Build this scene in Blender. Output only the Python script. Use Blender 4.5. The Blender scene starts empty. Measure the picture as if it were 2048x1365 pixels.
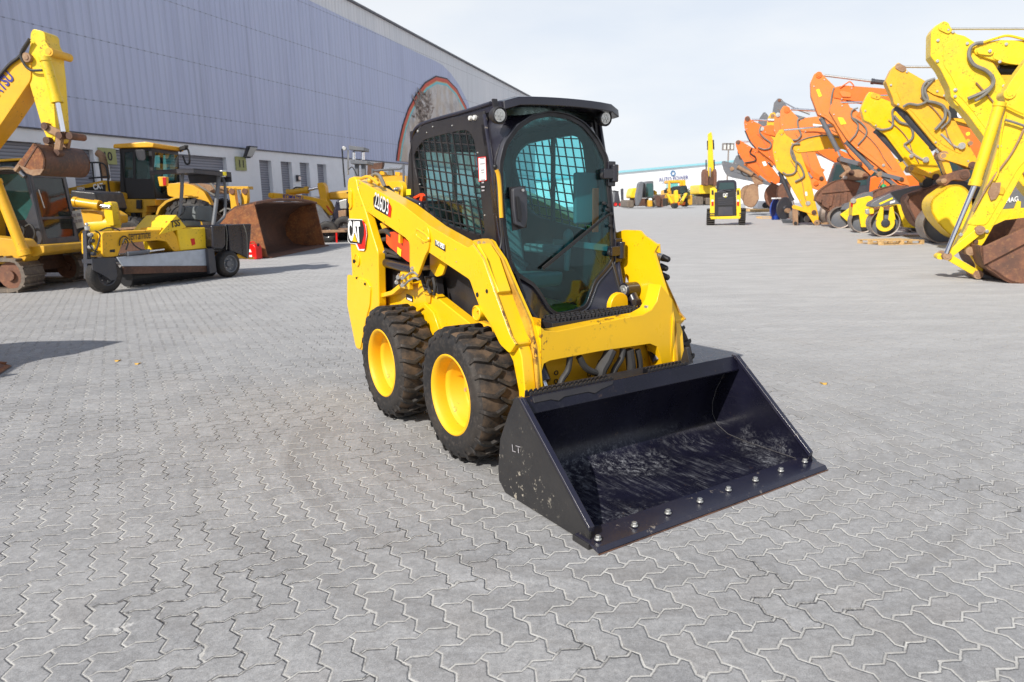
EXPO = 0.14
import bpy, bmesh, math, random
from math import sin, cos, pi, radians as R, tan, atan2, hypot
from mathutils import Vector, Matrix
V = Vector
sc = bpy.context.scene
COL = sc.collection
random.seed(7)
# ---------- camera model: a photo pixel (2048 x 1365) to a ray in the world ----------
F, PITCH, ROLL, CH = 1381.67, .198, -.0169, 1.4426
cp_, sp_, cr_, sr_ = cos(PITCH), sin(PITCH), cos(ROLL), sin(ROLL)
def ray(px, py):
    a, b = px-1024, py-682.5
    u = cr_*a+sr_*b; v = -sr_*a+cr_*b
    return V((u, F*cp_-v*sp_, -F*sp_-v*cp_))
def ground(px, py, z=0.0):
    d = ray(px, py); t = (z-CH)/d.z
    return V((0, 0, CH))+d*t
class Fr:
    """A local frame on the ground: origin, heading; at() measures a traced point on one of its planes."""
    def __init__(s, X, Y, yaw, z=0):
        s.o = V((X, Y, z)); s.yaw = yaw
        s.M = Matrix.Translation(s.o) @ Matrix.Rotation(yaw, 4, 'Z'); s.I = s.M.inverted()
        s.eye = s.I @ V((0, 0, CH)); s.R = s.I.to_3x3()
    def at(s, px, py, ax, val):
        e = s.R @ ray(px, py)
        return s.eye + e*((val-s.eye[ax])/e[ax])
    def L(s, pts, ax, val): return [s.at(p[0], p[1], ax, val) for p in pts]
# ---------- things, parts ----------
def tag(o, label=None, cat=None, group=None, kind=None):
    for k, v in (('label', label), ('category', cat), ('group', group), ('kind', kind)):
        if v: o[k] = v
    return o
def thing(name, fr, label, cat, group=None):
    o = bpy.data.objects.new(name, None); COL.objects.link(o)
    o.location = fr.o; o.rotation_euler = (0, 0, fr.yaw); o.empty_display_size = .3
    return tag(o, label, cat, group)
def flat(o):                                   # all descendants
    r = []
    for c in o.children: r += [c]+flat(c)
    return r
class G:
    """Collects shapes for ONE mesh object."""
    def __init__(s): s.b = bmesh.new()
    def face(s, pts):
        try: return s.b.faces.new([s.b.verts.new(p) for p in pts])
        except ValueError: return None
    def slab(s, pts, vec):
        vec = V(vec); n = len(pts)
        a = [s.b.verts.new(p) for p in pts]; c = [s.b.verts.new(V(p)+vec) for p in pts]
        s.b.faces.new(a); s.b.faces.new(c[::-1])
        for i in range(n): s.b.faces.new((a[i], c[i], c[(i+1) % n], a[(i+1) % n]))
        return s
    def slabh(s, outer, holes, vec):
        t = bmesh.new()
        for lp in [outer]+holes:
            vs = [t.verts.new(p) for p in lp]
            for i in range(len(vs)): t.edges.new((vs[i], vs[(i+1) % len(vs)]))
        bmesh.ops.triangle_fill(t, use_beauty=True, use_dissolve=False, edges=t.edges[:])
        r = bmesh.ops.extrude_face_region(t, geom=t.faces[:])
        bmesh.ops.translate(t, verts=[g for g in r['geom'] if isinstance(g, bmesh.types.BMVert)], vec=V(vec))
        bmesh.ops.recalc_face_normals(t, faces=t.faces[:])
        m = bpy.data.meshes.new('t'); t.to_mesh(m); t.free(); s.b.from_mesh(m); bpy.data.meshes.remove(m); return s
    def box(s, lo, hi, M=None):
        x0, y0, z0 = lo; x1, y1, z1 = hi
        c = [V(p) for p in ((x0,y0,z0),(x1,y0,z0),(x1,y1,z0),(x0,y1,z0),(x0,y0,z1),(x1,y0,z1),(x1,y1,z1),(x0,y1,z1))]
        if M: c = [M @ p for p in c]
        v = [s.b.verts.new(p) for p in c]
        for f in ((0,3,2,1),(4,5,6,7),(0,1,5,4),(1,2,6,5),(2,3,7,6),(3,0,4,7)): s.b.faces.new([v[i] for i in f])
        return s
    def bar(s, p, q, w, h, up=(0, 0, 1)):      # box from p to q, w across, h along up
        p, q = V(p), V(q); d = (q-p).normalized(); sd = d.cross(V(up)).normalized(); u = sd.cross(d)
        a = [p+sd*w/2*i+u*h/2*j for i, j in ((-1,-1),(1,-1),(1,1),(-1,1))]
        return s.slab(a, q-p)
    def cyl(s, p, q, r, r2=None, n=16, cap=True):
        p, q = V(p), V(q); r2 = r if r2 is None else r2; d = (q-p).normalized()
        x = d.orthogonal().normalized(); y = d.cross(x)
        a = [s.b.verts.new(p+(x*cos(2*pi*i/n)+y*sin(2*pi*i/n))*r) for i in range(n)]
        c = [s.b.verts.new(q+(x*cos(2*pi*i/n)+y*sin(2*pi*i/n))*r2) for i in range(n)]
        for i in range(n): s.b.faces.new((a[i], a[(i+1) % n], c[(i+1) % n], c[i]))
        if cap: s.b.faces.new(a[::-1]); s.b.faces.new(c)
        return s
    def lathe(s, c, ax, prof, n=32, close=False):   # prof: (radius, distance along ax)
        c, ax = V(c), V(ax).normalized(); x = ax.orthogonal().normalized(); y = ax.cross(x); rings = []
        for r, h in prof:
            rings.append([s.b.verts.new(c+ax*h+(x*cos(2*pi*i/n)+y*sin(2*pi*i/n))*max(r, 1e-4)) for i in range(n)])
        if close: rings.append(rings[0])
        for a, b in zip(rings, rings[1:]):
            for i in range(n): s.b.faces.new((a[i], a[(i+1) % n], b[(i+1) % n], b[i]))
        return s
    def tube(s, pts, r, n=8, sm=True, k=5):
        pts = [V(p) for p in pts]
        if sm and len(pts) > 2:
            q = [pts[0]*2-pts[1]]+pts+[pts[-1]*2-pts[-2]]; o = []
            for i in range(1, len(q)-2):
                for j in range(k):
                    t = j/k; a, b, c, d = q[i-1:i+3]
                    o.append(.5*((2*b)+(c-a)*t+(2*a-5*b+4*c-d)*t*t+(3*b-a-3*c+d)*t**3))
            pts = o+[pts[-1]]
        prev = None; x = None
        for i, p in enumerate(pts):
            d = (pts[min(i+1, len(pts)-1)]-pts[max(i-1, 0)]).normalized()
            x = (x-d*x.dot(d)).normalized() if x is not None and (x-d*x.dot(d)).length > 1e-4 else d.orthogonal().normalized()
            y = d.cross(x)
            ring = [s.b.verts.new(p+(x*cos(2*pi*j/n)+y*sin(2*pi*j/n))*r) for j in range(n)]
            if prev:
                for j in range(n): s.b.faces.new((prev[j], prev[(j+1) % n], ring[(j+1) % n], ring[j]))
            else: s.b.faces.new(ring[::-1])
            prev = ring
        s.b.faces.new(prev); return s
    def ball(s, c, r, sc3=(1, 1, 1), n=12):
        m = Matrix.Translation(V(c)) @ Matrix.Diagonal((*sc3, 1))
        bmesh.ops.create_uvsphere(s.b, u_segments=n, v_segments=max(6, n//2+1), radius=r, matrix=m); return s
    def done(s, name, mat, parent=None, bev=0, seg=2, smooth=35, label=None):
        bmesh.ops.recalc_face_normals(s.b, faces=s.b.faces[:])
        m = bpy.data.meshes.new(name); s.b.to_mesh(m); s.b.free()
        for i in (mat if isinstance(mat, list) else [mat]): m.materials.append(i)
        o = bpy.data.objects.new(name, m); COL.objects.link(o)
        if parent is not None: o.parent = parent
        if smooth:
            m.polygons.foreach_set('use_smooth', [True]*len(m.polygons)); m.set_sharp_from_angle(angle=R(smooth))
        if bev:
            b = o.modifiers.new('edge', 'BEVEL'); b.width = bev; b.segments = seg; b.limit_method = 'ANGLE'; b.angle_limit = R(40); b.harden_normals = True
        if label: o['label'] = label
        return o
def text(s, p0, p1, h, nrm, mat, parent, name='lettering', deep=.003, bold=.0, shear=0, z=0.0):
    """Raised lettering from p0 to p1 (its baseline), h tall, facing nrm."""
    c = bpy.data.curves.new('t', 'FONT'); c.body = s; c.extrude = 0; c.offset = bold; c.shear = shear
    t = bpy.data.objects.new('t', c); COL.objects.link(t); bpy.context.view_layer.update()
    m = bpy.data.meshes.new_from_object(t.evaluated_get(bpy.context.evaluated_depsgraph_get()))
    bpy.data.objects.remove(t); bpy.data.curves.remove(c)
    xs = [v.co.x for v in m.vertices]; ys = [v.co.y for v in m.vertices]
    x0, x1, y0, y1 = min(xs), max(xs), min(ys), max(ys)
    p0, p1, nrm = V(p0), V(p1), V(nrm).normalized(); X = (p1-p0); w = X.length; X.normalize(); Y = nrm.cross(X).normalized()
    for v in m.vertices:
        a, b = (v.co.x-x0)/(x1-x0)*w, (v.co.y-y0)/(y1-y0)*h
        v.co = p0+X*a+Y*b+nrm*(z+deep)
    m.materials.clear(); m.materials.append(mat); m.name = name
    o = bpy.data.objects.new(name, m); COL.objects.link(o)
    if parent is not None: o.parent = parent
    return o
def clip(poly, a, b):
    """Pieces of segment a-b (2D) inside poly."""
    ts = [0, 1]; n = len(poly)
    for i in range(n):
        p, q = poly[i], poly[(i+1) % n]
        den = (b[0]-a[0])*(q[1]-p[1])-(b[1]-a[1])*(q[0]-p[0])
        if abs(den) < 1e-12: continue
        t = ((p[0]-a[0])*(q[1]-p[1])-(p[1]-a[1])*(q[0]-p[0]))/den
        u = ((p[0]-a[0])*(b[1]-a[1])-(p[1]-a[1])*(b[0]-a[0]))/den
        if 0 <= t <= 1 and 0 <= u <= 1: ts.append(t)
    ts.sort(); out = []
    for t0, t1 in zip(ts, ts[1:]):
        m = (t0+t1)/2; x, y = a[0]+(b[0]-a[0])*m, a[1]+(b[1]-a[1])*m; ins = False
        for i in range(n):
            (xa, ya), (xb, yb) = poly[i], poly[(i+1) % n]
            if (ya > y) != (yb > y) and x < (xb-xa)*(y-ya)/(yb-ya)+xa: ins = not ins
        if ins and t1-t0 > 1e-6: out.append(((a[0]+(b[0]-a[0])*t0, a[1]+(b[1]-a[1])*t0), (a[0]+(b[0]-a[0])*t1, a[1]+(b[1]-a[1])*t1)))
    return out
def rnd(pts, r, k=4):
    """Round the corners of a 3D outline; r one radius or a list."""
    pts = [V(p) for p in pts]; n = len(pts); out = []
    for i in range(n):
        a, b, c = pts[i-1], pts[i], pts[(i+1) % n]; rr = r[i] if isinstance(r, (list, tuple)) else r
        d1, d2 = a-b, c-b; t = min(rr, d1.length*.45, d2.length*.45)
        if t < 1e-4: out.append(b); continue
        p, q = b+d1.normalized()*t, b+d2.normalized()*t
        for j in range(k+1):
            s = j/k; out.append(p*(1-s)**2+b*2*s*(1-s)+q*s*s)
    return out
# ---------- materials ----------
class N:
    def __init__(s, name):
        s.m = bpy.data.materials.new(name); s.m.use_nodes = True; s.t = s.m.node_tree
        s.p = s.t.nodes['Principled BSDF']; s.c = None
    def n(s, typ, **k):
        o = s.t.nodes.new(typ)
        for a, v in k.items():
            if a[0] == '_': setattr(o, a[1:], v)
            else:
                i = o.inputs[int(a[1:])] if a[0] == 'i' and a[1:].isdigit() else o.inputs[a.replace('_', ' ')]
                if isinstance(v, bpy.types.NodeSocket): s.t.links.new(v, i)
                else: i.default_value = v
        return o
    def obj(s):
        if not s.c: s.c = s.n('ShaderNodeTexCoord').outputs['Object']
        return s.c
    def noise(s, scale, det=4, rough=.55, co=None, stretch=None):
        c = co or s.obj()
        if stretch: c = s.n('ShaderNodeMapping', Vector=c, Scale=stretch).outputs[0]
        return s.n('ShaderNodeTexNoise', Vector=c, Scale=scale, Detail=det, Roughness=rough).outputs[0]
    def ramp(s, f, *st):
        r = s.n('ShaderNodeValToRGB', Fac=f); e = r.color_ramp.elements
        while len(e) < len(st): e.new(.5)
        for x, (p, c) in zip(e, st): x.position = p; x.color = (c, c, c, 1) if isinstance(c, (int, float)) else (*c, 1)
        return r.outputs[0]
    def mix(s, f, a, b, mode='MIX'):
        o = s.n('ShaderNodeMix', _data_type='RGBA', _blend_type=mode)
        for i, v in ((0, f), (6, a), (7, b)):
            if isinstance(v, bpy.types.NodeSocket): s.t.links.new(v, o.inputs[i])
            else: o.inputs[i].default_value = v if i == 0 else (*v, 1)
        return o.outputs[2]
    def ma(s, op, a, b=0.0, c=0.0):
        o = s.n('ShaderNodeMath', _operation=op)
        for i, v in enumerate((a, b, c)):
            if isinstance(v, bpy.types.NodeSocket): s.t.links.new(v, o.inputs[i])
            else: o.inputs[i].default_value = v
        return o.outputs[0]
    def set(s, **k):
        for a, v in k.items():
            i = s.p.inputs[a.replace('_', ' ')]
            if isinstance(v, bpy.types.NodeSocket): s.t.links.new(v, i)
            else: i.default_value = (*v, 1) if isinstance(v, tuple) and len(v) == 3 else v
        return s
    def bump(s, h, st=.3, d=.01, nrm=None):
        b = s.n('ShaderNodeBump', Height=h, Strength=st, Distance=d)
        s.t.links.new(b.outputs[0], s.p.inputs['Normal']); return s
def paint(name, col, rough=.35, dirt=.25, dcol=(.16, .12, .08), chip=0, ccol=(.16, .06, .02), spec=.5, coat=.3, var=.05):
    s = N(name)
    f = s.ramp(s.noise(2.2, 6, .65), (.42, 0.), (.75, 1.))
    c = s.mix(s.ma('MULTIPLY', f, dirt), col, dcol)
    v = s.ramp(s.noise(.9, 3), (.3, 1-var), (.7, 1+var)); c = s.mix(1., c, v, 'MULTIPLY')
    if chip:
        k = s.ramp(s.noise(26, 5, .7), (.66-chip*.08, 0.), (.69-chip*.08, 1.)); g = s.ramp(s.noise(3.1, 2), (.45, 0.), (.62, 1.))
        k = s.ma('MULTIPLY', k, g); c = s.mix(k, c, ccol)
    s.set(Base_Color=c, Roughness=s.ramp(s.noise(7, 5, .7), (.3, rough*.75), (.75, min(1, rough*1.5))), Specular_IOR_Level=spec, Coat_Weight=coat, Coat_Roughness=.15)
    return s.m
def rust(name, a, b, c, rough=.75, metal=0.0):
    s = N(name); f = s.noise(2.5, 7, .7); g = s.noise(18, 5, .7)
    col = s.mix(s.ramp(f, (.38, 0.), (.62, 1.)), a, b); col = s.mix(s.ramp(g, (.5, 0.), (.72, .8)), col, c)
    s.set(Base_Color=col, Roughness=rough, Metallic=metal).bump(g, .4, .006); return s.m
def plain(name, col, rough=.5, metal=0.0, spec=.5, nz=.12, scale=6):
    s = N(name); v = s.ramp(s.noise(scale, 5, .6), (.3, 1-nz), (.7, 1+nz))
    s.set(Base_Color=s.mix(1., col, v, 'MULTIPLY'), Roughness=rough, Metallic=metal, Specular_IOR_Level=spec); return s.m
def glass(name, tint, gloss=.12, rough=.03, dirt=.06):
    s = N(name); t = s.t; t.nodes.remove(s.p)
    tr = s.n('ShaderNodeBsdfTransparent', Color=(*tint, 1)); gl = s.n('ShaderNodeBsdfGlossy', Color=(1, 1, 1, 1), Roughness=rough)
    df = s.n('ShaderNodeBsdfDiffuse', Color=(.45, .44, .4, 1))
    fr = s.n('ShaderNodeLayerWeight', Blend=.5).outputs[1]
    k = s.ma('ADD', s.ma('MULTIPLY', s.ma('POWER', fr, 4.5), .6), gloss); m1 = s.n('ShaderNodeMixShader', Fac=k, i1=tr.outputs[0], i2=gl.outputs[0])
    d = s.ma('MULTIPLY', s.ramp(s.noise(5, 5, .7), (.4, .2), (.75, 1.)), dirt)
    m2 = s.n('ShaderNodeMixShader', Fac=d, i1=m1.outputs[0], i2=df.outputs[0])
    t.links.new(m2.outputs[0], t.nodes['Material Output'].inputs[0]); return s.m

M = {}
M['yel'] = paint('machine_yellow', (.87, .495, .004), .32, .16, (.5, .3, .02), .35, (.13, .045, .015), coat=.25)
M['rimy'] = paint('rim_yellow', (.80, .43, .004), .5, .25, (.35, .2, .04), .2, coat=0, var=.1)
M['yelchip'] = paint('chipped_yellow', (.87, .50, .004), .34, .22, (.4, .25, .04), 1.3, (.12, .05, .02), coat=.2)
M['yelrust'] = paint('worn_yellow_edge', (.62, .36, .03), .6, .9, (.16, .06, .02), 2.4, (.09, .035, .015), coat=0)
M['yel2'] = paint('old_yellow', (.80, .42, .008), .45, .25, (.25, .13, .04), .7, coat=.1)
M['yel3'] = paint('bright_yellow', (.86, .57, .008), .4, .28, (.42, .3, .1), .9, coat=.1, var=.1)
M['amber'] = paint('amber_yellow', (.78, .40, .012), .45, .25, (.22, .13, .05), .8, coat=.1)
M['gold'] = paint('dusty_yellow', (.62, .34, .015), .5, .35, (.2, .12, .05), .8, coat=.05)
M['orange'] = paint('orange_paint', (.80, .15, .008), .45, .28, (.3, .14, .06), .6, coat=.1)
M['orange2'] = paint('faded_orange', (.78, .20, .03), .5, .3, (.36, .2, .1), .6, coat=.05)
M['grey'] = paint('blue_grey_paint', (.11, .12, .14), .5, .4, (.2, .18, .15), .7, coat=.1)
M['dgrey'] = paint('dark_grey_paint', (.035, .038, .05), .42, .35, (.12, .1, .08), .4, (.1, .06, .04), coat=.15)
M['navy'] = paint('blue_black_paint', (.010, .010, .024), .34, .25, (.07, .06, .06), .5, (.22, .19, .16), coat=.3)
M['black'] = paint('black_gloss', (.011, .010, .017), .28, .12, (.06, .04, .03), 0, coat=.5, var=.02)
M['satin'] = paint('black_satin', (.014, .013, .016), .5, .3, (.07, .06, .05), 0, coat=.1)
M['red'] = paint('warning_red', (.80, .06, .01), .4, .1, (.3, .1, .05), 0)
M['redp'] = plain('red_plastic', (.62, .008, .006), .35)
M['blue'] = plain('blue_steel', (.02, .06, .33), .45)
M['white'] = paint('white_paint', (.72, .70, .66), .5, .4, (.3, .25, .18), .8, coat=.05)
M['label'] = plain('white_label', (.8, .8, .78), .45, nz=.03)
M['lred'] = plain('red_label', (.6, .012, .006), .45, nz=.03)
M['ink'] = plain('black_ink', (.012, .012, .014), .5, nz=.03)
M['blueink'] = plain('blue_ink', (.03, .03, .22), .5, nz=.03)
M['lyel'] = plain('yellow_label', (.85, .68, .02), .45, nz=.03)
M['chrome'] = plain('chrome_rod', (.78, .78, .8), .16, 1.0, nz=.05)
M['steel'] = plain('zinc_steel', (.55, .55, .53), .38, .8, nz=.15, scale=30)
M['hose'] = plain('rubber_hose', (.035, .033, .032), .6, nz=.3)
M['hoseg'] = plain('grey_hose', (.17, .16, .14), .6, nz=.2)
M['seat'] = plain('seat_vinyl', (.13, .145, .15), .6)
M['lamp'] = plain('lamp_lens', (.75, .75, .72), .2, .3, nz=.25, scale=90)
M['redlens'] = plain('red_lens', (.5, .01, .01), .3)
M['wood'] = plain('pallet_wood', (.55, .36, .16), .8, nz=.3, scale=12)
M['glass'] = glass('teal_glass', (.80, .95, .94), .015, dirt=.012)
M['glassf'] = glass('door_glass', (.56, .90, .93), .03, dirt=.01)
M['weld'] = plain('weld_metal', (.075, .072, .075), .5)
M['glassd'] = glass('cab_glass', (.20, .42, .42), .12)
M['mirror'] = plain('mirror_back', (.03, .03, .035), .4)
M['rust'] = rust('rust_brown', (.19, .08, .045), (.10, .05, .035), (.27, .13, .06))
M['rusto'] = rust('rust_orange', (.30, .10, .028), (.13, .045, .02), (.42, .2, .06), .7)
M['rustd'] = rust('rust_dark', (.055, .028, .02), (.11, .05, .03), (.16, .08, .05), .7)
M['tan'] = rust('rust_tan', (.33, .2, .11), (.22, .12, .07), (.4, .28, .18))
M['track'] = rust('track_steel', (.16, .13, .1), (.09, .07, .06), (.26, .2, .14), .6)
M['drum'] = rust('drum_steel', (.24, .19, .16), (.32, .28, .25), (.15, .1, .07), .45, .4)
def _rubber():
    s = N('tyre_rubber'); f = s.noise(3, 6, .65); c = s.mix(s.ramp(f, (.44, 0.), (.68, 1.)), (.014, .0135, .014), (.045, .036, .029))
    c = s.mix(s.ma('MULTIPLY', s.ramp(s.noise(40, 4, .7), (.5, 0.), (.7, 1.)), .35), c, (.12, .10, .085))
    s.set(Base_Color=c, Roughness=.62, Specular_IOR_Level=.4).bump(s.noise(60, 4), .25, .002); return s.m
M['rubber'] = _rubber()
def _groove():
    s = N('muddy_rubber'); f = s.noise(9, 6, .65); c = s.mix(s.ramp(f, (.40, 0.), (.62, 1.)), (.022, .018, .016), (.115, .075, .046))
    s.set(Base_Color=c, Roughness=.85).bump(f, .3, .004); return s.m
M['groove'] = _groove()
def _bucket():
    s = N('scraped_blue_black'); co = s.obj()
    base = s.mix(s.ramp(s.noise(3, 5), (.4, 0.), (.7, 1.)), (.006, .006, .013), (.010, .010, .022))
    z = s.n('ShaderNodeSeparateXYZ', Vector=co).outputs
    scr = s.n('ShaderNodeTexNoise', Vector=s.n('ShaderNodeMapping', Vector=co, Scale=(4, 38, 30), Rotation=(0, 0, .45)).outputs[0], Scale=1.2, Detail=7, Roughness=.8, Distortion=.6).outputs[0]
    scr2 = s.n('ShaderNodeTexNoise', Vector=s.n('ShaderNodeMapping', Vector=co, Scale=(6, 14, 20), Rotation=(0, 0, -.9)).outputs[0], Scale=1.5, Detail=8, Roughness=.85, Distortion=1.2).outputs[0]
    patch = s.ramp(s.noise(3.4, 7, .75), (.44, 0.), (.62, 1.))
    low = s.ramp(z[2], (.02, 1.), (.16, .05))
    k = s.ma('MULTIPLY', s.ma('MULTIPLY', s.ma('MAXIMUM', s.ramp(scr, (.5, 0.), (.74, 1.)), s.ramp(scr2, (.56, 0.), (.76, .9))), patch), s.ma('MULTIPLY', low, .95))
    blot = s.ma('MULTIPLY', s.ma('MULTIPLY', s.ramp(s.noise(30, 8, .85), (.5, 0.), (.68, 1.)), s.ramp(s.noise(2.2, 4, .6), (.5, 0.), (.62, 1.))), s.ma('MULTIPLY', low, .8))
    k = s.ma('MAXIMUM', s.ma('MULTIPLY', k, .7), blot)
    c = s.mix(k, base, (.40, .41, .44))
    rs = s.ma('MULTIPLY', s.ramp(s.noise(22, 5, .75), (.64, 0.), (.7, 1.)), .5)
    c = s.mix(rs, c, (.09, .06, .045))
    rf = s.ma('ADD', s.ramp(s.noise(9, 6, .7), (.35, .22), (.7, .42)), s.ma('MULTIPLY', k, .25))
    s.set(Base_Color=c, Roughness=rf, Specular_IOR_Level=.25, Coat_Weight=.05, Coat_Roughness=.2).bump(s.noise(14, 5), .12, .004); return s.m
M['bucket'] = _bucket()
M['bside'] = paint('dusty_black_steel', (.014, .0135, .015), .5, .5, (.045, .042, .038), .8, (.3, .27, .22), coat=.1, var=.15)
# ---------- sky and sun ----------
SUNV = V((-.607, -.794, 0)); EL = R(38.5)
w = bpy.data.worlds.new('World'); sc.world = w; w.use_nodes = True
nt = w.node_tree; bg = nt.nodes['Background']
sky = nt.nodes.new('ShaderNodeTexSky'); sky.sky_type = 'NISHITA'; sky.sun_disc = False
sky.sun_elevation = EL; sky.sun_rotation = atan2(SUNV.x, SUNV.y); sky.dust_density = 1.5; sky.air_density = 1.0; sky.ozone_density = 1.2
veil = nt.nodes.new('ShaderNodeMix'); veil.data_type = 'RGBA'; tcn = nt.nodes.new('ShaderNodeTexCoord'); sxn = nt.nodes.new('ShaderNodeSeparateXYZ'); mrn = nt.nodes.new('ShaderNodeMapRange'); mrn.interpolation_type = 'SMOOTHSTEP'   # bright haze low in the sky, clear overhead
nt.links.new(tcn.outputs['Generated'], sxn.inputs[0]); nt.links.new(sxn.outputs[2], mrn.inputs[0])
for q_, v_ in ((1, .12), (2, .80), (3, .94), (4, .12)): mrn.inputs[q_].default_value = v_
nt.links.new(mrn.outputs[0], veil.inputs[0])
veil.inputs[7].default_value = (7.0, 7.35, 7.9, 1)
cn = nt.nodes.new('ShaderNodeTexNoise'); cn.inputs['Scale'].default_value = 3.2; cn.inputs['Detail'].default_value = 6; cm_ = nt.nodes.new('ShaderNodeMapping'); cm_.inputs['Scale'].default_value = (1, 1, 3.5); nt.links.new(tcn.outputs['Generated'], cm_.inputs[0]); nt.links.new(cm_.outputs[0], cn.inputs[0])
cr2 = nt.nodes.new('ShaderNodeValToRGB'); cr2.color_ramp.elements[0].position = .38; cr2.color_ramp.elements[0].color = (6.3, 6.75, 7.4, 1); cr2.color_ramp.elements[1].position = .66; cr2.color_ramp.elements[1].color = (7.2, 7.4, 7.65, 1)
nt.links.new(cn.outputs[0], cr2.inputs[0]); nt.links.new(cr2.outputs[0], veil.inputs[7])
nt.links.new(sky.outputs[0], veil.inputs[6]); nt.links.new(veil.outputs[2], bg.inputs[0]); bg.inputs[1].default_value = .12
sl = bpy.data.lights.new('sun', 'SUN'); sl.energy = 4.95; sl.angle = R(.55); sl.color = (1, .955, .88)
so = bpy.data.objects.new('sun', sl); COL.objects.link(so)
sd = V((SUNV.x*cos(EL), SUNV.y*cos(EL), sin(EL))); so.rotation_euler = sd.to_track_quat('Z', 'Y').to_euler(); so.location = sd*50
# ---------- the paved ground ----------
def _paving():
    s = N('interlocking_pavers'); co = s.obj()
    mp = s.n('ShaderNodeMapping', _vector_type='TEXTURE', Vector=co, Location=(-1.468, 2.363, 0), Rotation=(0, 0, R(29.4)), Scale=(.1105, -.1105, 1))
    wob = s.n('ShaderNodeTexNoise', Vector=mp.outputs[0], Scale=.9, Detail=3, Roughness=.6).outputs[1]
    wv = s.n('ShaderNodeVectorMath', _operation='MULTIPLY_ADD'); s.t.links.new(wob, wv.inputs[0]); wv.inputs[1].default_value = (.09, .09, 0)
    s.t.links.new(mp.outputs[0], wv.inputs[2])
    xyz = s.n('ShaderNodeSeparateXYZ', Vector=wv.outputs[0]).outputs; u0, v0 = xyz[0], xyz[1]
    tri = lambda t: s.ma('SUBTRACT', s.ma('MULTIPLY', s.ma('ABSOLUTE', s.ma('SUBTRACT', s.ma('FRACT', s.ma('ADD', t, .75)), .5)), 4.), 1.)
    u = s.ma('SUBTRACT', u0, s.ma('MULTIPLY', tri(v0), .125)); v = s.ma('ADD', v0, s.ma('MULTIPLY', tri(u0), .125))
    i, j = s.ma('FLOOR', u), s.ma('FLOOR', v); fx, fy = s.ma('FRACT', u), s.ma('FRACT', v)
    m = s.ma('FLOORED_MODULO', s.ma('SUBTRACT', i, j), 4.)
    eq = lambda k: s.ma('COMPARE', m, float(k), .1)
    dl = s.ma('ADD', fx, s.ma('MULTIPLY', eq(1), 9.)); dr = s.ma('ADD', s.ma('SUBTRACT', 1., fx), s.ma('MULTIPLY', eq(0), 9.))
    dt = s.ma('ADD', s.ma('SUBTRACT', 1., fy), s.ma('MULTIPLY', eq(3), 9.)); db = s.ma('ADD', fy, s.ma('MULTIPLY', eq(2), 9.))
    d = s.ma('MINIMUM', s.ma('MINIMUM', dl, dr), s.ma('MINIMUM', dt, db))
    bi = s.ma('SUBTRACT', i, eq(1)); bj = s.ma('ADD', j, eq(3))
    cid = s.n('ShaderNodeCombineXYZ', X=bi, Y=bj, Z=s.ma('MULTIPLY', s.ma('GREATER_THAN', m, 1.5), 7.))
    rnd_ = s.n('ShaderNodeTexWhiteNoise', _noise_dimensions='3D', Vector=cid.outputs[0]).outputs
    big = s.noise(.16, 4, .6); mid = s.noise(.8, 5, .7); fine = s.noise(55, 5, .8); grit = s.noise(260, 3, .8); wid = s.noise(2.2, 4, .6)
    dn = s.ma('ADD', d, s.ma('MULTIPLY', s.ma('SUBTRACT', fine, .5), .10))
    jw = s.ma('ADD', s.ma('MULTIPLY', s.ma('MAXIMUM', wid, s.ramp(s.noise(5, 5, .75), (.58, .3), (.7, 1.6))), .065), .0)
    joint = s.n('ShaderNodeMapRange', _interpolation_type='SMOOTHSTEP', Value=s.ma('SUBTRACT', dn, jw), From_Min=-.012, From_Max=.014, To_Min=1., To_Max=0.).outputs[0]
    xy0 = s.n('ShaderNodeSeparateXYZ', Vector=co).outputs
    base = s.mix(rnd_[0], (.262, .263, .268), (.325, .325, .327))
    base = s.mix(s.ma('MULTIPLY', s.ramp(s.n('ShaderNodeSeparateColor', Color=rnd_[1]).outputs[1], (.88, 0.), (.94, 1.)), .35), base, (.31, .295, .285))
    base = s.mix(s.ramp(mid, (.35, 0.), (.7, .55)), base, (.365, .36, .355))
    base = s.mix(s.ramp(big, (.46, 0.), (.62, .4)), base, (.25, .25, .26))
    st = s.n('ShaderNodeTexNoise', Vector=s.n('ShaderNodeMapping', Vector=co, Rotation=(0, 0, R(-62)), Scale=(.35, 5, 1)).outputs[0], Scale=1.1, Detail=5, Roughness=.65).outputs[0]
    base = s.mix(s.ramp(st, (.58, 0.), (.75, .38)), base, (.43, .43, .43)); base = s.mix(s.ramp(st, (.28, .35), (.42, 0.)), base, (.19, .19, .2))
    base = s.mix(1., base, s.ramp(grit, (.25, .52), (.75, 1.46)), 'MULTIPLY'); base = s.mix(1., base, s.ramp(fine, (.32, .74), (.72, 1.24)), 'MULTIPLY'); base = s.mix(1., base, s.ramp(s.noise(20, 6, .75), (.32, .80), (.70, 1.17)), 'MULTIPLY')
    base = s.mix(1., base, s.ramp(s.noise(1.9, 6, .7), (.3, .88), (.7, 1.1)), 'MULTIPLY')
    base = s.mix(s.ma('MULTIPLY', s.ramp(s.noise(24, 5, .8), (.68, 0.), (.72, 1.)), s.ramp(s.noise(.7, 3), (.5, 0.), (.65, .9))), base, (.62, .61, .58))
    base = s.mix(s.ramp(s.noise(33, 3, .7), (.75, 0.), (.78, .8)), base, (.08, .08, .08))
    dc = s.n('ShaderNodeVectorMath', _operation='DISTANCE'); s.t.links.new(co, dc.inputs[0]); dc.inputs[1].default_value = (.5, 4.3, 0)
    rr_ = s.n('ShaderNodeCombineXYZ', X=s.ma('MULTIPLY', dc.outputs[1], 9.), Y=s.ma('MULTIPLY', xy0[0], .5), Z=s.ma('MULTIPLY', xy0[1], .5)).outputs[0]
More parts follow.
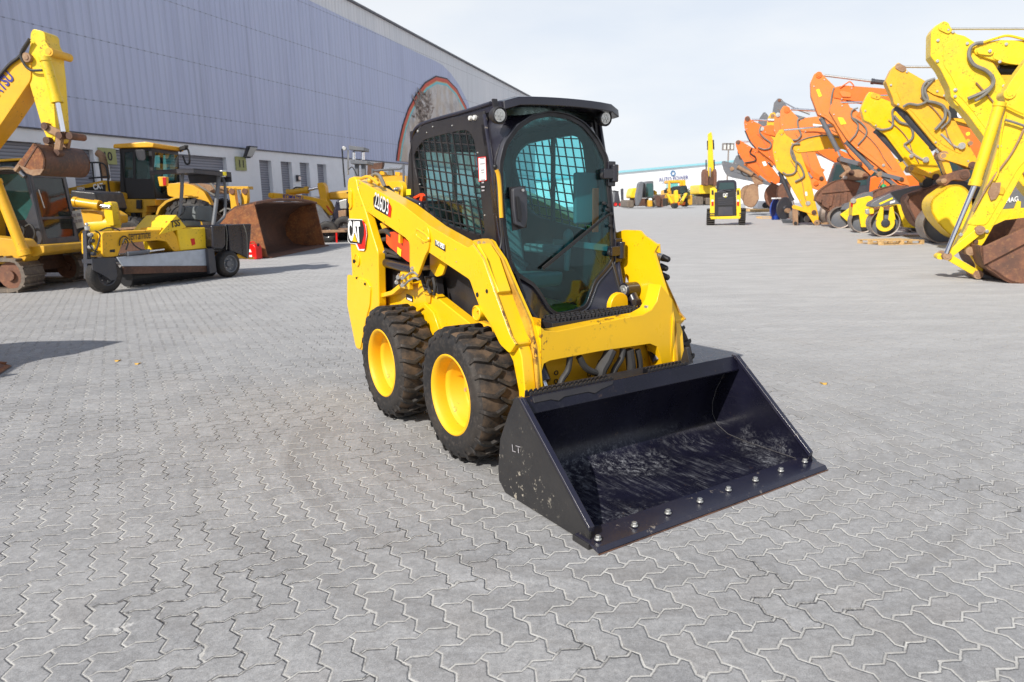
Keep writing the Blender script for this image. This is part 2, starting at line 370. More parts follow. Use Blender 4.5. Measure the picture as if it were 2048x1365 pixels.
    arcs = s.ma('MULTIPLY', s.ramp(s.n('ShaderNodeTexNoise', Vector=rr_, Scale=1., Detail=4, Roughness=.7).outputs[0], (.45, 0.), (.7, 1.)), s.n('ShaderNodeMapRange', _interpolation_type='SMOOTHSTEP', Value=dc.outputs[1], From_Min=3.6, From_Max=1.6, To_Min=0., To_Max=.55).outputs[0])
    base = s.mix(arcs, base, (.17, .16, .15))
    # brown scuffs, and a paler tone that grows with distance
    base = s.mix(s.ma('MULTIPLY', s.ramp(s.noise(.45, 5, .65), (.58, 0.), (.7, 1.)), .25), base, (.30, .25, .2))
    xw = s.n('ShaderNodeSeparateXYZ', Vector=co).outputs
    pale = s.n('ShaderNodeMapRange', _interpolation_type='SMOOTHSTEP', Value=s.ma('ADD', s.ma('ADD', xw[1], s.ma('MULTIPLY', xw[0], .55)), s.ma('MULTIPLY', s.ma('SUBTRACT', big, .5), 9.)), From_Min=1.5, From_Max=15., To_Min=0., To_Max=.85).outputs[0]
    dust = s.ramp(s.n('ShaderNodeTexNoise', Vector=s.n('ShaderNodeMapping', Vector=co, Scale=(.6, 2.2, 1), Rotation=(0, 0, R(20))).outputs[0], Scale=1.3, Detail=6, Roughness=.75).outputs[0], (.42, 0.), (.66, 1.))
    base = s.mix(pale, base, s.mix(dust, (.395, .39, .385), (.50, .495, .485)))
    emp = s.ramp(s.ma('ADD', s.noise(1.4, 4, .6), s.ma('MULTIPLY', xw[0], -.025)), (.52, 0.), (.6, 1.))
    sand = s.mix(s.ramp(s.noise(12, 4, .7), (.35, 0.), (.65, 1.)), (.37, .36, .34), (.56, .55, .52))
    crk = s.ramp(s.noise(38, 4, .7), (.5, 0.), (.6, 1.))
    jc = s.mix(s.ma('MULTIPLY', emp, s.ma('MULTIPLY', crk, .8)), sand, (.045, .042, .05))
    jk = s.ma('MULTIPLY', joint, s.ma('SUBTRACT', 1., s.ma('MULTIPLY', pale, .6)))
    spk = s.ma('MULTIPLY', s.ramp(s.noise(9, 6, .8), (.60, 0.), (.66, 1.)), s.ramp(s.noise(.35, 4, .6, co=s.n('ShaderNodeMapping', Vector=co, Location=(3, 1, 0)).outputs[0]), (.5, 0.), (.6, 1.)))
    base = s.mix(s.ma('MULTIPLY', spk, .75), base, (.66, .65, .62))
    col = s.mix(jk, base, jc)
    h = s.ma('SUBTRACT', s.ma('MULTIPLY', rnd_[0], .28), s.ma('MULTIPLY', s.n('ShaderNodeMapRange', _interpolation_type='SMOOTHSTEP', Value=s.ma('SUBTRACT', dn, jw), From_Min=-.02, From_Max=.05, To_Min=1., To_Max=0.).outputs[0], s.ma('ADD', .55, s.ma('MULTIPLY', emp, .9))))
    h = s.ma('ADD', h, s.ma('MULTIPLY', fine, .12))
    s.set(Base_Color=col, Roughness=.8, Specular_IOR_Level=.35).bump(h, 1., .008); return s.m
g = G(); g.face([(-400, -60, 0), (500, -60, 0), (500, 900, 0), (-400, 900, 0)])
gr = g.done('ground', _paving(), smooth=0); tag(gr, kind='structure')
# ---------- warehouse on the left ----------
WD = R(70.25)                                           # heading of its long wall, shared with the rows of machines
wo = ground(560, 474)                                   # a point at the foot of the wall
wf = Fr(wo.x, wo.y, WD)                                 # x along the wall (away), y = into the building (left), wall plane y = 0
def _clad(name, a, b, pitch=3.3, amp=.5):
    s = N(name); xyz = s.n('ShaderNodeSeparateXYZ', Vector=s.obj()).outputs
    f = s.ma('FRACT', s.ma('MULTIPLY', xyz[0], pitch)); rib = s.n('ShaderNodeMapRange', _interpolation_type='SMOOTHSTEP', Value=s.ma('ABSOLUTE', s.ma('SUBTRACT', f, .5)), From_Min=.30, From_Max=.42, To_Min=0., To_Max=1.).outputs[0]
    seam = s.ma('LESS_THAN', s.ma('FRACT', s.ma('DIVIDE', s.ma('SUBTRACT', xyz[2], 5.1), 2.05)), .018)
    n1 = s.noise(.3, 5, .7, stretch=(1, 1, .15)); n2 = s.noise(1.5, 5, .7, stretch=(1.5, 1, .06))
    c = s.mix(s.ramp(n1, (.35, 0.), (.65, 1.)), a, b); c = s.mix(s.ramp(n2, (.5, 0.), (.75, .5)), c, tuple(x*.6 for x in a))
    dots = s.ma('MULTIPLY', seam, s.ma('ADD', .3, s.ma('MULTIPLY', s.ma('LESS_THAN', f, .3), .5)))
    c = s.mix(dots, c, tuple(x*.35 for x in a)); c = s.mix(s.ma('MULTIPLY', rib, .16), c, tuple(x*.5 for x in a))
    s.set(Base_Color=c, Roughness=.5).bump(rib, amp, .03); return s.m
M['clad'] = _clad('grey_cladding', (.44, .48, .66), (.49, .53, .70)); M['cladw'] = _clad('white_cladding', (.66, .67, .70), (.72, .72, .74))
def _shut():
    s = N('roller_shutter'); z = s.n('ShaderNodeSeparateXYZ', Vector=s.obj()).outputs[2]
    f = s.ma('FRACT', s.ma('MULTIPLY', z, 9.)); c = s.mix(s.ramp(f, (0, 0.), (.25, 1.), (.8, 1.), (1., .1)), (.10, .105, .125), (.28, .285, .33))
    s.set(Base_Color=c, Roughness=.5).bump(s.ramp(f, (0, 0.), (.5, 1.), (1., 0.)), .6, .02); return s.m
M['shut'] = _shut(); M['wallw'] = paint('white_render', (.82, .83, .86), .8, .2, (.5, .5, .5), 0, coat=0, var=.04); M['trimd'] = plain('dark_flashing', (.12, .12, .14), .5)
W = thing('warehouse', wf, 'long grey clad warehouse with white lower wall and roller shutters behind the machines', 'warehouse')
P = lambda px, py: wf.at(px, py, 1, 0)
zc = sum(P(*p).z for p in ((30, 250), (520, 300), (700, 320)))/3        # top of the white wall
ra, rb = P(692, 0), P(1050, 190); zrf = lambda x: ra.z+(rb.z-ra.z)*(x-ra.x)/(rb.x-ra.x)
XE, X0 = rb.x+3, -34
g = G()
doors = []                                              # shutter openings measured off the photo: left x, right x, top z
for (xa, ya, xb, yb) in ((-70, 270, 83, 291), (142, 297, 186, 300), (214, 298, 270, 302), (330, 306, 452, 316), (518, 320, 542, 322), (561, 323, 583, 325), (599, 325, 618, 327), (634, 328, 652, 330)):
    a, b = P(xa, ya), P(xb, yb); doors.append((a.x, b.x, (a.z+b.z)/2))
g.slabh([V((X0, 0, 0)), V((XE, 0, 0)), V((XE, 0, zc)), V((X0, 0, zc))], [[V((a, 0, .02)), V((b, 0, .02)), V((b, 0, t)), V((a, 0, t))] for a, b, t in doors], (0, .3, 0))
g.done('lower_wall', M['wallw'], W, smooth=0)
for a, b, t in doors:
    g = G(); g.box((a, .2, 0.02), (b, .26, t)); g.done('roller_shutter', M['shut'], W, smooth=0)
crv = [(300, -150), (450, -78), (614, 0), (700, 42), (778, 79), (835, 107), (870, 123), (884, 131), (900, 147), (917, 171), (935, 206), (948, 250), (958, 300), (964, 340)]
cv = [P(*p) for p in crv]; poly = [V((X0, 0, zc+.02)), V((cv[-1].x, 0, zc+.02))]+[V((p.x, 0, max(p.z, zc+.03))) for p in cv[::-1]]+[V((X0, 0, cv[0].z+(cv[0].z-cv[1].z)/(cv[0].x-cv[1].x)*(X0-cv[0].x)))]
up = 0.14
g = G(); g.slab([(X0, 0, zc+.02), (XE, 0, zc+.02), (XE, 0, zrf(XE)), (X0, 0, zrf(X0))], (0, .3, 0)); g.done('white_cladding', M['cladw'], W, smooth=0)
g = G(); g.slab([V((p.x, -.05, p.z)) for p in poly], (0, .04, 0)); g.done('grey_cladding', M['clad'], W, smooth=0)
g = G(); g.slab([(X0, -.15, zrf(X0)+.003), (XE+.1, -.15, zrf(XE)+.003), (XE+.1, -.15, zrf(XE)+.1), (X0, -.15, zrf(X0)+.1)], (0, .45, 0)); g.done('roof_flashing', M['trimd'], W, smooth=0)
g = G(); g.box((X0, -.07, zc-.03), (XE, -.003, zc-.003)); g.done('base_flashing', M['trimd'], W, smooth=0)
g = G(); g.slab([V((X0, .3, 0)), V((XE, .3, 0)), V((XE, .3, zrf(XE)-.01)), V((X0, .3, zrf(X0)-.01))], (0, 40, 0)); g.done('building_body', M['cladw'], W, smooth=0)
# the painted arch
def _mural():
    s = N('mural_paint'); xyz = s.n('ShaderNodeSeparateXYZ', Vector=s.obj()).outputs; n = s.noise(.55, 6, .7, stretch=(1, 1, .5))
    sky_ = s.mix(s.ramp(xyz[2], (0, 0.), (1., 1.)), (.52, .50, .50), (.60, .58, .58))
    posts = s.ramp(s.noise(.5, 2, .5, stretch=(1.6, 1, .02)), (.55, 0.), (.62, 1.))
    c = s.mix(s.ma('MULTIPLY', posts, .6), sky_, (.25, .24, .25)); c = s.mix(s.ramp(n, (.42, 0.), (.55, .75)), c, (.50, .40, .30)); n3 = s.noise(1.3, 6, .7, stretch=(1, 1, .7)); c = s.mix(s.ramp(n3, (.5, 0.), (.62, .5)), c, (.26, .22, .2)); s.set(Base_Color=c, Roughness=.6); return s.m
el = [(790, 322), (795, 285), (803, 250), (814, 218), (829, 190), (848, 165), (870, 152), (892, 157), (912, 178), (930, 212), (944, 260), (952, 345)]
E = [P(*p) for p in el]; cen = V((sum(p.x for p in E)/len(E), 0, zc+.03))
ring = lambda k, y: [V((cen.x+(p.x-cen.x)*k, y, max(zc+.03, cen.z+(p.z-cen.z)*k))) for p in E]
mur = G(); mur.slab(ring(1, -.09), (0, .03, 0)); mo = mur.done('mural_rim', M['ink'], W, smooth=0)
for k, c, y in ((.985, (.62, .10, .06), -.10), (.945, (.6, .42, .2), -.11), (.935, (.2, .55, .6), -.12)):
    gg = G(); gg.slab(ring(k, y), (0, .01, 0)); gg.done('mural_band', plain('mural_band_%d' % (k*1000), c, .6), W, smooth=0)
gg = G(); gg.slab(ring(.91, -.13), (0, .01, 0)); gg.done('mural_panel', _mural(), W, smooth=0)
gg = G()                                               # painted foliage of a generic tree in the arch
random.seed(3)
for i in range(150):
    a = random.uniform(0, 2*pi); r = random.random()**.6; q_ = P(842+cos(a)*r*18, 222+sin(a)*r*34); x, z = q_.x, q_.z
    t = random.uniform(0, pi); L, wd = random.uniform(.4, .9), .12
    dx, dz = cos(t)*L, sin(t)*L*.7; gg.face([(x, -.14, z), (x+dx*.5-dz*wd, -.14, z+dz*.5+dx*wd), (x+dx, -.14, z+dz), (x+dx*.5+dz*wd, -.14, z+dz*.5-dx*wd)])
gg.slab([P(836, 240)+V((0, -.14, 0)), P(842, 240)+V((0, -.14, 0)), P(848, 300)+V((0, -.14, 0)), P(832, 300)+V((0, -.14, 0))], (0, .005, 0))
gg.done('mural_tree', plain('mural_brown', (.27, .21, .18), .6), W, smooth=0)
# numbered signs and floodlight
M['olive'] = plain('olive_sign', (.33, .34, .13), .5)
for s_, (xa, ya, xb, yb), nx in (('10', (198, 298, 228, 328), 'olive sign numbered 10 on the white warehouse wall by the loader exhaust'), ('11', (471, 315, 489, 341), 'olive sign numbered 11 under the floodlight on the white warehouse wall')):
    a, b = P(xa, yb), P(xb, ya); o = V((a.x, 0, a.z)); t = thing('number_sign', Fr(*(wf.M @ V((a.x, -.02, 0))).xy, WD, a.z), nx, 'sign', 'numbered door signs')
    w_, h_ = b.x-a.x, b.z-a.z
    g = G(); g.box((0, -.05, 0), (w_, 0, h_)); g.done('sign_panel', M['olive'], t, smooth=0)
    text(s_, (w_*.28, -.056, h_*.22), (w_*.74, -.056, h_*.22), h_*.55, (0, -1, 0), M['ink'], t, 'number', bold=.02)
a = P(479, 306); t = thing('floodlight', Fr(*(wf.M @ V((a.x, -.05, 0))).xy, WD, a.z), 'dark floodlight on a bracket above the sign numbered 11', 'floodlight')
g = G(); g.slab([(0, -.1, -.2), (.4, -.1, -.2), (.48, -.4, .25), (-.08, -.4, .25)], (0, -.18, .02)); g.done('lamp_head', M['dgrey'], t, .01)
g = G(); g.slab([(.05, -.285, -.15), (.36, -.285, -.15), (.42, -.585, .22), (-.03, -.585, .22)], (0, -.012, -.01)); g.done('lens', M['lamp'], t, smooth=0)
g = G(); g.bar((.25, 0, -.2), (.25, -.3, -.2), .05, .05); g.done('bracket', M['dgrey'], t, smooth=0)
a = P(594, 357); t = thing('wall_lamp', Fr(*(wf.M @ V((a.x, -.03, 0))).xy, WD, a.z), 'small dark wall lamp between two narrow shutters', 'wall lamp')
g = G(); g.box((-.12, -.1, -.15), (.12, 0, .15)); g.done('lamp_body', M['dgrey'], t, .01); g = G(); g.cyl((0, -.1, 0), (0, -.14, 0), .08, .1); g.done('lens', M['lamp'], t)
# ---------- far white building with lettering ----------
fb = Fr(*ground(1300, 411).xy, 0); D = fb.o.y
a, b = ground(1225, 411), ground(1480, 411)
fyaw = R(18); fb = Fr(a.x, D, fyaw)
FB = thing('white_building', fb, 'long white far building with teal roof edge behind the parked machines', 'building')
M['far'] = plain('far_white_wall', (.84, .85, .86), .7, nz=.02); M['teal'] = plain('teal_trim', (.30, .62, .70), .5)
Q = lambda px, py: fb.at(px, py, 1, 0)
tp = [Q(1100, 361), Q(1240, 346), Q(1420, 329), Q(1560, 316), Q(1760, 300)]
xs0, xs1 = Q(1060, 400).x, Q(1760, 400).x
zt = lambda x: tp[1].z+(tp[2].z-tp[1].z)*(x-tp[1].x)/(tp[2].x-tp[1].x)
g = G(); g.slab([V((xs0, 0, 0)), V((xs1, 0, 0)), V((xs1, 0, zt(xs1))), V((xs0, 0, zt(xs0)))], (0, 40, 0)); g.done('wall', M['far'], FB, smooth=0)
g = G(); g.slab([V((xs0, -.4, zt(xs0)-.02)), V((xs1, -.4, zt(xs1)-.02)), V((xs1, -.4, zt(xs1)+.55)), V((xs0, -.4, zt(xs0)+.55))], (0, 3, 0)); g.done('roof_edge', M['teal'], FB, smooth=0)
text('AUTO POWER', Q(1317, 364)+V((0, -.2, 0)), Q(1376, 359)+V((0, -.2, 0)), (Q(1345, 354)-Q(1345, 362)).z, (0, -1, 0), M['blueink'], FB, 'sign_lettering', bold=.0)
text('UNITED AUTOMOBILE', Q(1324, 368)+V((0, -.2, 0)), Q(1368, 364)+V((0, -.2, 0)), .35, (0, -1, 0), M['blueink'], FB, 'small_lettering')
c = Q(1345.5, 347); g = G()
rr = (Q(1345, 341)-Q(1345, 353)).z/2; pts = []
for i in range(32):
    a_ = 2*pi*i/32; r_ = rr*(1.0 if i % 4 < 2 else .82); pts.append(V((c.x+cos(a_)*r_, -.2, c.z+sin(a_)*r_)))
g.slabh(pts, [[V((c.x+cos(2*pi*i/20)*rr*.6, -.2, c.z+sin(2*pi*i/20)*rr*.6)) for i in range(20)]], (0, .1, 0)); g.done('gear_emblem', plain('emblem_blue', (.05, .2, .42), .5), FB, smooth=0)
# ================= the skid steer loader =================
H = Fr(.3074, 4.1669, -.9971)                          # x forward, y to its left, z up; near side is y < 0
HT = thing('skid_steer_loader', H, 'glossy yellow skid steer loader with black cab and wide black bucket in the foreground', 'skid steer loader')
YO = -.62                                              # outer face of the lift arms
def xz(pts, y=YO): return [(p.x, p.z) for p in H.L(pts, 1, y)]
def sl(g, prof, ya, yb): return g.slab([V((x, ya, z)) for x, z in prof], (0, yb-ya, 0))
def both(name, mat, prof, ya, yb, bev=.006, par=None, rad=0, holes=None):
    """The same side profile on the near and the far side, as two parts."""
    pf = [(p.x, p.z) for p in (rnd([V((x, 0, z)) for x, z in prof], rad) if rad else [V((x, 0, z)) for x, z in prof])]
    o = []
    for k in (1, -1):
        g = G()
        if holes: g.slabh([V((x, k*ya, z)) for x, z in pf], [[V((x, k*ya, z)) for x, z in h] for h in holes], (0, k*(yb-ya), 0))
        else: sl(g, pf, k*ya, k*yb)
        o.append(g.done(name, mat, par or HT, bev))
    return o
# --- wheels ---
RO, RT = .385, .363
def make_wheel(c, side, name='wheel'):
    """c: centre of the tyre; side -1 for the near side (outer face towards -y)."""
    wh = bpy.data.objects.new(name, None); COL.objects.link(wh); wh.parent = HT; wh.location = c
    A = (0, side, 0); hw = .132
    g = G()
    g.lathe((0, 0, 0), A, [(.226, hw-.025), (.232, hw-.008), (.25, hw), (.30, hw+.004), (.325, hw-.001), (.33, hw-.006), (.352, hw-.014), (RT-.004, hw-.03), (RT, hw-.06), (RT, 0), (RT, -hw+.06), (RT-.004, -hw+.03), (.352, -hw+.012), (.30, -hw), (.25, -hw), (.226, -hw+.02)], 64)
    ty = g.done('tyre', M['rubber'], wh, smooth=40)
    ty.data.materials.append(M['groove'])
    for p in ty.data.polygons:
        if math.hypot(p.center.x, p.center.z) > .354: p.material_index = 1
    g = G(); NL = 24
    def pt(th, y, r): return V((cos(th)*r, y*side, sin(th)*r))
    for s_ in (1, -1):
        for i in range(NL):
            t0 = 2*pi*(i+(0 if s_ > 0 else .5))/NL
            # stations from the shoulder to past the centre line: (theta offset, y, half width)
            st = [(-.02, hw+.001, .024, .333), (-.02, hw-.015, .028, RO-.010), (-.035, hw-.035, .030, RO), (-.06, .048, .033, RO), (-.018, .0, .030, RO), (.004, -.02, .018, RO)]
            rings = []
            for dt, y, hwid, r in st:
                th = t0+dt*1.6
                rb = .33 if y > hw-.01 else RT-.012
                rings.append([g.b.verts.new(pt(th-hwid*1.2, y*s_, rb)), g.b.verts.new(pt(th-hwid, y*s_, r)), g.b.verts.new(pt(th+hwid, y*s_, r)), g.b.verts.new(pt(th+hwid*1.2, y*s_, rb))])
            for a, b in zip(rings, rings[1:]):
                for k in range(3): g.b.faces.new((a[k], a[k+1], b[k+1], b[k]))
            g.b.faces.new(rings[0][::-1]); g.b.faces.new(rings[-1])
    g.done('tread_lugs', M['rubber'], wh, .004, 1)
    g = G()
    g.lathe((0, 0, 0), A, [(.228, hw-.03), (.233, hw-.008), (.226, hw-.004), (.214, hw-.010), (.207, hw-.03), (.202, hw-.05), (.200, hw-.085), (.190, hw-.092), (.174, hw-.105), (.172, hw-.19), (.164, hw-.2), (.095, hw-.195), (.085, hw-.20), (.0, hw-.20)], 56)
    rim = g.done('rim', M['rimy'], wh, smooth=50)
    for i in range(8):
        a = 2*pi*i/8+.2; p = V((cos(a)*.13, (hw-.197)*side, sin(a)*.13)); q = p+V((0, side*.022, 0))
        g = G(); g.cyl(p, p+V((0, side*.004, 0)), .017, n=14); g.cyl(p, q, .013, n=6); g.done('wheel_nut', M['steel'], rim, 0)
    g = G(); g.cyl((0, (hw-.19)*side, 0), (0, (hw-.14)*side, 0), .055, .045, 20); g.done('hub', M['yel'], rim, .005)
    return wh
for x in (0, -.986):
    for s_ in (-1, 1): make_wheel(V((x, s_*.663, RO+.004)), s_)
# --- lift arms ---
up = [(712, 358), (803, 409), (861, 453.5), (935, 496), (944, 489)]
ridge = [(966, 520), (991, 591), (1021, 674), (1031, 690)]
low = [(1022, 712), (1000, 690), (982, 651), (972, 648), (964, 600), (954, 588), (939, 560), (858, 506)]
boom = xz(up)+xz(ridge)+xz([(1019, 708), (1000, 690), (982, 652), (962, 622), (950, 592), (939, 560), (858, 506), (822, 484), (731, 422)])
boomp = rnd([V((x, 0, z)) for x, z in boom], .02)
ARM = []
for k in (1, -1):
    g = G(); sl(g, [(p.x, p.z) for p in boomp], k*YO, k*-.51); ARM.append(g.done('lift_arm', M['yel'], HT, .012, 3))
# drop bracket with recessed slot
br = xz([(812, 476), (856, 450), (862, 468), (860, 500), (853, 512), (838, 553), (832, 557), (824, 552), (822, 530), (822, 484)])
for k, o in zip((1, -1), ARM):
    g = G(); sl(g, [(p.x, p.z) for p in rnd([V((x, 0, z)) for x, z in br], .035)], k*(YO-.012), k*(YO+.01)); g.done('drop_bracket', M['yel'], o, .006)
    g = G(); sl(g, [(p.x, p.z) for p in rnd([V((x, 0, z)) for x, z in xz([(845, 507), (880, 520), (870, 552), (858, 556), (845, 540)], -.58)], .02)], k*-.53, k*-.512); g.done('drop_bracket', M['yel'], o, .004)
    p = H.at(826, 538, 1, YO-.012); g = G(); g.cyl((p.x, k*(YO-.02), p.z), (p.x, k*-.50, p.z), .016, n=16); g.cyl((p.x, k*(YO-.03), p.z), (p.x, k*(YO-.018), p.z), .010, n=6); g.done('pin', M['steel'], o)
    s0 = xz([(834, 458), (852, 470), (858, 480), (850, 484), (835, 473), (833, 465)], YO-.012)
    g = G(); g.tube([V((x, k*(YO-.012), z)) for x, z in s0[:4]], .007, 6); g.tube([V((x, k*(YO-.012), z)) for x, z in (s0[3], s0[4], s0[5], s0[0])], .005, 6); g.done('slot_rim', M['yel'], o)
    # round boss low on the arm, bolts along it
    p = H.at(956, 627, 1, YO); g = G(); g.lathe((p.x, k*YO, p.z), (0, -k, 0), [(.045, -.1), (.045, .012), (.036, .018), (.036, .012), (0, .012)], 28); g.cyl((p.x+.03, k*(YO-.01), p.z+.02), (p.x+.03, k*(YO-.03), p.z+.02), .008, n=6); g.done('pivot_boss', M['yel'], o, .002)
    for px, py, r in ((974, 583, .012), (955, 590, .014), (912, 499, .004), (913, 524, .004), (720, 367, .008), (717, 375, .007)):
        p = H.at(px, py, 1, YO); g = G(); g.cyl((p.x, k*(YO+.004), p.z), (p.x, k*(YO-.003), p.z), r, n=8); g.done('bolt', M['ink'] if r > .009 else M['steel'], o)
# top lugs above the front leg, raised cover on the front face, inner plate and lower leg
lug = xz([(940, 492), (950, 482), (967, 479), (978, 479), (985, 484), (990, 494), (1002, 505), (990, 530), (960, 515)], -.505)
inner = [(x, z) for x, z in lug[:6]]+[(.145, 1.14), (.27, .985), (.397, .833), (.447, .711), (.478, .46), (.478, .22), (.40, .20), (.37, .32), (.37, .45), (.33, .60), (.25, .70), (.17, .86), (.05, 1.04)]
both('inner_arm_plate', M['yelrust'], [(x+.004, z+.004) for x, z in inner], -.517, -.505, .002)
both('inner_arm_plate', M['yel'], inner, -.505, -.482, .004)
leg = [(.22, .80), (.38, .76), (.43, .66), (.455, .46), (.455, .22), (.40, .20), (.40, .34), (.434, .40), (.434, .454), (.358, .64), (.27, .70)]
leg = [(.22, .80), (.38, .76), (.435, .66), (.465, .46), (.465, .22), (.40, .20), (.405, .40), (.40, .47), (.35, .62), (.27, .70)]
both('lower_leg', M['yel'], leg, -.59, -.518, .008)
wide = [(p.x, p.z) for p in rnd(H.L([(1232, 476), (1240, 464), (1253, 460), (1283, 461), (1290, 470), (1320, 491), (1312, 505), (1345, 612), (1350, 640), (1344, 735), (1315, 700), (1262, 700), (1245, 640), (1236, 560)], 1, .48), .012)]
g = G(); wd_ = [V((x, .4795, z)) for x, z in wide]
g.slabh(wd_, [[V(p) for p in rnd(H.L([(1252, 553), (1257, 547), (1262, 553), (1260, 580), (1250, 580)], 1, .48), .01)]], (0, -.017, 0)); g.done('inner_web_plate', M['yel'], HT, .004)
for k, o in zip((1, -1), ARM):
    e = [V((x, 0, z)) for x, z in xz([(947, 493), (966, 521), (990, 590)])]
    g = G(); a, b, c = e
    n = V((.06, 0, .045))*.35
    g.slab([V((a.x+.01, k*-.61, a.z)), V((b.x+.005, k*-.61, b.z)), V((c.x, k*-.61, c.z)), V((c.x, k*-.53, c.z)), V((b.x+.005, k*-.53, b.z)), V((a.x+.01, k*-.53, a.z))], n); g.done('cover_plate', M['yel3'], o, .006)
    g = G(); q = [V((x, 0, z)) for x, z in xz([(944, 489), (966, 520), (991, 591), (1021, 674), (1031, 690)])]
    g.tube([V((p.x+.004, k*(YO+.006), p.z+.002)) for p in q], .0055, 6, sm=False); g.done('worn_edge', M['yelrust'], o)
    for dy in (0, .055):
        p = V((lug[2][0]-.02+dy, k*-.517, lug[2][1]-.02)); g = G(); g.cyl(p, p+V((0, -k*.012, 0)), .011, n=6); g.done('bolt', M['steel'], o)
# worn paint down the rear edge of the outer face
# crossbar with rounded corners, traced in its own plane
XB = .462
cb = H.L([(1060, 640), (1064, 648), (1074, 656), (1090, 662), (1115, 663), (1200, 646), (1285, 630), (1303, 620), (1314, 603), (1322, 570), (1345, 600), (1345, 735), (1326, 742), (1320, 712), (1314, 694), (1300, 688), (1200, 703), (1100, 722), (1088, 728), (1084, 742), (1080, 772), (1064, 776)], 0, XB)
yl, yr = -.483, .483
cb = [V((XB, min(max(p.y, yl), yr), p.z)) for p in cb]
g = G(); g.slab(cb, (-.10, 0, 0))
g.done('crossbar', M['yelchip'], HT, .022, 4)
# --- tower: the upright plates the arms hang on ---
tw = xz([(695, 371), (697, 357), (708, 353), (712, 358), (716, 380), (731, 422), (745, 470), (756, 505), (758, 612), (745, 660), (723, 702), (712, 697)])
for k in (1, -1):
    g = G(); sl(g, [(p.x, p.z) for p in rnd([V((x, 0, z)) for x, z in tw], .025)], k*(YO-.002), k*-.56); t = g.done('tower_plate', M['yel'], HT, .01, 3)
    g = G(); sl(g, [(p.x, p.z) for p in rnd([V((x, 0, z)) for x, z in xz([(697, 549), (735, 560), (744, 575), (742, 610), (734, 640), (723, 699), (714, 694), (697, 610)])], .03)], k*(YO-.012), k*(YO+.004)); g.done('lower_cover', M['yel'], t, .004)
    g = G(); sl(g, [(p.x, p.z) for p in rnd([V((x, 0, z)) for x, z in xz([(700, 377), (704, 377), (706, 385), (706, 415), (702, 420), (699, 416)])], .02)], k*(YO-.014), k*(YO+.002)); g.done('latch_plate', M['yel'], t, .004)
    for px, py, r in ((700, 411, .020), (712, 523, .016), (734, 568, .010), (717, 556, .008), (699, 386, .006)):
        p = H.at(px, py, 1, YO); g = G(); g.cyl((p.x, k*YO, p.z), (p.x, k*(YO-.022), p.z), r, n=12); g.done('bolt', M['ink'], t, .002)
    p = H.at(716, 520, 1, YO); g = G(); g.lathe((p.x, k*YO, p.z), (0, -k, 0), [(.05, 0), (.05, .012), (.04, .014), (.04, .008), (0, .008)], 24); g.done('pivot_boss', M['yel'], t, .002)
    g = G(); sl(g, xz([(745, 660), (757, 612), (757, 640), (750, 690), (735, 705)]), k*-.56, k*-.50); g.done('tower_return', M['yel'], t, .004)
# engine bay between the towers
g = G(); g.box((-1.66, -.50, .34), (-1.0, .50, 1.26)); g.done('engine_bay', M['satin'], HT, .03)
g = G(); g.slab([(-1.74, -.46, 1.28), (-.98, -.46, 1.28), (-.98, -.46, 1.46), (-1.2, -.46, 1.5), (-1.6, -.46, 1.44)], (0, .92, 0)); g.done('engine_hood', M['black'], HT, .03, 3)
g = G(); g.box((-1.80, -.55, .36), (-1.66, .55, 1.36)); g.done('rear_door', M['satin'], HT, .02)
# --- chassis ---
ch = xz([(735, 640), (752, 592), (800, 582), (815, 570), (832, 562), (846, 573), (937, 645), (975, 690), (1020, 740)], -.53)
ch = [(-1.62, .22), (-1.62, .6)]+ch+[(.42, .62), (.42, .26), (.30, .20), (-1.45, .20)]
both('chassis_side', M['yel'], ch, -.53, -.46, .008)
g = G(); g.slab([(-1.6, -.458, .22), (.30, -.458, .22), (.36, -.458, .72), (-1.6, -.458, .80)], (0, .916, 0)); g.done('chassis_body', M['yel2'], HT, .01)
both('fender_flange', M['yel'], xz([(757, 592), (800, 580), (815, 568), (832, 560), (838, 566), (818, 576), (803, 588), (757, 600)], -.53), -.60, -.47, .004)
both('fender_rib', M['yel'], xz([(830, 620), (850, 606), (868, 625), (880, 660), (884, 700), (878, 700), (872, 662), (862, 632), (848, 616), (834, 626)], -.54), -.548, -.528, .006)
for k in (1, -1):
    g = G(); g.cyl((0, k*.53, RO), (0, k*.60, RO), .09, n=20); g.cyl((-.986, k*.53, RO), (-.986, k*.60, RO), .09, n=20); g.done('axle_housing', M['yel'], HT, .006)
# hydraulic fittings and labels on the near side of the chassis
g = G(); a, b = H.at(803, 553, 1, -.6), H.at(812, 573, 1, -.6); g.box((a.x-.02, -.6, b.z-.02), (b.x+.05, -.57, a.z+.03)); g.done('fitting_bracket', M['yel'], HT, .004)
for px, py in ((800, 555), (797, 565), (809, 556), (809, 571)):
    p = H.at(px, py, 1, -.62); g = G(); g.cyl((p.x-.05, -.6, p.z+.01), (p.x+.01, -.64, p.z), .014, n=10); g.done('hydraulic_fitting', M['steel'], HT, .002)
for q in (((809, 556), (818, 548), (828, 545), (836, 552)), ((809, 571), (818, 562), (830, 556), (838, 560))):
    g = G(); g.tube([p+V((0, 0, 0)) for p in H.L(q, 1, -.64)], .007); g.done('metal_pipe', M['steel'], HT)
g = G(); a = [H.at(*p, 1, -.535) for p in ((813, 588), (825, 593), (825, 604), (813, 599))]; g.slab(a, (0, -.003, 0)); g.done('black_plate', M['ink'], HT, smooth=0)
a = [H.at(*p, 1, -.539) for p in ((815, 595.5), (824, 599), (824, 603), (815, 599))]; g = G(); g.slab(a, (0, -.002, 0)); g.done('serial_plate', M['label'], HT, smooth=0)
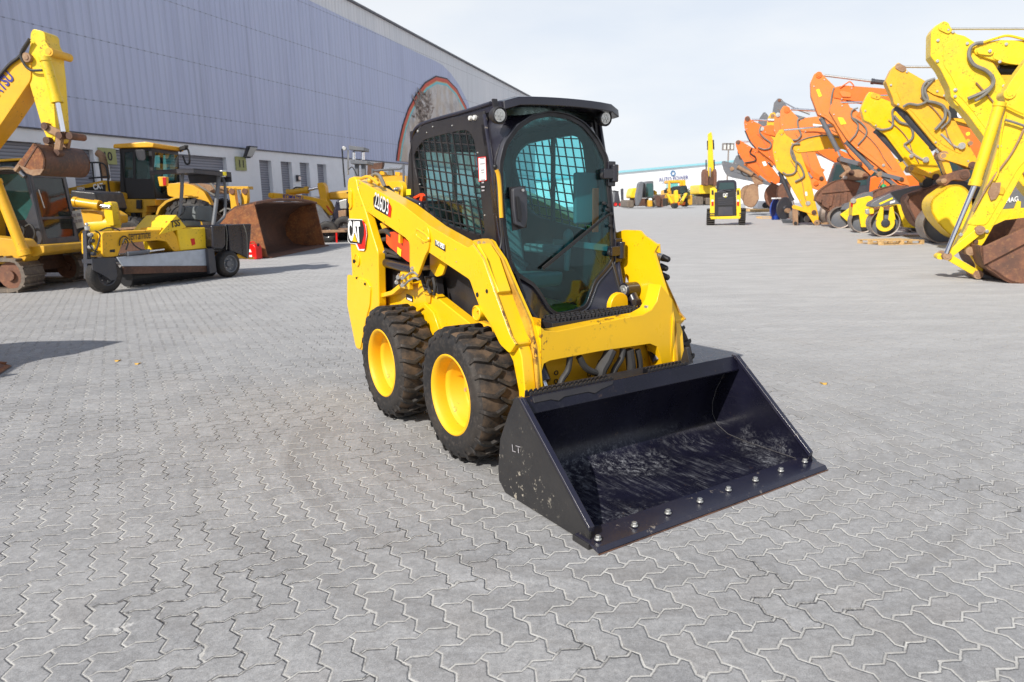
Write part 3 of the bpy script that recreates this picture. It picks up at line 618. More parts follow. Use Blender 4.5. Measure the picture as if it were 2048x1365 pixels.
g = G(); g.slab(H.L([(851, 584), (864, 586), (862, 606), (856, 606)], 1, -.532), (0, -.01, 0)); g.slab(H.L([(851, 584), (866, 588), (868, 591), (851, 588)], 1, -.532), (0, -.02, 0)); g.done('wear_bracket', M['yel2'], HT, .002)
# red arm brace, lift cylinders, cables behind the arm
g = G(); a = H.L([(772, 466), (790, 463), (822, 488), (830, 505), (824, 527), (815, 525), (778, 495), (771, 486)], 1, -.56); g.slab(rnd(a, .02), (0, .07, 0)); rb = g.done('arm_brace', M['red'], HT, .008, 3, label='red safety brace under the lift arm')
g = G(); g.slab(H.L([(795, 494), (803, 500), (802, 514), (795, 507)], 1, -.563), (0, -.002, 0)); g.done('yellow_label', M['lyel'], rb, smooth=0)
g = G(); a = H.at(802, 458, 1, -.575); b = H.at(801, 486, 1, -.575); g.bar(a, b, .03, .02, (0, 1, 0)); g.done('brace_bracket', M['yel'], HT)
g = G(); a = H.L([(817, 403), (848, 387), (853, 392), (851, 404), (832, 416), (822, 410)], 1, -.40); g.slabh([V(p) for p in a], [H.L([(827, 404), (848, 393), (846, 400), (830, 409)], 1, -.40)], (0, -.03, 0)); g.done('brace_handle', M['red'], HT, .004)
for k in (1, -1):
    y = k*-.555
    a, b = H.at(762, 523, 1, -.555), H.at(828, 541, 1, -.555)
    g = G(); g.cyl((a.x, y, a.z), (b.x, y, b.z), .034, n=20); g.cyl((a.x-.03, y, a.z+.008), (a.x+.02, y, a.z-.004), .041, n=20); c = g.done('lift_cylinder', M['black'], HT, .003)
    a2 = a+V((.02, 0, .0)); g = G(); g.tube([(a2.x, y, a2.z+.03), (a2.x+.02, y, a2.z+.09), (a2.x+.10, y, a2.z+.085), (a2.x+.3, y, a2.z+.06)], .013); g.done('hose', M['hose'], c)
    g = G(); g.cyl((a2.x+.05, y-.01*k, a2.z+.075), (a2.x+.09, y-.01*k, a2.z+.07), .017, n=8); g.done('fitting', M['steel'], c, .002)
for pts, r in ((((752, 468), (770, 462), (784, 472)), .018), (((740, 492), (758, 482), (775, 478)), .016), (((738, 512), (752, 500), (770, 506)), .02), (((745, 480), (756, 500), (765, 530)), .016), (((752, 520), (775, 512), (800, 514)), .014)):
    g = G(); g.tube(H.L(pts, 1, -.55), r); g.done('cable', M['hose'], HT)
for pts, r, m in ((((842, 545), (846, 562), (852, 580)), .014, 'hose'), (((858, 560), (856, 574), (862, 588)), .013, 'hose'), (((866, 556), (870, 574), (868, 590)), .011, 'hose')):
    g = G(); g.tube(H.L(pts, 1, -.56), r); g.done('hose', M[m], HT)
g = G(); g.slab(H.L([(836, 553), (872, 556), (876, 590), (850, 584), (838, 566)], 1, -.50), (0, .05, 0)); g.done('pivot_recess', M['satin'], HT, .004)
a = [H.at(*p, 1, -.56) for p in ((758, 447), (766, 444), (772, 456), (764, 460))]; g = G(); g.slab(a, (0, .05, 0)); g.done('pivot_link', M['yel2'], HT, .01)
# far tower lug with its bolt, hoses over the tower
g = G(); a = H.L([(793, 400), (790, 384), (770, 364), (797, 362), (803, 368), (806, 380), (805, 398)], 1, -.30); g.slab(rnd(a, .025), (0, .04, 0)); lo = g.done('pump_cover', M['yel'], HT, .006)
p = H.at(800, 379, 1, -.30); g = G(); g.cyl(p, p+V((0, -.03, 0)), .018, n=8); g.ball(p+V((0, -.04, 0)), .013); g.done('bolt', M['steel'], lo)
for d in (0, .03, .06):
    g = G(); g.tube([q+V((d, -d*.3, 0)) for q in H.L([(741, 356), (748, 349), (757, 352), (764, 364), (768, 374)], 1, -.50)], .011); g.done('hose', M['hoseg'], HT)
g = G(); g.tube(H.L([(722, 358), (735, 354), (748, 360), (758, 370)], 1, -.62), .012); g.ball(H.at(740, 362, 1, -.62), .02); g.ball(H.at(752, 361, 1, -.6), .02); g.done('valve_pipe', M['yel2'], HT)
# --- cab ---
YC = -.42
cabo = [(-.20, .60), (-1.22, .60), (-1.24, 1.12)]+xz([(812, 402), (817, 310), (826, 272), (846, 250), (870, 243), (968, 222)], YC)+xz([(968, 226), (984, 360), (1000, 504)], YC)+[(.0, .9), (.0, .62)]
win = xz([(826, 321), (832, 299), (847, 281), (870, 274), (903, 266), (928, 261), (940, 266), (948, 283), (958, 364), (969, 468), (960, 470), (900, 450), (870, 437), (850, 415), (838, 375)], YC)
win = [(p.x, p.z) for p in rnd([V((x, 0, z)) for x, z in win], .04)]
both('cab_side', M['satin'], cabo, YC, YC+.035, .006, holes=[win])
for k in (1, -1):
    g = G(); sl(g, win, k*(YC+.018), k*(YC+.024)); g.done('side_glass', M['glass'], HT, smooth=0)
    g = G(); xs = [p[0] for p in win]; zs = [p[1] for p in win]
    x = min(xs)-.3
    while x < max(xs)+1:
        for a, b in clip(win, (x, .5), (x-.27*1.5, 2.0)): g.bar((a[0], k*(YC-.004), a[1]), (b[0], k*(YC-.004), b[1]), .008, .008, (0, 1, 0))
        x += .083
    z = min(zs)-.2
    while z < max(zs)+.2:
        for a, b in clip(win, (-1.6, z+.08), (.4, z-.14)): g.bar((a[0], k*(YC+.004), a[1]), (b[0], k*(YC+.004), b[1]), .008, .008, (0, 1, 0))
        z += .060
    g.done('window_guard', M['satin'], HT, smooth=0)
    g = G(); x = (min(xs)+max(xs))/2+.05
    for a, b in clip(win, (x-.02, 0), (x+.02, 3)): g.bar((a[0], k*(YC+.035), a[1]), (b[0], k*(YC+.035), b[1]), .03, .02, (0, 1, 0))
    g.done('window_divider', M['satin'], HT, smooth=0)
for k in (1, -1):
    g = G(); g.slab([(-.06, k*.335, .62), (.19, k*.335, .62), (.19, k*.335, .80), (.02, k*.36, 1.12), (-.06, k*.36, 1.12)], (0, k*.02, 0)); g.slab([(-.03, k*.335, .62), (-.03, k*.42, .62), (-.03, k*.42, 1.1), (-.03, k*.335, 1.1)], (.02, 0, 0)); g.done('footwell_side', M['satin'], HT, .004)
# back of the cab: frame with a window
g = G(); g.slabh([(-1.16, YC, .7), (-1.16, -YC, .7), (-1.16, -YC, 1.93), (-1.16, YC, 1.93)], [[(-1.16, YC+.1, 1.3), (-1.16, -YC-.1, 1.3), (-1.16, -YC-.1, 1.82), (-1.16, YC+.1, 1.82)]], (.03, 0, 0)); g.done('cab_back', M['satin'], HT, .004)
g = G(); g.box((-1.155, YC+.09, 1.29), (-1.15, -YC-.09, 1.83)); g.done('rear_glass', M['glass'], HT, smooth=0)
# roof: a pressed hood with a lip over the door
g = G(); rf = xz([(835, 262), (846, 246), (870, 236), (968, 205), (985, 198), (990, 203), (984, 222), (968, 228), (870, 246), (848, 262)], YC)
ny = 10
def zc_(y): return .02*(1-(y/.46)**2)
pr = [(-1.20, 1.80), (-1.13, 1.925), (-.98, 1.965), (-.5, 1.985), (-.12, 2.0), (.02, 2.003), (.07, 1.995), (.078, 1.95), (.03, 1.945), (-.1, 1.95), (-.98, 1.93), (-1.1, 1.89), (-1.165, 1.78)]
rings = []
for i in range(ny+1):
    y = -.412+.824*i/ny; e = .018 if i in (0, ny) else 0
    dx = -.045*(abs(y)/.415)**6
    rings.append([g.b.verts.new((x+(dx if x > -.2 else 0), y, z+zc_(y)-e)) for x, z in pr])
for a, b in zip(rings, rings[1:]):
    for k in range(len(pr)): g.b.faces.new((a[k], a[(k+1) % len(pr)], b[(k+1) % len(pr)], b[k]))
g.b.faces.new(rings[0][::-1]); g.b.faces.new(rings[-1])
RF = g.done('cab_roof', M['black'], HT, .006)
g = G(); g.tube([(-1.16, -.41, 1.86), (-1.08, -.415, 1.935), (-.9, -.415, 1.965), (-.4, -.415, 1.975), (-.1, -.415, 1.985)], .012); g.tube([(-1.16, .41, 1.86), (-1.08, .415, 1.935), (-.9, .415, 1.965), (-.4, .415, 1.975), (-.1, .415, 1.985)], .012); g.done('roof_gutter', M['navy'], RF)
# front: door opening in a pressed frame
XF = lambda z: .055-.06*max(0, (z-.8))/1.1           # the door leans back slightly
do = [(1003, 330), (1012, 292), (1035, 258), (1065, 238), (1100, 230), (1135, 236), (1165, 252), (1190, 282), (1209, 320), (1217, 400), (1222, 470), (1224, 522), (1208, 542), (1190, 562), (1180, 590), (1172, 612), (1150, 622), (1115, 628), (1100, 618), (1085, 592), (1068, 568), (1035, 548), (1022, 528), (1012, 470), (1005, 400)]
def onf(px, py, off=0.0):
    x = .03
    for _ in range(3): p = H.at(px, py, 0, x); x = XF(p.z)+off
    return H.at(px, py, 0, x)
dr = rnd([onf(*p) for p in do], .03)
cy = sum(p.y for p in dr)/len(dr); cz = 1.33
def grow(k, off): return [V((XF(cz+(p.z-cz)*(1+k))+off, cy+(p.y-cy)*(1+k*1.6), cz+(p.z-cz)*(1+k))) for p in dr]
g = G(); g.slab(dr, (-.006, 0, 0)); DG = g.done('door_glass', M['glassf'], HT, smooth=0)
def band(a, b, t, name, mat, par, bev=.003):
    g = G(); n = len(a); vs = [[g.b.verts.new(q) for q in L] for L in (a, b, [p-V((t, 0, 0)) for p in b], [p-V((t, 0, 0)) for p in a])]
    for r in range(4):
        p, q = vs[r], vs[(r+1) % 4]
        for i in range(n): g.b.faces.new((p[i], p[(i+1) % n], q[(i+1) % n], q[i]))
    return g.done(name, mat, par, bev)
DF = band(grow(-.012, .006), grow(.028, .006), .03, 'door_frame', M['satin'], HT)
band(grow(.029, .016), grow(.038, .016), .04, 'door_seal', M['dgrey'], DF)
# front panel around the door, reaching the cab corners
crn = [V((-.165, YC, 1.93)), V((-.085, YC, 1.6)), V((0, YC, 1.18)), V((.10, -.385, .95)), V((.20, -.335, .80)), V((.205, -.325, .66))]
def yl_(z): return .42 if z > 1.18 else .385+(z-.95)/.23*.035 if z > .95 else .335+(z-.8)/.15*.05 if z > .8 else .325
def cornx(z):
    for a, b in zip(crn, crn[1:]):
        if b.z <= z <= a.z: return a.x+(b.x-a.x)*(a.z-z)/(a.z-b.z)
    return crn[0].x if z > crn[0].z else crn[-1].x
g = G(); n = len(dr); inn = grow(.036, 0.0); out = []
for p in inn:
    d = V((0, p.y-cy, (p.z-cz)*.62)); k = min(abs((.42-math.copysign(cy, 1)*0-abs(cy)*0)/d.y) if abs(d.y) > 1e-3 else 99, (.60/abs(d.z)) if abs(d.z) > 1e-3 else 99)
    y = cy+d.y*k; z = cz+(p.z-cz)*k*.62/.62*.62
    z = max(.66, min(1.945, cz+d.z*k)); y = max(-yl_(z), min(yl_(z), y)); out.append(V((cornx(z), y, z)))
mid = [V(((a.x*.7+b.x*.3)+.004, a.y*.62+b.y*.38, a.z*.7+b.z*.3)) for a, b in zip(inn, out)]
R_ = [[g.b.verts.new(q) for q in L] for L in (inn, mid, out, [q-V((.05, 0, 0)) for q in out], [q-V((.03, 0, 0)) for q in inn])]
for r in range(4):
    for i in range(n): g.b.faces.new((R_[r][i], R_[r][(i+1) % n], R_[r+1][(i+1) % n], R_[r+1][i]))
g.done('cab_front', M['black'], HT, 0, smooth=50)
g = G()
for k in (1, -1): g.tube([V((p.x+.004, k*p.y, p.z)) for p in crn[:5]], .013, 8)
g.done('corner_post', M['navy'], HT)
# door furniture
p = [onf(*q, .014) for q in ((1020, 378), (1040, 373), (1049, 382), (1050, 440), (1044, 458), (1026, 450), (1022, 420))]
g = G(); g.slab(rnd(p, .015), (.03, 0, 0)); dh = g.done('door_handle', M['dgrey'], DF, .008, 3)
p = [onf(*q, .05) for q in ((1031, 392), (1037, 394), (1042, 430), (1040, 446), (1035, 440), (1033, 415))]
g = G(); g.slab(rnd(p, .01), (.012, 0, 0)); g.done('grip', M['ink'], dh, .004)
p = onf(1045, 381, .05); g = G(); g.cyl(p, p+V((.008, 0, 0)), .008, n=10); g.done('key_lock', M['steel'], dh)
p = [onf(*q, .006) for q in ((1017, 375), (1050, 372), (1052, 456), (1024, 462))]; g = G(); g.slab(p, (.006, 0, 0)); g.done('handle_plate', M['satin'], DF)
for px, py in ((1232, 348), (1246, 502)):
    q = onf(px-8, py, .03); hg = G(); hg.cyl(q+V((0, .02, -.05)), q+V((0, .02, .055)), .024, n=20); hg.box((q.x-.03, q.y-.07, q.z-.03), (q.x+.012, q.y+.01, q.z+.03)); hg.box((q.x-.05, q.y-.02, q.z-.075), (q.x-.01, q.y+.04, q.z+.075)); h_ = hg.done('hinge', M['black'], HT, .006)
    c = onf(px-27, py+4, .012); g = G(); g.cyl(c, c+V((.02, 0, 0)), .022, n=18); g.cyl(c+V((.02, 0, 0)), c+V((.026, 0, 0)), .010, n=10); g.done('hinge_disc', M['satin'], h_, .003)
    g = G(); g.bar(c+V((.01, 0, 0)), q+V((-.01, 0, 0)), .02, .03); g.done('hinge_arm', M['satin'], h_)
wp = [onf(*q, .03) for q in ((1218, 428), (1202, 440), (1088, 537))]
g = G(); g.tube(wp, .005, 6, sm=False); g.tube([wp[0]+V((0, -.01, -.012)), wp[2]+V((0, .12, .07))], .004, 6, sm=False); wi = g.done('wiper', M['ink'], DF)
g = G(); g.bar(wp[1]+V((-.012, 0, -.01)), wp[2]+V((-.012, 0, -.002)), .006, .02); g.done('wiper_blade', M['hose'], wi)
for px, py in ((1206, 407), (1214, 412), (1212, 420), (1219, 428), (1218, 452)):
    c = onf(px, py, .006); g = G(); g.cyl(c, c+V((.02, 0, 0)), .011, n=10); g.done('wiper_fitting', M['satin'], DF, .002)
# yellow pull strap, gas strut and side window latch
g = G(); g.tube([onf(*q, .03) for q in ((993, 340), (997, 352), (1000, 380), (1002, 420), (1003, 436))], .012, 8); g.done('pull_strap', M['yel2'], HT)
g = G(); g.tube([onf(*q, .02) for q in ((1001, 436), (1003, 480), (998, 505))], .006, 6); g.ball(onf(990, 334, .03), .014); g.done('strap_cable', M['ink'], HT)
g = G(); a = V((.13, .41, 1.0)); c0, c1 = H.at(1237, 528, 1, .44), H.at(1242, 580, 1, .44); g.cyl(c0, c1, .006, n=8); g.done('gas_strut', M['steel'], HT)
# work lights
for px, py, s_ in ((999, 231, -1), (1211, 237, 1)):
    c = H.at(px, py, 0, .03); dn = V((1, 0, -.12)).normalized()
    g = G(); g.lathe(c-dn*.05, dn, [(0, -.02), (.03, -.015), (.045, .02), (.047, .055), (.04, .06), (.038, .05), (0, .05)], 24); L = g.done('work_light', M['satin'], HT, .002)
    g = G(); g.cyl(c-dn*.001, c+dn*.004, .034, n=24); ln = g.done('lens', M['lamp'], L, smooth=0)
    for i in range(7):
        a = 2*pi*i/6; o = V((0, 0, 0)) if i == 6 else V((0, cos(a)*.02, sin(a)*.02)); g = G(); g.cyl(c+dn*.003+o, c+dn*.009+o, .008, n=12); g.done('led', M['steel'], ln)
    g = G(); g.bar(c-dn*.03+V((0, 0, .03)), c-dn*.03+V((-.02, 0, .085)), .03, .012, (1, 0, 0)); g.done('light_bracket', M['satin'], L)
# bolts and round caps on the cab side
for px, py, r, m in ((942, 237, .016, 'lamp'), (951, 236, .017, 'lamp'), (836, 263, .011, 'steel'), (866, 254, .006, 'steel'), (854, 266, .005, 'steel'), (905, 252, .005, 'steel'), (956, 306, .006, 'steel'), (970, 431, .006, 'steel'), (840, 369, .005, 'steel')):
    p = H.at(px, py, 1, YC); g = G(); g.cyl(p+V((0, .005, 0)), p-V((0, .014 if r > .012 else .006, 0)), r, r*.8, 14); g.done('roof_cap' if r > .012 else 'bolt', M[m], HT, .002)
# warning labels on the cab
g = G(); a = H.L([(956, 315), (972, 313.5), (974, 362), (958, 364)], 1, YC-.002); g.slab(a, (0, -.002, 0)); wl = g.done('red_edged_label', M['lred'], HT, smooth=0)
g = G(); a = H.L([(957.5, 317), (971, 315.5), (972.7, 360), (959.5, 362)], 1, YC-.004); g.slab(a, (0, -.002, 0)); g.done('label_face', M['label'], wl, smooth=0)
M['lgrey'] = plain('grey_ink', (.35, .33, .35), .6)
a0 = H.at(959.5, 330, 1, YC-.006); a1 = H.at(970.5, 330, 1, YC-.006)
g = G()
for i, (q, wd) in enumerate(((.0, .9), (.035, .7), (.05, .5), (-.03, .8), (.09, .8), (.105, .4), (.13, .6), (.15, .5))):
    z = a0.z-q; dx = (a1.x-a0.x)*(1-wd)/2; g.slab([(a0.x+dx, YC-.006, z), (a1.x-dx, YC-.006, z), (a1.x-dx, YC-.006, z+.008), (a0.x+dx, YC-.006, z+.008)], (0, -.001, 0))
g.done('label_lines', M['lgrey'], wl, smooth=0)
g = G(); a = H.L([(813, 379), (822, 378.5), (822, 390), (813, 391)], 1, YC-.002); g.slab(a, (0, -.002, 0)); g.done('yellow_label', M['lyel'], HT, smooth=0)
# --- inside the cab ---
g = G(); g.slab([(-.75, -.22, .86), (-.28, -.22, .90), (-.25, -.22, 1.0), (-.70, -.22, .97)], (0, .44, 0)); se = g.done('seat', M['seat'], HT, .03, 3)
g = G(); g.slab([(-.78, -.21, .95), (-.66, -.21, .95), (-.78, -.21, 1.48), (-.88, -.21, 1.45)], (0, .42, 0)); g.done('backrest', M['seat'], se, .04, 3)
g = G(); g.slab([(-.86, -.11, 1.5), (-.76, -.11, 1.5), (-.78, -.11, 1.66), (-.86, -.11, 1.66)], (0, .22, 0)); g.cyl((-.82, 0, 1.4), (-.82, 0, 1.55), .02); g.done('headrest', M['seat'], se, .03, 3)
for k in (1, -1):
    g = G(); g.box((-.72, k*.24-.04, 1.1), (-.3, k*.24+.04, 1.16)); g.done('armrest', M['seat'], se, .02)
    g = G(); g.cyl((-.28, k*.25, 1.0), (-.26, k*.25, 1.2), .018, .022); g.ball((-.26, k*.25, 1.22), .035, (1, 1, 1.4)); g.done('joystick', M['seat'], HT)
g = G(); g.box((-1.12, -.38, .62), (.0, .38, .66)); g.slab([(-.2, -.38, .66), (.02, -.38, .66), (.05, -.38, .74)], (0, .76, 0)); g.done('cab_floor', M['seat'], HT, .004)
g = G(); g.slab([(-.15, .22, 1.30), (-.12, .38, 1.30), (-.12, .38, 1.62), (-.15, .22, 1.62)], (-.03, 0, 0)); g.done('display_panel', M['seat'], HT, .02)
g = G(); g.bar((-1.1, -.38, 1.30), (-1.1, .38, 1.30), .05, .06); g.bar((-.6, .385, 1.17), (-.02, .385, 1.15), .02, .04); g.done('cross_rail', M['seat'], HT)
g = G(); g.tube([(-.80, -.13, 1.42), (-.68, -.05, 1.2), (-.55, .12, 1.02)], .018); g.done('seat_belt', M['ink'], se)
g = G(); g.slab([(-.05, .28, 1.25), (-.05, .33, 1.25), (-.05, .33, 1.52), (-.05, .28, 1.52)], (-.01, 0, 0)); g.done('grab_handle', M['red'], HT, .01, label='dull red grab handle inside the cab')
# --- step, lower front, hoses, front cylinders ---
g = G(); g.box((.20, -.34, .755), (.365, .34, .80)); st = g.done('step', M['satin'], HT, .004)
g = G()
for i in range(26):
    y = -.30+i*.025; g.slab([(.22, y, .80), (.232, y+.010, .816), (.355, y+.010, .816), (.36, y, .80)], (0, .004, 0))
for x in (.24, .29, .34): g.tube([(x+.006*(-1)**i, -.31+.0175*i, .818) for i in range(38)], .004, 5, sm=False)
g.done('step_grip', M['satin'], st, smooth=0)
g = G(); g.slab([(.10, -.33, .752), (.24, -.33, .752), (.24, -.33, .62), (.10, -.33, .62)], (0, .66, 0)); g.done('sill', M['black'], HT, .02, 3)
g = G(); g.box((.30, -.50, .25), (.34, .50, .68)); g.slab([(.34, -.48, .42), (.40, -.48, .30), (.34, -.48, .28)], (0, .96, 0)); fp = g.done('front_plate', M['yel2'], HT, .01)
for px, py in ((1112, 746), (1112, 763), (1178, 749), (1200, 724)):
    p = H.at(px, py, 0, .342); g = G(); g.lathe(p, (1, 0, 0), [(.014, 0), (.014, .004), (.009, .004), (.009, .001)], 14, close=False); g.done('bolt_hole', M['satin'], fp)
for q, r in ((((1140, 712), (1136, 740), (1124, 760), (1117, 782)), .017), (((1158, 714), (1168, 732), (1180, 742), (1198, 748)), .019), (((1222, 700), (1212, 722), (1203, 738), (1200, 752)), .034), (((1246, 698), (1242, 718), (1230, 738), (1222, 760)), .018), (((1258, 700), (1262, 730), (1264, 765)), .028), (((1275, 700), (1280, 730), (1278, 765)), .018)):
    g = G(); g.tube(H.L(q, 0, .44), r, 10); g.done('hose', M['hose'], HT)
for k in (1, -1):
    # tilt cylinders: black barrel above the crossbar on the far side, chromed rods down to the bucket
    y = .41 if k > 0 else -.44; g = G(); q_ = H.L([(1262, 588), (1284, 640), (1318, 722)], 1, .41); a, b, c2 = [V((p.x, y, p.z)) for p in q_]
    g.cyl(a, b, .036, .034, 20); g.cyl(b, c2, .045, .042, 20); g.cyl(a+V((-.01, -.05, .025)), a+V((-.01, .05, .025)), .046, n=20); tc_ = g.done('tilt_cylinder', M['black'], HT, .004)
    g = G(); g.cyl(a+V((-.01, -.058, .025)), a+V((-.01, -.05, .025)), .033, n=18); g.cyl(a+V((-.01, -.064, .025)), a+V((-.01, -.057, .025)), .015, n=6); g.done('pin', M['steel'], tc_, .002)
    g = G(); g.cyl(c2, c2+(c2-b).normalized()*.12, .017, n=14); g.done('piston_rod', M['chrome'], tc_)
    g = G(); e_ = b+V((.0, -.055, .03)); g.cyl(e_, e_+V((0, 0, .07)), .012, n=8); g.cyl(e_+V((0, 0, .03)), e_+V((0, 0, .055)), .017, n=6); g.done('fitting', M['steel'], tc_, .002)
    g = G(); g.box(e_+V((-.015, -.015, .065)), e_+V((.02, .03, .10))); g.done('elbow', M['satin'], tc_, .004)
p = H.at(1124, 626, 0, .4)
g = G(); g.box((.395, .30, .80), (.425, .33, .84)); g.cyl((.41, .315, .74), (.41, .315, .80), .012, n=8); g.cyl((.41, .315, .76), (.41, .315, .785), .017, n=6); g.done('elbow', M['steel'], HT, .004)
# rounded yellow pivot inside the far arm
g = G(); q = H.L([(1226, 640), (1220, 612), (1228, 592), (1242, 584), (1256, 592), (1258, 640)], 0, .22); g.slab(rnd(q, .03), (-.04, 0, 0)); g.done('pivot_bracket', M['yel'], HT, .006)
# couplers on the far arm
cp0 = H.at(1256, 492, 1, .50)
for i, (px, py, dx) in enumerate(((1283, 506, .0), (1313, 512, .0), (1309, 530, 0), (1312, 548, 0))):
    p = H.at(px, py, 1, .58); g = G(); d = V((.06, .035, -.02)) if i else V((.05, .02, -.012))
    g.lathe(p-d*.6, d, [(.0, 0), (.022, 0), (.022, .03), (.017, .032), (.017, .05), (.024, .052), (.024, .075), (.019, .08), (0, .08)], 18); c = g.done('hydraulic_coupler', M['steel'], HT, .002)
    if i: g = G(); g.cyl(p+d*.5, p+d*1.1, .024, .018, 14); g.cyl(p+d*1.1, p+d*1.25, .02, .008, 12); g.done('rubber_cap', M['ink'], c, .003)
g = G(); g.tube(H.L([(1254, 490), (1262, 495), (1272, 498), (1281, 505)], 1, .55), .016); g.cyl(H.at(1266, 492, 1, .55), H.at(1278, 499, 1, .55), .02, n=12); g.done('coupler_hose', M['hoseg'], HT)
g = G(); q = H.L([(1282, 490), (1318, 488), (1320, 512), (1316, 535), (1304, 525), (1290, 508)], 1, .59); g.slab(q, (0, .012, 0)); g.done('coupler_plate', M['yel'], HT, .003)
# --- lettering on the machine ---
# brand badge on the tower
def pl(pts, y, t, name, mat, par):
    g = G(); g.slab(H.L(pts, 1, y), (0, -t, 0)); return g.done(name, mat, par, smooth=0)
BD = pl([(697, 438), (724, 439), (732, 451), (734, 470), (730, 498), (728, 502), (717, 501), (712, 489), (700, 487), (696, 482)], YO-.012, .002, 'brand_badge', M['label'], HT)
pl([(722, 441), (727, 442), (731, 452), (733, 468), (730, 498), (719, 499), (714, 488), (722, 486), (726, 470)], YO-.0142, .0015, 'badge_red', M['lred'], BD)
pl([(697, 439.5), (724, 440.5), (728, 455), (728, 470), (723, 489), (713, 487), (700, 486), (696.5, 481)], YO-.0160, .0012, 'badge_black', M['ink'], BD)
ba, bb = H.at(698.5, 482, 1, YO-.018), H.at(723, 487, 1, YO-.018); hh = H.at(698, 441, 1, YO-.018).z-ba.z
text('C', ba, ba+V(((bb.x-ba.x)*.36, 0, 0)), hh, (0, -1, 0), M['label'], BD, 'letter', bold=.05)
text('A', ba+V(((bb.x-ba.x)*.30, 0, -.003)), ba+V(((bb.x-ba.x)*.76, 0, -.003)), hh, (0, -1, 0), M['label'], BD, 'letter', bold=.05)
text('T', ba+V(((bb.x-ba.x)*.62, 0, -.005)), ba+V(((bb.x-ba.x)*1., 0, -.005)), hh, (0, -1, 0), M['label'], BD, 'letter', bold=.05)
g = G(); m0 = ba.x+(bb.x-ba.x)*.53; g.slab([(m0-.058, YO-.0225, ba.z-.004), (m0+.058, YO-.0225, ba.z-.006), (m0, YO-.0225, ba.z+hh*.43)], (0, -.001, 0)); g.done('badge_triangle', M['ink'], BD, smooth=0)
g = G(); g.slab([(m0-.048, YO-.0245, ba.z), (m0+.048, YO-.0245, ba.z-.002), (m0, YO-.0245, ba.z+hh*.38)], (0, -.001, 0)); g.done('badge_triangle', M['yel'], BD, smooth=0)
# model number on the arm
MB = pl([(747, 395), (752, 391), (779, 407), (783, 414), (781, 436), (776, 433), (750, 418), (747, 410)], YO-.001, .0015, 'model_badge', M['ink'], HT)
pl([(775, 408), (780, 409), (783, 417), (781, 436), (776, 432), (778, 420)], YO-.0026, .0015, 'badge_red', M['lred'], MB)
ma, mb = H.at(749.5, 413.5, 1, YO-.004), H.at(777, 430.5, 1, YO-.004)
text('226D3', ma, mb, .105, (0, -1, 0), M['label'], MB, 'model_number', bold=.004)
TS = pl([(870, 480), (891, 491), (891, 504), (870, 491)], YO-.001, .0015, 'name_plate', M['ink'], HT)
text('TWO SPEED', H.at(871.5, 489.5, 1, YO-.0028), H.at(889.5, 499.5, 1, YO-.0028), .03, (0, -1, 0), M['label'], TS, 'lettering', bold=.04)
# --- bucket ---
BK = bpy.data.objects.new('bucket', None); COL.objects.link(BK); BK.parent = HT
XL, XT, ZT, XR = 1.27, .675, .525, .47; hb = .781
Z0 = .018
# inner shell profile: lip, floor, rounded heel, back, top shelf
sh = [(XL, Z0), (.80, Z0+.002), (.66, Z0+.012), (.575, Z0+.05), (.535, Z0+.11), (.53, Z0+.18), (.56, Z0+.28), (.605, Z0+.37), (.630, Z0+.41), (.66, Z0+.425), (.715, ZT-.085), (.722, ZT-.075)]
shell = [(x, z) for x, z in sh]+[(XT+.012, ZT), (XT-.004, ZT), (XT-.012, ZT-.04), (.64, ZT-.06), (.60, ZT-.095), (.56, Z0+.33), (.535, Z0+.28), (.505, Z0+.16), (.50, Z0+.08), (.545, Z0+.02), (.64, .004), (XL, .004)]
g = G(); g.slab([V((x, -hb+.012, z)) for x, z in shell], (0, 2*hb-.024, 0)); g.done('bucket_shell', M['bucket'], BK, .004, smooth=40)
side = [(XL-.055, .006), (XL-.045, .03), (XL-.05, .075), (XT+.02, ZT+.005), (XT-.012, ZT+.005), (.60, .43), (.52, .28), (.495, .12), (.50, .05), (.56, .004)]
for k in (1, -1):
    g = G(); g.slab([V((x, k*(hb-.012), z)) for x, z in side], (0, k*.014, 0)); g.done('side_plate', M['bside'] if k < 0 else M['bucket'], BK, .002)
    g = G(); g.slab([V((XL-.05, k*(hb+.002), .06)), V((XL-.045, k*(hb+.002), .085)), V((XT+.03, k*(hb+.002), ZT+.008)), V((XT+.0, k*(hb+.002), ZT+.008))], (0, -k*.03, 0)); g.done('side_edge', M['navy'], BK, .003)
    g = G(); g.tube([(x+.004, k*(hb-.014), z+.006) for x, z in side[3:1:-1]+[(XL-.07, .03)]], .0022, 5, sm=False); g.tube([(x+.002, k*(hb-.014), z+.003) for x, z in sh[:10]], .002, 5, sm=False); g.done('weld_seam', M['weld'], BK)
    g = G(); g.box((XL-.13, k*(hb+.002)-.0, .0), (XL-.02, k*(hb+.028), .028)); g.done('wear_shoe', M['bside'], BK, .003)
g = G(); g.slab([V((XL+.035, -hb-.02, .006)), V((XL+.02, -hb-.02, .026)), V((XL-.12, -hb-.02, .034)), V((XL-.125, -hb-.02, .020)), V((XL-.02, -hb-.02, .0185))], (0, 2*hb+.04, 0))
ce = g.done('cutting_edge', M['navy'], BK, .002)
g = G(); g.slab([V((XL+.040, -hb-.02, .001)), V((XL+.037, -hb-.02, .006)), V((XL+.03, -hb-.02, .001))], (0, 2*hb+.04, 0)); g.done('worn_lip', M['rustd'], ce, smooth=0)
for px, py in ((1196, 1074), (1269, 1047), (1336, 1022), (1400, 999), (1457, 976), (1511, 957), (1562, 938), (1610, 920)):
    p = H.at(px, py, 2, .046); g = G(); g.cyl((p.x, p.y, .033), (p.x, p.y, .039), .016, n=18); g.cyl((p.x, p.y, .035), (p.x, p.y, .052), .0125, n=6); g.done('edge_bolt', M['steel'], ce, .002)
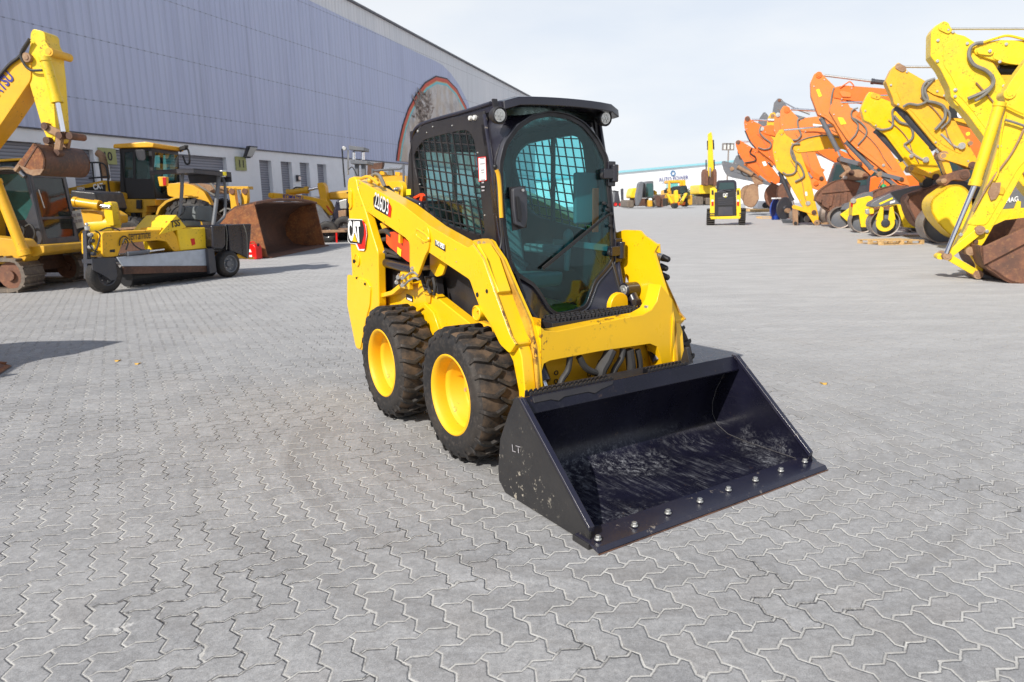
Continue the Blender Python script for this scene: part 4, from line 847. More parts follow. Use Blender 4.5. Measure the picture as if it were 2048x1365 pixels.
# serrated step strips along the top of the bucket
for ya, yb in ((-.70, -.16), (.08, .40)):
    for x in (XT-.012, XT-.055):
        n = int((yb-ya)/.028); pr = [(ya, ZT-.02)]
        for i in range(n): y = ya+i*.028; pr += [(y+.003, ZT+.014), (y+.016, ZT+.016), (y+.018, ZT+.006), (y+.026, ZT+.007)]
        pr.append((yb, ZT-.02)); g = G(); g.slab([V((x, y, z)) for y, z in pr], (.006, 0, 0)); g.done('serrated_strip', M['satin'], BK, smooth=0)
g = G(); g.box((XT-.17, -.52, ZT-.10), (XT-.06, .50, ZT-.02)); g.done('coupler_beam', M['satin'], BK, .004)
for y in (-.56, -.2, .2, .56):
    g = G(); g.slab([(.49, y, .10), (.52, y, .28), (.58, y, .42), (.54, y, .44), (.44, y, .40), (.42, y, .2)], (0, .02, 0)); g.done('coupler_plate', M['satin'], BK, .003)
g = G(); g.slab([(.680, -.70, .520), (.680, -.18, .520), (.693, -.20, .502), (.700, -.28, .492), (.708, -.33, .480), (.700, -.37, .492), (.700, -.52, .492), (.708, -.56, .480), (.700, -.60, .492), (.700, -.70, .492)], (.006, 0, .005)); g.done('step_pad', M['satin'], BK, .002)
g = G(); g.slab([(XT-.2, .53, ZT-.05), (XT-.12, .53, ZT-.05), (XT-.15, .53, ZT+.05), (XT-.17, .53, ZT+.05)], (0, .03, 0)); g.done('lock_lever', M['satin'], BK, .003)
# stamped letters, worn, on both side plates
text('LT', H.at(1026, 903, 1, -hb-.003), H.at(1043, 908, 1, -hb-.003), .035, (0, -1, 0), M['lgrey'], BK, 'stamp', bold=-.01)
text('LT', V((XT+.18, hb-.014, .30)), V((XT+.10, hb-.014, .30)), .07, (0, -1, 0), M['dgrey'], BK, 'stamp') if 0 else None
# ================= shared machine pieces =================
def wheel(par, c, ax, r, w, rim='dgrey', rr=.55, lugs=0, n=32, name='wheel', tyre='rubber'):
    """Tyre and dished rim; c is the middle of the tyre, ax points out of the rim's face."""
    h = bpy.data.objects.new(name, None); COL.objects.link(h); h.parent = par; h.location = V(c)
    ax = V(ax).normalized(); hw = w/2; g = G()
    g.lathe((0, 0, 0), ax, [(r*rr, hw*.75), (r*rr*1.06, hw*.98), (r*.78, hw), (r*.93, hw*.86), (r, hw*.62), (r, -hw*.62), (r*.93, -hw*.86), (r*.78, -hw), (r*rr*1.06, -hw*.98), (r*rr, -hw*.75)], n)
    if lugs:
        x = ax.orthogonal().normalized(); y = ax.cross(x)
        for i in range(lugs*2):
            s_ = 1 if i % 2 else -1; t = 2*pi*i/(lugs*2); f = lambda th, a, rad: (x*cos(th)+y*sin(th))*rad+ax*a*s_
            d = pi/lugs*.42; tp = [f(t-d, hw*.95, r*1.0), f(t+d, hw*.95, r*1.0), f(t+d*1.8, -hw*.02, r*1.045), f(t+d*.2, -hw*.02, r*1.045)]
            bt = [f(t-d, hw*.99, r*.88), f(t+d, hw*.99, r*.88), f(t+d*1.8, -hw*.02, r*.97), f(t+d*.2, -hw*.02, r*.97)]
            tp[0:0] = []; A = [g.b.verts.new(p) for p in tp]; B = [g.b.verts.new(p) for p in bt]; g.b.faces.new(A)
            for k in range(4): g.b.faces.new((A[k], B[k], B[(k+1) % 4], A[(k+1) % 4]))
    g.done('tyre', M[tyre], h)
    g = G(); q = r*rr; g.lathe((0, 0, 0), ax, [(q*1.0, hw*.7), (q*1.05, hw*.96), (q*.95, hw*.9), (q*.88, hw*.45), (q*.45, hw*.30), (q*.36, hw*.62), (0, hw*.66)], n)
    rm = g.done('rim', M[rim], h)
    x = ax.orthogonal().normalized(); y = ax.cross(x); g = G()
    for i in range(6): t = 2*pi*i/6; p = (x*cos(t)+y*sin(t))*q*.62+ax*hw*.34; g.cyl(p, p+ax*hw*.12, q*.055, n=6)
    g.done('wheel_nuts', M['steel'], rm); return h
def crawler(par, x0, x1, y0, y1, h, mat='track', name='crawler_track', pitch=.17):
    """One crawler track: belt with grouser bars, and its rollers inside."""
    r = h/2; pts = []; k = 8
    for i in range(k+1): a = -pi/2+pi*i/k; pts.append((x1-r+cos(a)*r, r+sin(a)*r))
    for i in range(k+1): a = pi/2+pi*i/k; pts.append((x0+r+cos(a)*r, r+sin(a)*r))
    t = .07; inn = [(x0+r+(x-x0-r)*1.0 if 0 else x-math.copysign(min(t, abs(x-(x0+x1)/2)), x-(x0+x1)/2)*(1 if abs(x-(x0+x1)/2) > (x1-x0)/2-r else 0), min(max(z, t), h-t)) for x, z in pts]
    g = G(); g.slabh([V((x, y0, z+.01)) for x, z in pts], [[V((x, y0, z+.01)) for x, z in inn]], (0, y1-y0, 0))
    L = x1-x0-2*r; per = 2*L+2*pi*r; n = int(per/pitch)
    for i in range(n):
        s_ = per*i/n
        if s_ < L: p, d = (x0+r+s_, 0), (1, 0)
        elif s_ < L+pi*r: a = -pi/2+(s_-L)/r; p, d = (x1-r+cos(a)*r, r+sin(a)*r), (-sin(a), cos(a))
        elif s_ < 2*L+pi*r: p, d = (x1-r-(s_-L-pi*r), h), (-1, 0)
        else: a = pi/2+(s_-2*L-pi*r)/r; p, d = (x0+r+cos(a)*r, r+sin(a)*r), (-sin(a), cos(a))
        nx, nz = d[1], -d[0]
        g.slab([V((p[0]-d[0]*.02, y0-.005, p[1]-d[1]*.02+.01)), V((p[0]+d[0]*.02, y0-.005, p[1]+d[1]*.02+.01)), V((p[0]+d[0]*.012+nx*.03, y0-.005, max(.002, p[1]+d[1]*.012+nz*.03+.01))), V((p[0]-d[0]*.012+nx*.03, y0-.005, max(.002, p[1]-d[1]*.012+nz*.03+.01)))], (0, y1-y0+.01, 0))
    o = g.done(name, M[mat], par, smooth=0); ym = (y0+y1)/2; w_ = (y1-y0)*.36
    g = G(); g.box((x0+r, ym-w_*.7, h*.3), (x1-r, ym+w_*.7, h*.72)); g.done('track_frame', M['rustd'], o, .01)
    for x in (x0+r, x1-r):
        g = G(); g.cyl((x, ym-w_, r), (x, ym+w_, r), r*.78, n=18); g.cyl((x, ym-w_*1.3, r), (x, ym+w_*1.3, r), r*.3, n=14); g.done('idler_wheel', M['rust'], o)
    return o
def cap2(p, q, r, k=6):
    """Outline of a bar with round ends, in the plane of constant y."""
    d = V((q.x-p.x, 0, q.z-p.z)).normalized(); n = V((-d.z, 0, d.x)); o = []
    for i in range(k+1): a = -pi/2+pi*i/k; o.append(q+d*cos(a)*r+n*sin(a)*r)
    for i in range(k+1): a = pi/2+pi*i/k; o.append(p+d*cos(a)*r+n*sin(a)*r)
    return o
def part(par, fr, pts, y0, y1, name, mat, bev=.012, rad=0, label=None):
    """A plate or box section: outline measured on plane y = y0, carried through to y1."""
    a = fr.L(pts, 1, y0); a = rnd(a, rad) if rad else a
    g = G(); g.slab(a, (0, y1-y0, 0)); return g.done(name, M[mat] if isinstance(mat, str) else mat, par, bev, label=label)
def ppin(par, fr, p, y0, y1, r, mat='rust', name='pin'):
    a = fr.at(p[0], p[1], 1, y0); g = G(); g.cyl((a.x, y0, a.z), (a.x, y1, a.z), r, n=16); g.cyl((a.x, y0+(y0-y1)*.02, a.z), (a.x, y0, a.z), r*.55, n=10); return g.done(name, M[mat], par, .003)
def plink(par, fr, p, q, y0, y1, r, name='link', mat='rust'):
    a, b = fr.at(*p, 1, y0), fr.at(*q, 1, y0); g = G(); g.slab(cap2(a, b, r), (0, y1-y0, 0)); return g.done(name, M[mat], par, .006)
def pram(par, fr, p, q, y, r, m1='grey', rod=None, m2='chrome', name='hydraulic_cylinder'):
    """Hydraulic cylinder from p to q (pixels) in plane y; a chromed rod carries on to rod."""
    a, b = fr.at(*p, 1, y), fr.at(*q, 1, y); d = (b-a).normalized(); g = G(); g.cyl(a, b, r, n=18); g.cyl(b-d*r*1.2, b, r*1.18, n=18); g.cyl(a, a+d*r*.8, r*1.15, n=18)
    o = g.done(name, M[m1], par, .004)
    if rod: c = fr.at(*rod, 1, y); g = G(); g.cyl(b, c, r*.5, n=14); g.done('piston_rod', M[m2], o)
    return o
def phose(par, fr, pts, y, r=.03, mat='hoseg', name='hose'):
    g = G(); g.tube(fr.L(pts, 1, y), r, 7); return g.done(name, M[mat], par)
def sheet(par, pts, t, name, mat, label=None):
    g = G(); g.slab(pts, t); return g.done(name, M[mat], par, smooth=0, label=label)
def copy_tree(o, par=None):
    c = o.copy(); COL.objects.link(c)
    if par is not None: c.parent = par; c.matrix_parent_inverse = o.matrix_parent_inverse
    for ch in list(o.children): copy_tree(ch, c)
    return c
def bucket(par, fr, side, y0, y1, mat, lipi=(0, 1), t=.05, teeth=True, name='digger_bucket', open_=None, shell=None):
    """Excavator bucket: two side plates and a shell that follows the outline, open between the outline points open_."""
    a = fr.L(side, 1, y0); n = len(a); w = V((0, y1-y0, 0)); B = bpy.data.objects.new(name, None); COL.objects.link(B); B.parent = par
    i0, i1 = open_; idx = []; i = i1
    while i != i0: idx.append(i); i = (i+1) % n
    idx.append(i0); g = G(); c = sum(a, V())/n; L = [a[i] for i in idx]
    for _ in range(2):                                     # round the shell between its two lips
        L = [L[0]]+[q for u, v in zip(L, L[1:]) for q in (u*.75+v*.25, u*.25+v*.75)][1:-1]+[L[-1]]
    rest = []; j = (i0+1) % n
    while j != i1: rest.append(a[j]); j = (j+1) % n
    for o in (V((0, 0, 0)), w-w.normalized()*t):
        g = G(); g.slab([p+o for p in L+rest], w.normalized()*t); g.done('side_plate', M[mat], B, .006)
    g = G(); inn = [p+(c-p).normalized()*t for p in L]; g.slab(L+inn[::-1], w); g.done('bucket_shell', M[shell or mat], B, .006)
    if teeth:
        lip = a[i0]; d = (a[i0]-a[i1]).normalized(); d = (lip-a[(i0-1) % n]).normalized() if teeth == 2 else d
        for k in range(5):
            q = lip+w*(.06+.88*k/4); g = G(); g.bar(q-d*.08, q+d*.16, .09, .06); g.done('tooth', M['rustd' if mat != 'rusto' else 'tan'], B, .01)
    return B
M['rustx'] = rust('rust_shell', (.11, .048, .03), (.06, .035, .028), (.2, .09, .045), .6); M['glassx'] = glass('dark_cab_glass', (.22, .46, .44), .05)
# ================= left side of the yard =================
# --- red fuel can ---
c = ground(510, 518.5); fr = Fr(c.x, c.y, R(-25)); t = thing('fuel_can', fr, 'small red plastic fuel can on the paving beside the big rusty bucket', 'fuel can')
g = G(); g.slab(rnd([(-.18, -.12, .0), (.18, -.12, .0), (.18, -.12, .34), (.10, -.12, .42), (-.18, -.12, .42)], .04), (0, .24, 0)); g.done('can_body', M['redp'], t, .03, 3)
g = G(); g.tube([(-.13, 0, .42), (-.10, 0, .47), (.03, 0, .47), (.06, 0, .42)], .014); g.done('handle', M['redp'], t); g = G(); g.cyl((.14, 0, .37), (.18, 0, .42), .035, n=12); g.done('cap', M['ink'], t)
g = G(); g.slab([(-.08, -.122, .20), (.02, -.122, .20), (-.02, -.122, .28), (-.05, -.122, .28)], (0, -.002, 0)); g.slab([(-.08, -.122, .07), (.02, -.122, .07), (.02, -.122, .12), (-.08, -.122, .12)], (0, -.002, 0)); g.done('can_label', M['label'], t, smooth=0)
# --- sweeper ---
S = Fr(-7.05, 11.98, atan2(14.40-11.98, -5.91+7.05)); ST = thing('road_sweeper', S, 'yellow ride-on road sweeper with flat dark canopy and grey brush housing', 'road sweeper')
pp = lambda *a, **k: part(ST, S, *a, **k)
def at0(x, y, yy=0): return S.at(x, y, 1, yy)
c = at0(212, 555, .1); wheel(ST, (c.x, .15, .30), (0, -1, 0), .295, .2, 'dgrey', .55, name='caster_wheel')
c = at0(455, 528, .1); wheel(ST, (c.x, .12, .28), (0, -1, 0), .275, .24, 'grey', .62, name='rear_wheel')
wheel(ST, (c.x, 1.3, .28), (0, 1, 0), .275, .24, 'grey', .62, name='rear_wheel')
pp([(182, 518), (228, 516), (231, 535), (234, 552), (229, 560), (221, 562), (214, 556), (200, 548), (184, 540)], .02, .0, 'caster_fork', 'dgrey', bev=.006)
pp([(184, 520), (226, 518), (224, 526), (186, 528)], .02, .30, 'caster_crown', 'dgrey', bev=.006)
pp([(172, 462), (181, 462), (183, 560), (175, 558)], .35, .45, 'jack_post', 'dgrey', bev=.006)
g = G(); p = at0(174, 455, .4); g.cyl(p-V((0, 0, .05)), p+V((0, 0, .02)), .045, n=14); g.ball(p+V((0, 0, .05)), .03); g.done('jack_handle', M['steel'], ST)
pp([(204, 468), (208, 465), (321, 460), (322, 455), (345, 460), (354, 474), (362, 503), (349, 504), (342, 497), (333, 484), (316, 481), (244, 488), (236, 513), (212, 515), (205, 508)], .18, .75, 'main_frame', 'yel2', rad=.02)
part(ST, S, [(220, 500), (230, 499), (230, 505), (220, 505)], .175, .18, 'frame_slot', 'ink', 0)
pp([(186, 466), (198, 466), (202, 508), (190, 512)], .30, .6, 'pivot_block', 'yel3', bev=.02)
for i, (px, py) in enumerate(((184, 470), (187, 482), (184, 495), (190, 508))):
    p = at0(px, py, .25); g = G(); g.cyl(p, p+V((0, .08, 0)), .035, n=10); g.done('valve', M['dgrey' if i % 2 else 'steel'], ST, .004)
for q in (((186, 470), (178, 485), (186, 500), (196, 505)), ((190, 462), (200, 470), (196, 490), (190, 505)), ((246, 487), (250, 478), (256, 486), (252, 500)), ((262, 482), (270, 492), (284, 500), (300, 500)), ((200, 462), (215, 456), (232, 458), (240, 462))): phose(ST, S, q, .12, .013, 'hose')
text('terramite', at0(258, 481, .17), at0(302, 477, .17), .15, (0, -1, 0), M['ink'], ST, 'lettering', bold=.0, shear=.3)
g = G(); g.tube([at0(*q, .16) for q in ((239, 492), (240, 481), (245, 474), (251, 473), (256, 478))], .010, 6); g.tube([at0(*q, .16) for q in ((244, 491), (246, 484), (249, 482), (252, 488))], .006, 6); g.tube([at0(*q, .16) for q in ((260, 470), (280, 468), (302, 466))], .005, 6); g.done('logo_swash', M['ink'], ST)
# control hood: lit sloping front and dark-lettered side
g = G(); a, b, c_, d = [at0(*q, .15) for q in ((353, 430), (373, 455), (346, 463), (318, 470))]; w_ = V((0, .85, 0))
g.slab([a, b, c_, d], w_); g.done('control_hood', M['yel3'], ST, .01)
p = at0(322, 448, .5); g = G(); g.cyl(p+V((-.06, -.25, .02)), p+V((-.08, -.25, .03)), .025, n=8); g.done('warning_decal', M['lred'], ST)
text('TSS', at0(343, 456, .145), at0(362, 452, .145), .13, (0, -1, 0), M['ink'], ST, 'logo_lettering', bold=.03, shear=.2)
pp([(354, 457), (421, 455), (420, 497), (362, 503)], .15, 1.2, 'side_tank', 'yel3', bev=.03)
pp([(381, 478), (389, 477), (391, 489), (384, 492)], .146, .149, 'red_decal', 'lred', bev=0)
pp([(393, 414), (398, 412), (422, 412), (425, 416), (424, 444), (392, 440)], .45, .95, 'seat_back', 'seat', rad=.04); pp([(366, 445), (372, 441), (402, 444), (402, 453), (370, 453)], .45, .95, 'seat_cushion', 'seat', rad=.02)
g = G(); p = at0(356, 424, .6); ring = [p+V((cos(a)*.10, sin(a)*.17, cos(a)*.12)) for a in [2*pi*i/16 for i in range(17)]]; g.tube(ring, .013, 6, sm=False); g.tube([p, p+V((.05, 0, -.25))], .02, 6); g.done('steering_wheel', M['ink'], ST)
# canopy on its posts
B0 = at0(385, 337, .02); Cc = at0(461, 345, .02); hx = Cc.x; g = G(); bx = B0.x; zt_ = B0.z; zc2 = Cc.z
g.slab([(bx, .0, zt_), (hx, .0, zc2), (hx, 1.25, zc2), (bx, 1.25, zt_)], (0, 0, -.03)); g.slab([(bx, .0, zt_), (hx, .0, zc2), (hx, .0, zc2-.10), (bx, .0, zt_-.09)], (0, .02, 0)); g.slab([(bx, .0, zt_-.002), (bx, 1.25, zt_-.002), (bx, 1.25, zt_-.09), (bx, 0, zt_-.09)], (.02, 0, 0)); g.slab([(hx-.02, .0, zc2-.002), (hx-.02, 1.25, zc2-.002), (hx-.02, 1.25, zc2-.20), (hx-.02, 0, zc2-.20)], (.02, 0, 0)); CN = g.done('canopy', M['dgrey'], ST, .008)
for q, yy, r in ((((365, 346), (363, 392), (359, 436)), .5, .035), (((438, 350), (433, 400), (426, 455)), .15, .042), (((444, 352), (450, 372), (450, 425), (443, 440), (430, 452)), .18, .03), (((438, 350), (433, 400), (426, 455)), 1.1, .042)):
    g = G(); g.tube([at0(*k, yy) for k in q], r, 10); g.done('canopy_post', M['grey'], ST)
p = at0(446, 350, .05); g = G(); g.cyl(p+V((0, 0, -.02)), p+V((0, 0, .06)), .07, n=18); bc = g.done('beacon', M['lyel'], ST, .006); g = G(); g.cyl(p+V((0, 0, .06)), p+V((0, 0, .085)), .075, .07, 18); g.cyl(p+V((0, 0, -.045)), p+V((0, 0, -.02)), .055, n=18); g.done('beacon_ring', M['steel'], bc)
# black tank strapped at the back
pp([(456, 450), (503, 448), (502, 470), (498, 518), (478, 508), (460, 502)], .05, .95, 'water_tank', 'black', bev=.05, rad=.03)
a = [at0(*q, -.05) for q in ((424, 450), (451, 449), (452, 490), (447, 499), (426, 497))]; g = G(); g.slab(rnd(a, .05), (0, .4, 0)); g.done('fuel_tank', M['black'], ST, .05, 3)
for q in (((451, 449), (454, 470), (453, 500)), ((487, 448), (493, 470), (495, 518))): g = G(); g.tube([at0(*k, -.02) for k in q], .009, 5); g.done('tank_strap', M['hoseg'], ST)
pp([(478, 508), (500, 516), (512, 515), (505, 519), (478, 517), (470, 512)], .1, .9, 'rear_bumper', 'yel2', bev=.01)
# brush housing, flap, broom and its lift cylinder
pp([(235, 515), (418, 498), (418, 512), (414, 532), (246, 533)], .10, .14, 'brush_housing', plain('light_grey_panel', (.42, .46, .52), .35), bev=.006)
pp([(246, 512), (418, 498), (418, 505), (246, 518)], .14, .85, 'housing_top', 'dgrey', bev=.01)
pp([(247, 533.5), (414, 532), (414, 544), (247, 549)], .09, .12, 'rubber_flap', 'rustd', bev=.003)
a, b = at0(250, 545, .45), at0(420, 537, .45); g = G(); g.cyl((a.x, .45, .22), (b.x, .45, .22), .20, n=24)
random.seed(11)
for i in range(240):
    x = a.x+(b.x-a.x)*random.random(); th = random.uniform(-2.6, -.5); dx = random.uniform(-.03, .03); r0, r1 = .19, random.uniform(.205, .225)
    g.bar((x, .45+cos(th)*r0, .23+sin(th)*r0), (x+dx, .45+cos(th)*r1, max(.005, .23+sin(th)*r1)), .02, .006)
g.done('broom', M['ink'], ST, smooth=0)
pram(ST, S, (254, 508), (297, 503), .02, .035, 'grey', (328, 499)); pp([(416, 498), (428, 496), (434, 545), (420, 548)], .0, .08, 'hanger_plate', 'dgrey', bev=.01)
# --- small loader mostly hidden behind the sweeper ---
c = ground(215, 540); L2 = Fr(-8.7, 17.2, R(-2)); T = thing('wheel_loader', L2, 'yellow loader with folded lift arms and low bucket just behind the sweeper', 'wheel loader')
q2 = lambda *a, **k: part(T, L2, *a, **k)
pram(T, L2, (148, 404), (200, 412), .0, .11, 'yel2', (222, 415)); q2([(207, 405), (223, 405), (228, 452), (214, 452), (207, 425)], .0, .25, 'lift_arm', 'yel3', rad=.04); q2([(215, 403), (226, 405), (236, 450), (228, 455)], .6, .8, 'lift_arm', 'yel2', rad=.04)
g = G(); a, b = L2.at(185, 452, 1, .3), L2.at(232, 449, 1, .3); g.cyl((a.x, .3, a.z), (b.x, .3, b.z), .22, n=24); g.done('torque_tube', M['yel3'], T, .02)
q2([(150, 420), (190, 423), (205, 432), (205, 448), (170, 452), (150, 445)], .1, 1.2, 'chassis', 'yel2', rad=.03); g = G(); a, b = L2.at(236, 461, 1, .0), L2.at(306, 456, 1, .0)
g.slab([(a.x, -.1, a.z), (b.x, -.1, b.z), (b.x, -.1, .05), (b.x-.5, -.1, .02), (a.x, -.1, .15)], (0, 2.4, 0)); g.done('bucket', M['rustd'], T, .02); g = G(); g.bar((a.x, -.12, a.z+.03), (b.x, -.12, b.z+.03), .06, .05); g.done('bucket_rim', M['tan'], T)
for px in (165, 245):
    p = L2.at(px, 450, 1, 1.5); wheel(T, (p.x, 1.9, .62), (0, -1, 0), .6, .45, 'yel2', .5, 14, name='wheel')
    wheel(T, (p.x, .2 if px == 165 else 3.0, .62), (0, -1, 0), .6, .45, 'yel2', .5, 14, name='wheel')
q2([(140, 380), (190, 385), (200, 420), (140, 420)], 1.3, 2.6, 'engine_cover', 'satin', bev=.05)
# --- big wheel loader with the rusty bucket ---
c = ground(530, 517); LW = Fr(c.x, c.y, R(-2)); T = thing('wheel_loader', LW, 'large yellow wheel loader with teal cab windows and a huge rusty bucket on the ground', 'wheel loader'); T['group'] = ''
del T['group']
q2 = lambda *a, **k: part(T, LW, *a, **k); Y1 = 1.2
q2([(100, 383), (140, 376), (211, 360), (213, 386), (241, 385), (243, 430), (225, 445), (140, 440), (100, 430)], Y1+.2, Y1+2.2, 'engine_hood', 'gold', rad=.1)
q2([(148, 381), (211, 369), (211, 383), (148, 388)], Y1+.19, Y1+.2, 'hood_band', 'ink', bev=0); q2([(140, 389.5), (211, 385), (240, 384), (240, 386), (211, 387), (140, 391)], Y1+.19, Y1+.2, 'hood_line', 'label', bev=0)
text('980H', LW.at(155.5, 384, 1, Y1+.18), LW.at(170, 382, 1, Y1+.18), .13, (0, -1, 0), M['label'], T, 'model_number', bold=.02); text('CAT', LW.at(188, 380.5, 1, Y1+.18), LW.at(208, 377.5, 1, Y1+.18), .17, (0, -1, 0), M['label'], T, 'brand_lettering', bold=.04)
q2([(152, 402), (165, 390), (190, 389), (218, 404), (226, 424), (214, 420), (195, 402), (168, 402)], Y1-.3, Y1+.5, 'rear_fender', 'ink', rad=.1); q2([(176, 392), (186, 391), (187, 401), (177, 401)], Y1-.33, Y1-.3, 'rear_lamp_bracket', 'yel2', bev=0); q2([(189, 393), (196, 394), (197, 402), (190, 402)], Y1-.33, Y1-.3, 'rear_lamp', 'redlens', bev=0)
g = G(); p = LW.at(213, 357, 1, 2.2); g.cyl(p, p+V((-.03, 0, .55)), .11, n=18); g.tube([p+V((-.03, 0, .55)), p+V((-.06, 0, .68)), p+V((-.18, 0, .78))], .11, 12); g.done('exhaust_stack', M['tan'], T)
for q in (((172, 326), (200, 326), (212, 334), (218, 360)), ((184, 326), (190, 386)), ((199, 326), (207, 384)), ((178, 357), (214, 354)), ((214, 340), (220, 385), (236, 410), (236, 440))): phose(T, LW, q, 1.5, .025, 'ink', 'handrail')
# cab: side wall with two windows, windscreen, roof
YC2 = 1.75; sd_ = [(240, 298), (303, 296), (310, 398), (240, 398)]
a = LW.L(sd_, 1, YC2); w1 = LW.L([(249, 305), (265, 304), (266, 356), (249, 356)], 1, YC2); w2 = LW.L([(271, 304), (297, 303), (301, 358), (271, 358)], 1, YC2)
g = G(); g.slabh(a, [w1, w2], (0, .06, 0)); g.done('cab_side', M['ink'], T, .01); g = G(); g.slabh([p+V((0, 1.55, 0)) for p in a], [[p+V((0, 1.55, 0)) for p in w1], [p+V((0, 1.55, 0)) for p in w2]], (0, .06, 0)); g.done('cab_side', M['ink'], T, .01)
M['cabglass'] = glass('green_cab_glass', (.42, .80, .76), .05)
for w_ in (w1, w2):
    for dy in (.03, 1.58): g = G(); g.face([p+V((0, dy, 0)) for p in w_]); g.done('side_window', M['cabglass'], T, smooth=0)
x1 = a[1].x; z1, z0 = a[1].z, a[2].z; x2 = a[2].x
g = G(); fz = [V((x1, YC2+.06, z1)), V((x1, YC2+1.6, z1)), V((x2, YC2+1.6, z0)), V((x2, YC2+.06, z0))]; g.slabh(fz, [[V((x1+.02, YC2+.15, z1-.12)), V((x1+.02, YC2+1.5, z1-.12)), V((x2-.08, YC2+1.5, z0+.5)), V((x2-.08, YC2+.6, z0+.15)), V((x2-.08, YC2+.15, z0+.5))]], (-.05, 0, 0)); g.done('cab_front', M['ink'], T)
g = G(); g.face([V((x1+.02, YC2+.15, z1-.12)), V((x1+.02, YC2+1.5, z1-.12)), V((x2-.03, YC2+1.5, z0+.5)), V((x2-.03, YC2+.6, z0+.15)), V((x2-.03, YC2+.15, z0+.5))]); g.done('windscreen', M['cabglass'], T, smooth=0)
g = G(); g.box((a[0].x-.02, YC2, a[0].z-1.3), (a[0].x+.04, YC2+1.6, a[0].z)); g.done('cab_back', M['ink'], T); g = G(); g.slab([(a[0].x+.5, YC2+.5, z0+.1), (a[0].x+.65, YC2+.5, z0+.95), (a[0].x+.5, YC2+.5, z0+1.0), (a[0].x+.35, YC2+.5, z0+.1)], (0, .6, 0)); g.done('seat', M['seat'], T, .03)
g = G(); g.slab([(a[0].x-.15, YC2-.12, z1+.0), (x1+.12, YC2-.12, z1+.0), (x1+.15, YC2-.12, z1+.12), (x1-.1, YC2-.12, z1+.17), (a[0].x-.12, YC2-.12, z1+.12)], (0, 1.85, 0)); g.done('cab_roof', M['amber'], T, .03)
q2([(240, 399), (310, 399), (312, 412), (293, 413), (293, 426), (240, 426)], 1.6, 3.4, 'platform', 'gold', bev=.02); q2([(272, 400), (281, 400), (282, 418), (272, 418)], 1.5, 1.6, 'step_box', 'ink')
for px in (240, 252, 262, 284): q2([(px, 426), (px+8, 426), (px+8, 452), (px, 452)], 1.6, 1.9, 'frame_leg', 'gold' if px != 262 else 'ink')
g = G(); g.slab(rnd(LW.L([(270, 300), (289, 300), (291, 318), (288, 322), (276, 321), (272, 312)], 1, 1.55), .04), (0, .04, 0)); g.done('mirror', M['mirror'], T, .01); phose(T, LW, ((360, 304), (364, 300), (376, 300), (379, 325), (372, 328), (366, 312)), 3.2, .03, 'ink', 'mirror_frame')
q2([(358, 294), (371, 290), (370, 299), (360, 301)], 3.1, 3.3, 'work_lamp', 'ink'); q2([(315, 354), (332, 354), (332, 372), (319, 373)], 1.2, 1.35, 'lamp_box', 'yel2'); q2([(325, 355), (332, 355), (332, 371), (326, 371)], 1.18, 1.2, 'indicator_lamp', 'redlens', bev=0)
for dx, yy, sd in ((0, 1.35, -1), (0, 3.5, 1)):
    p = LW.at(388, 462, 1, 1.35); wheel(T, (p.x, yy, .86), (0, sd, 0), .84, .62, 'gold', .5, 18, name='wheel')
    p = LW.at(205, 462, 1, 1.35); wheel(T, (p.x, yy, .86), (0, sd, 0), .84, .62, 'gold', .5, 18, name='wheel')
g = G(); o_ = [LW.at(*q, 1, 1.1) for q in ((311, 430), (316, 415), (330, 402), (350, 394), (376, 393), (377, 396), (352, 398), (334, 406), (321, 418), (315, 431))]; g.slab(o_, (0, .65, 0)); g.done('front_fender', M['gold'], T, .01)
for y_ in (1.9, 3.0): part(T, LW, [(333, 368), (362, 366), (385, 371), (408, 384), (424, 412), (432, 440), (450, 466), (436, 478), (415, 462), (400, 425), (372, 400), (335, 392)], y_, y_+.25, 'lift_arm', 'amber', rad=.08)
q2([(350, 366), (372, 364), (452, 376), (452, 388), (400, 386), (356, 376)], 2.2, 2.9, 'tilt_cylinder', 'tan', rad=.04); q2([(440, 373), (496, 373), (497, 379), (440, 380)], 2.4, 2.8, 'cross_member', 'gold')
for y_, o in ((2.0, 0), (2.0, 1)):
    q2([(456+o*26, 378), (468+o*26, 376), (471+o*24, 400), (477+o*12, 428), (463+o*18, 428), (460+o*22, 400)], 1.9, 2.1, 'bell_crank', 'amber', rad=.05); ppin(T, LW, (463+o*26, 383), 1.86, 1.9, .09)
for q in (((392, 362), (402, 358), (414, 357), (426, 364), (440, 372)), ((388, 366), (404, 361), (420, 366), (432, 380)), ((476, 380), (482, 400), (480, 425)), ((440, 425), (452, 418), (466, 422), (472, 432)), ((378, 357), (395, 370), (430, 392))): phose(T, LW, q, 1.85, .03)
# its bucket: near side plate, far side plate, curved shell, worn lip
BW = (ground(649, 492.5)-V((c.x, c.y, 0))).length; BK2 = bpy.data.objects.new('loader_bucket', None); COL.objects.link(BK2); BK2.parent = T
spl_ = LW.L([(440, 450), (448, 444), (471, 435), (509, 407), (536, 515), (515, 516), (480, 505), (450, 485), (438, 468)], 1, 0)
x_l, z_l, x_t, z_t = spl_[4].x, .02, spl_[3].x, spl_[3].z
pf = [(x_l, z_l), (x_l-.7, .03), (x_l-1.15, .12), (x_l-1.4, .4), (x_l-1.42, .75), (x_l-1.2, 1.15), (x_l-.8, z_t-.12), (x_t, z_t)]
for y_ in (0, BW-.06): g = G(); g.slab([V((x-.02, y_, z)) for x, z in pf], (0, .06, 0)); g.done('side_plate', M['rusto'], BK2, .01)
g = G(); g.slab([p for p in spl_], (0, -.03, 0)); g.done('side_wing', M['rusto'], BK2, .01)
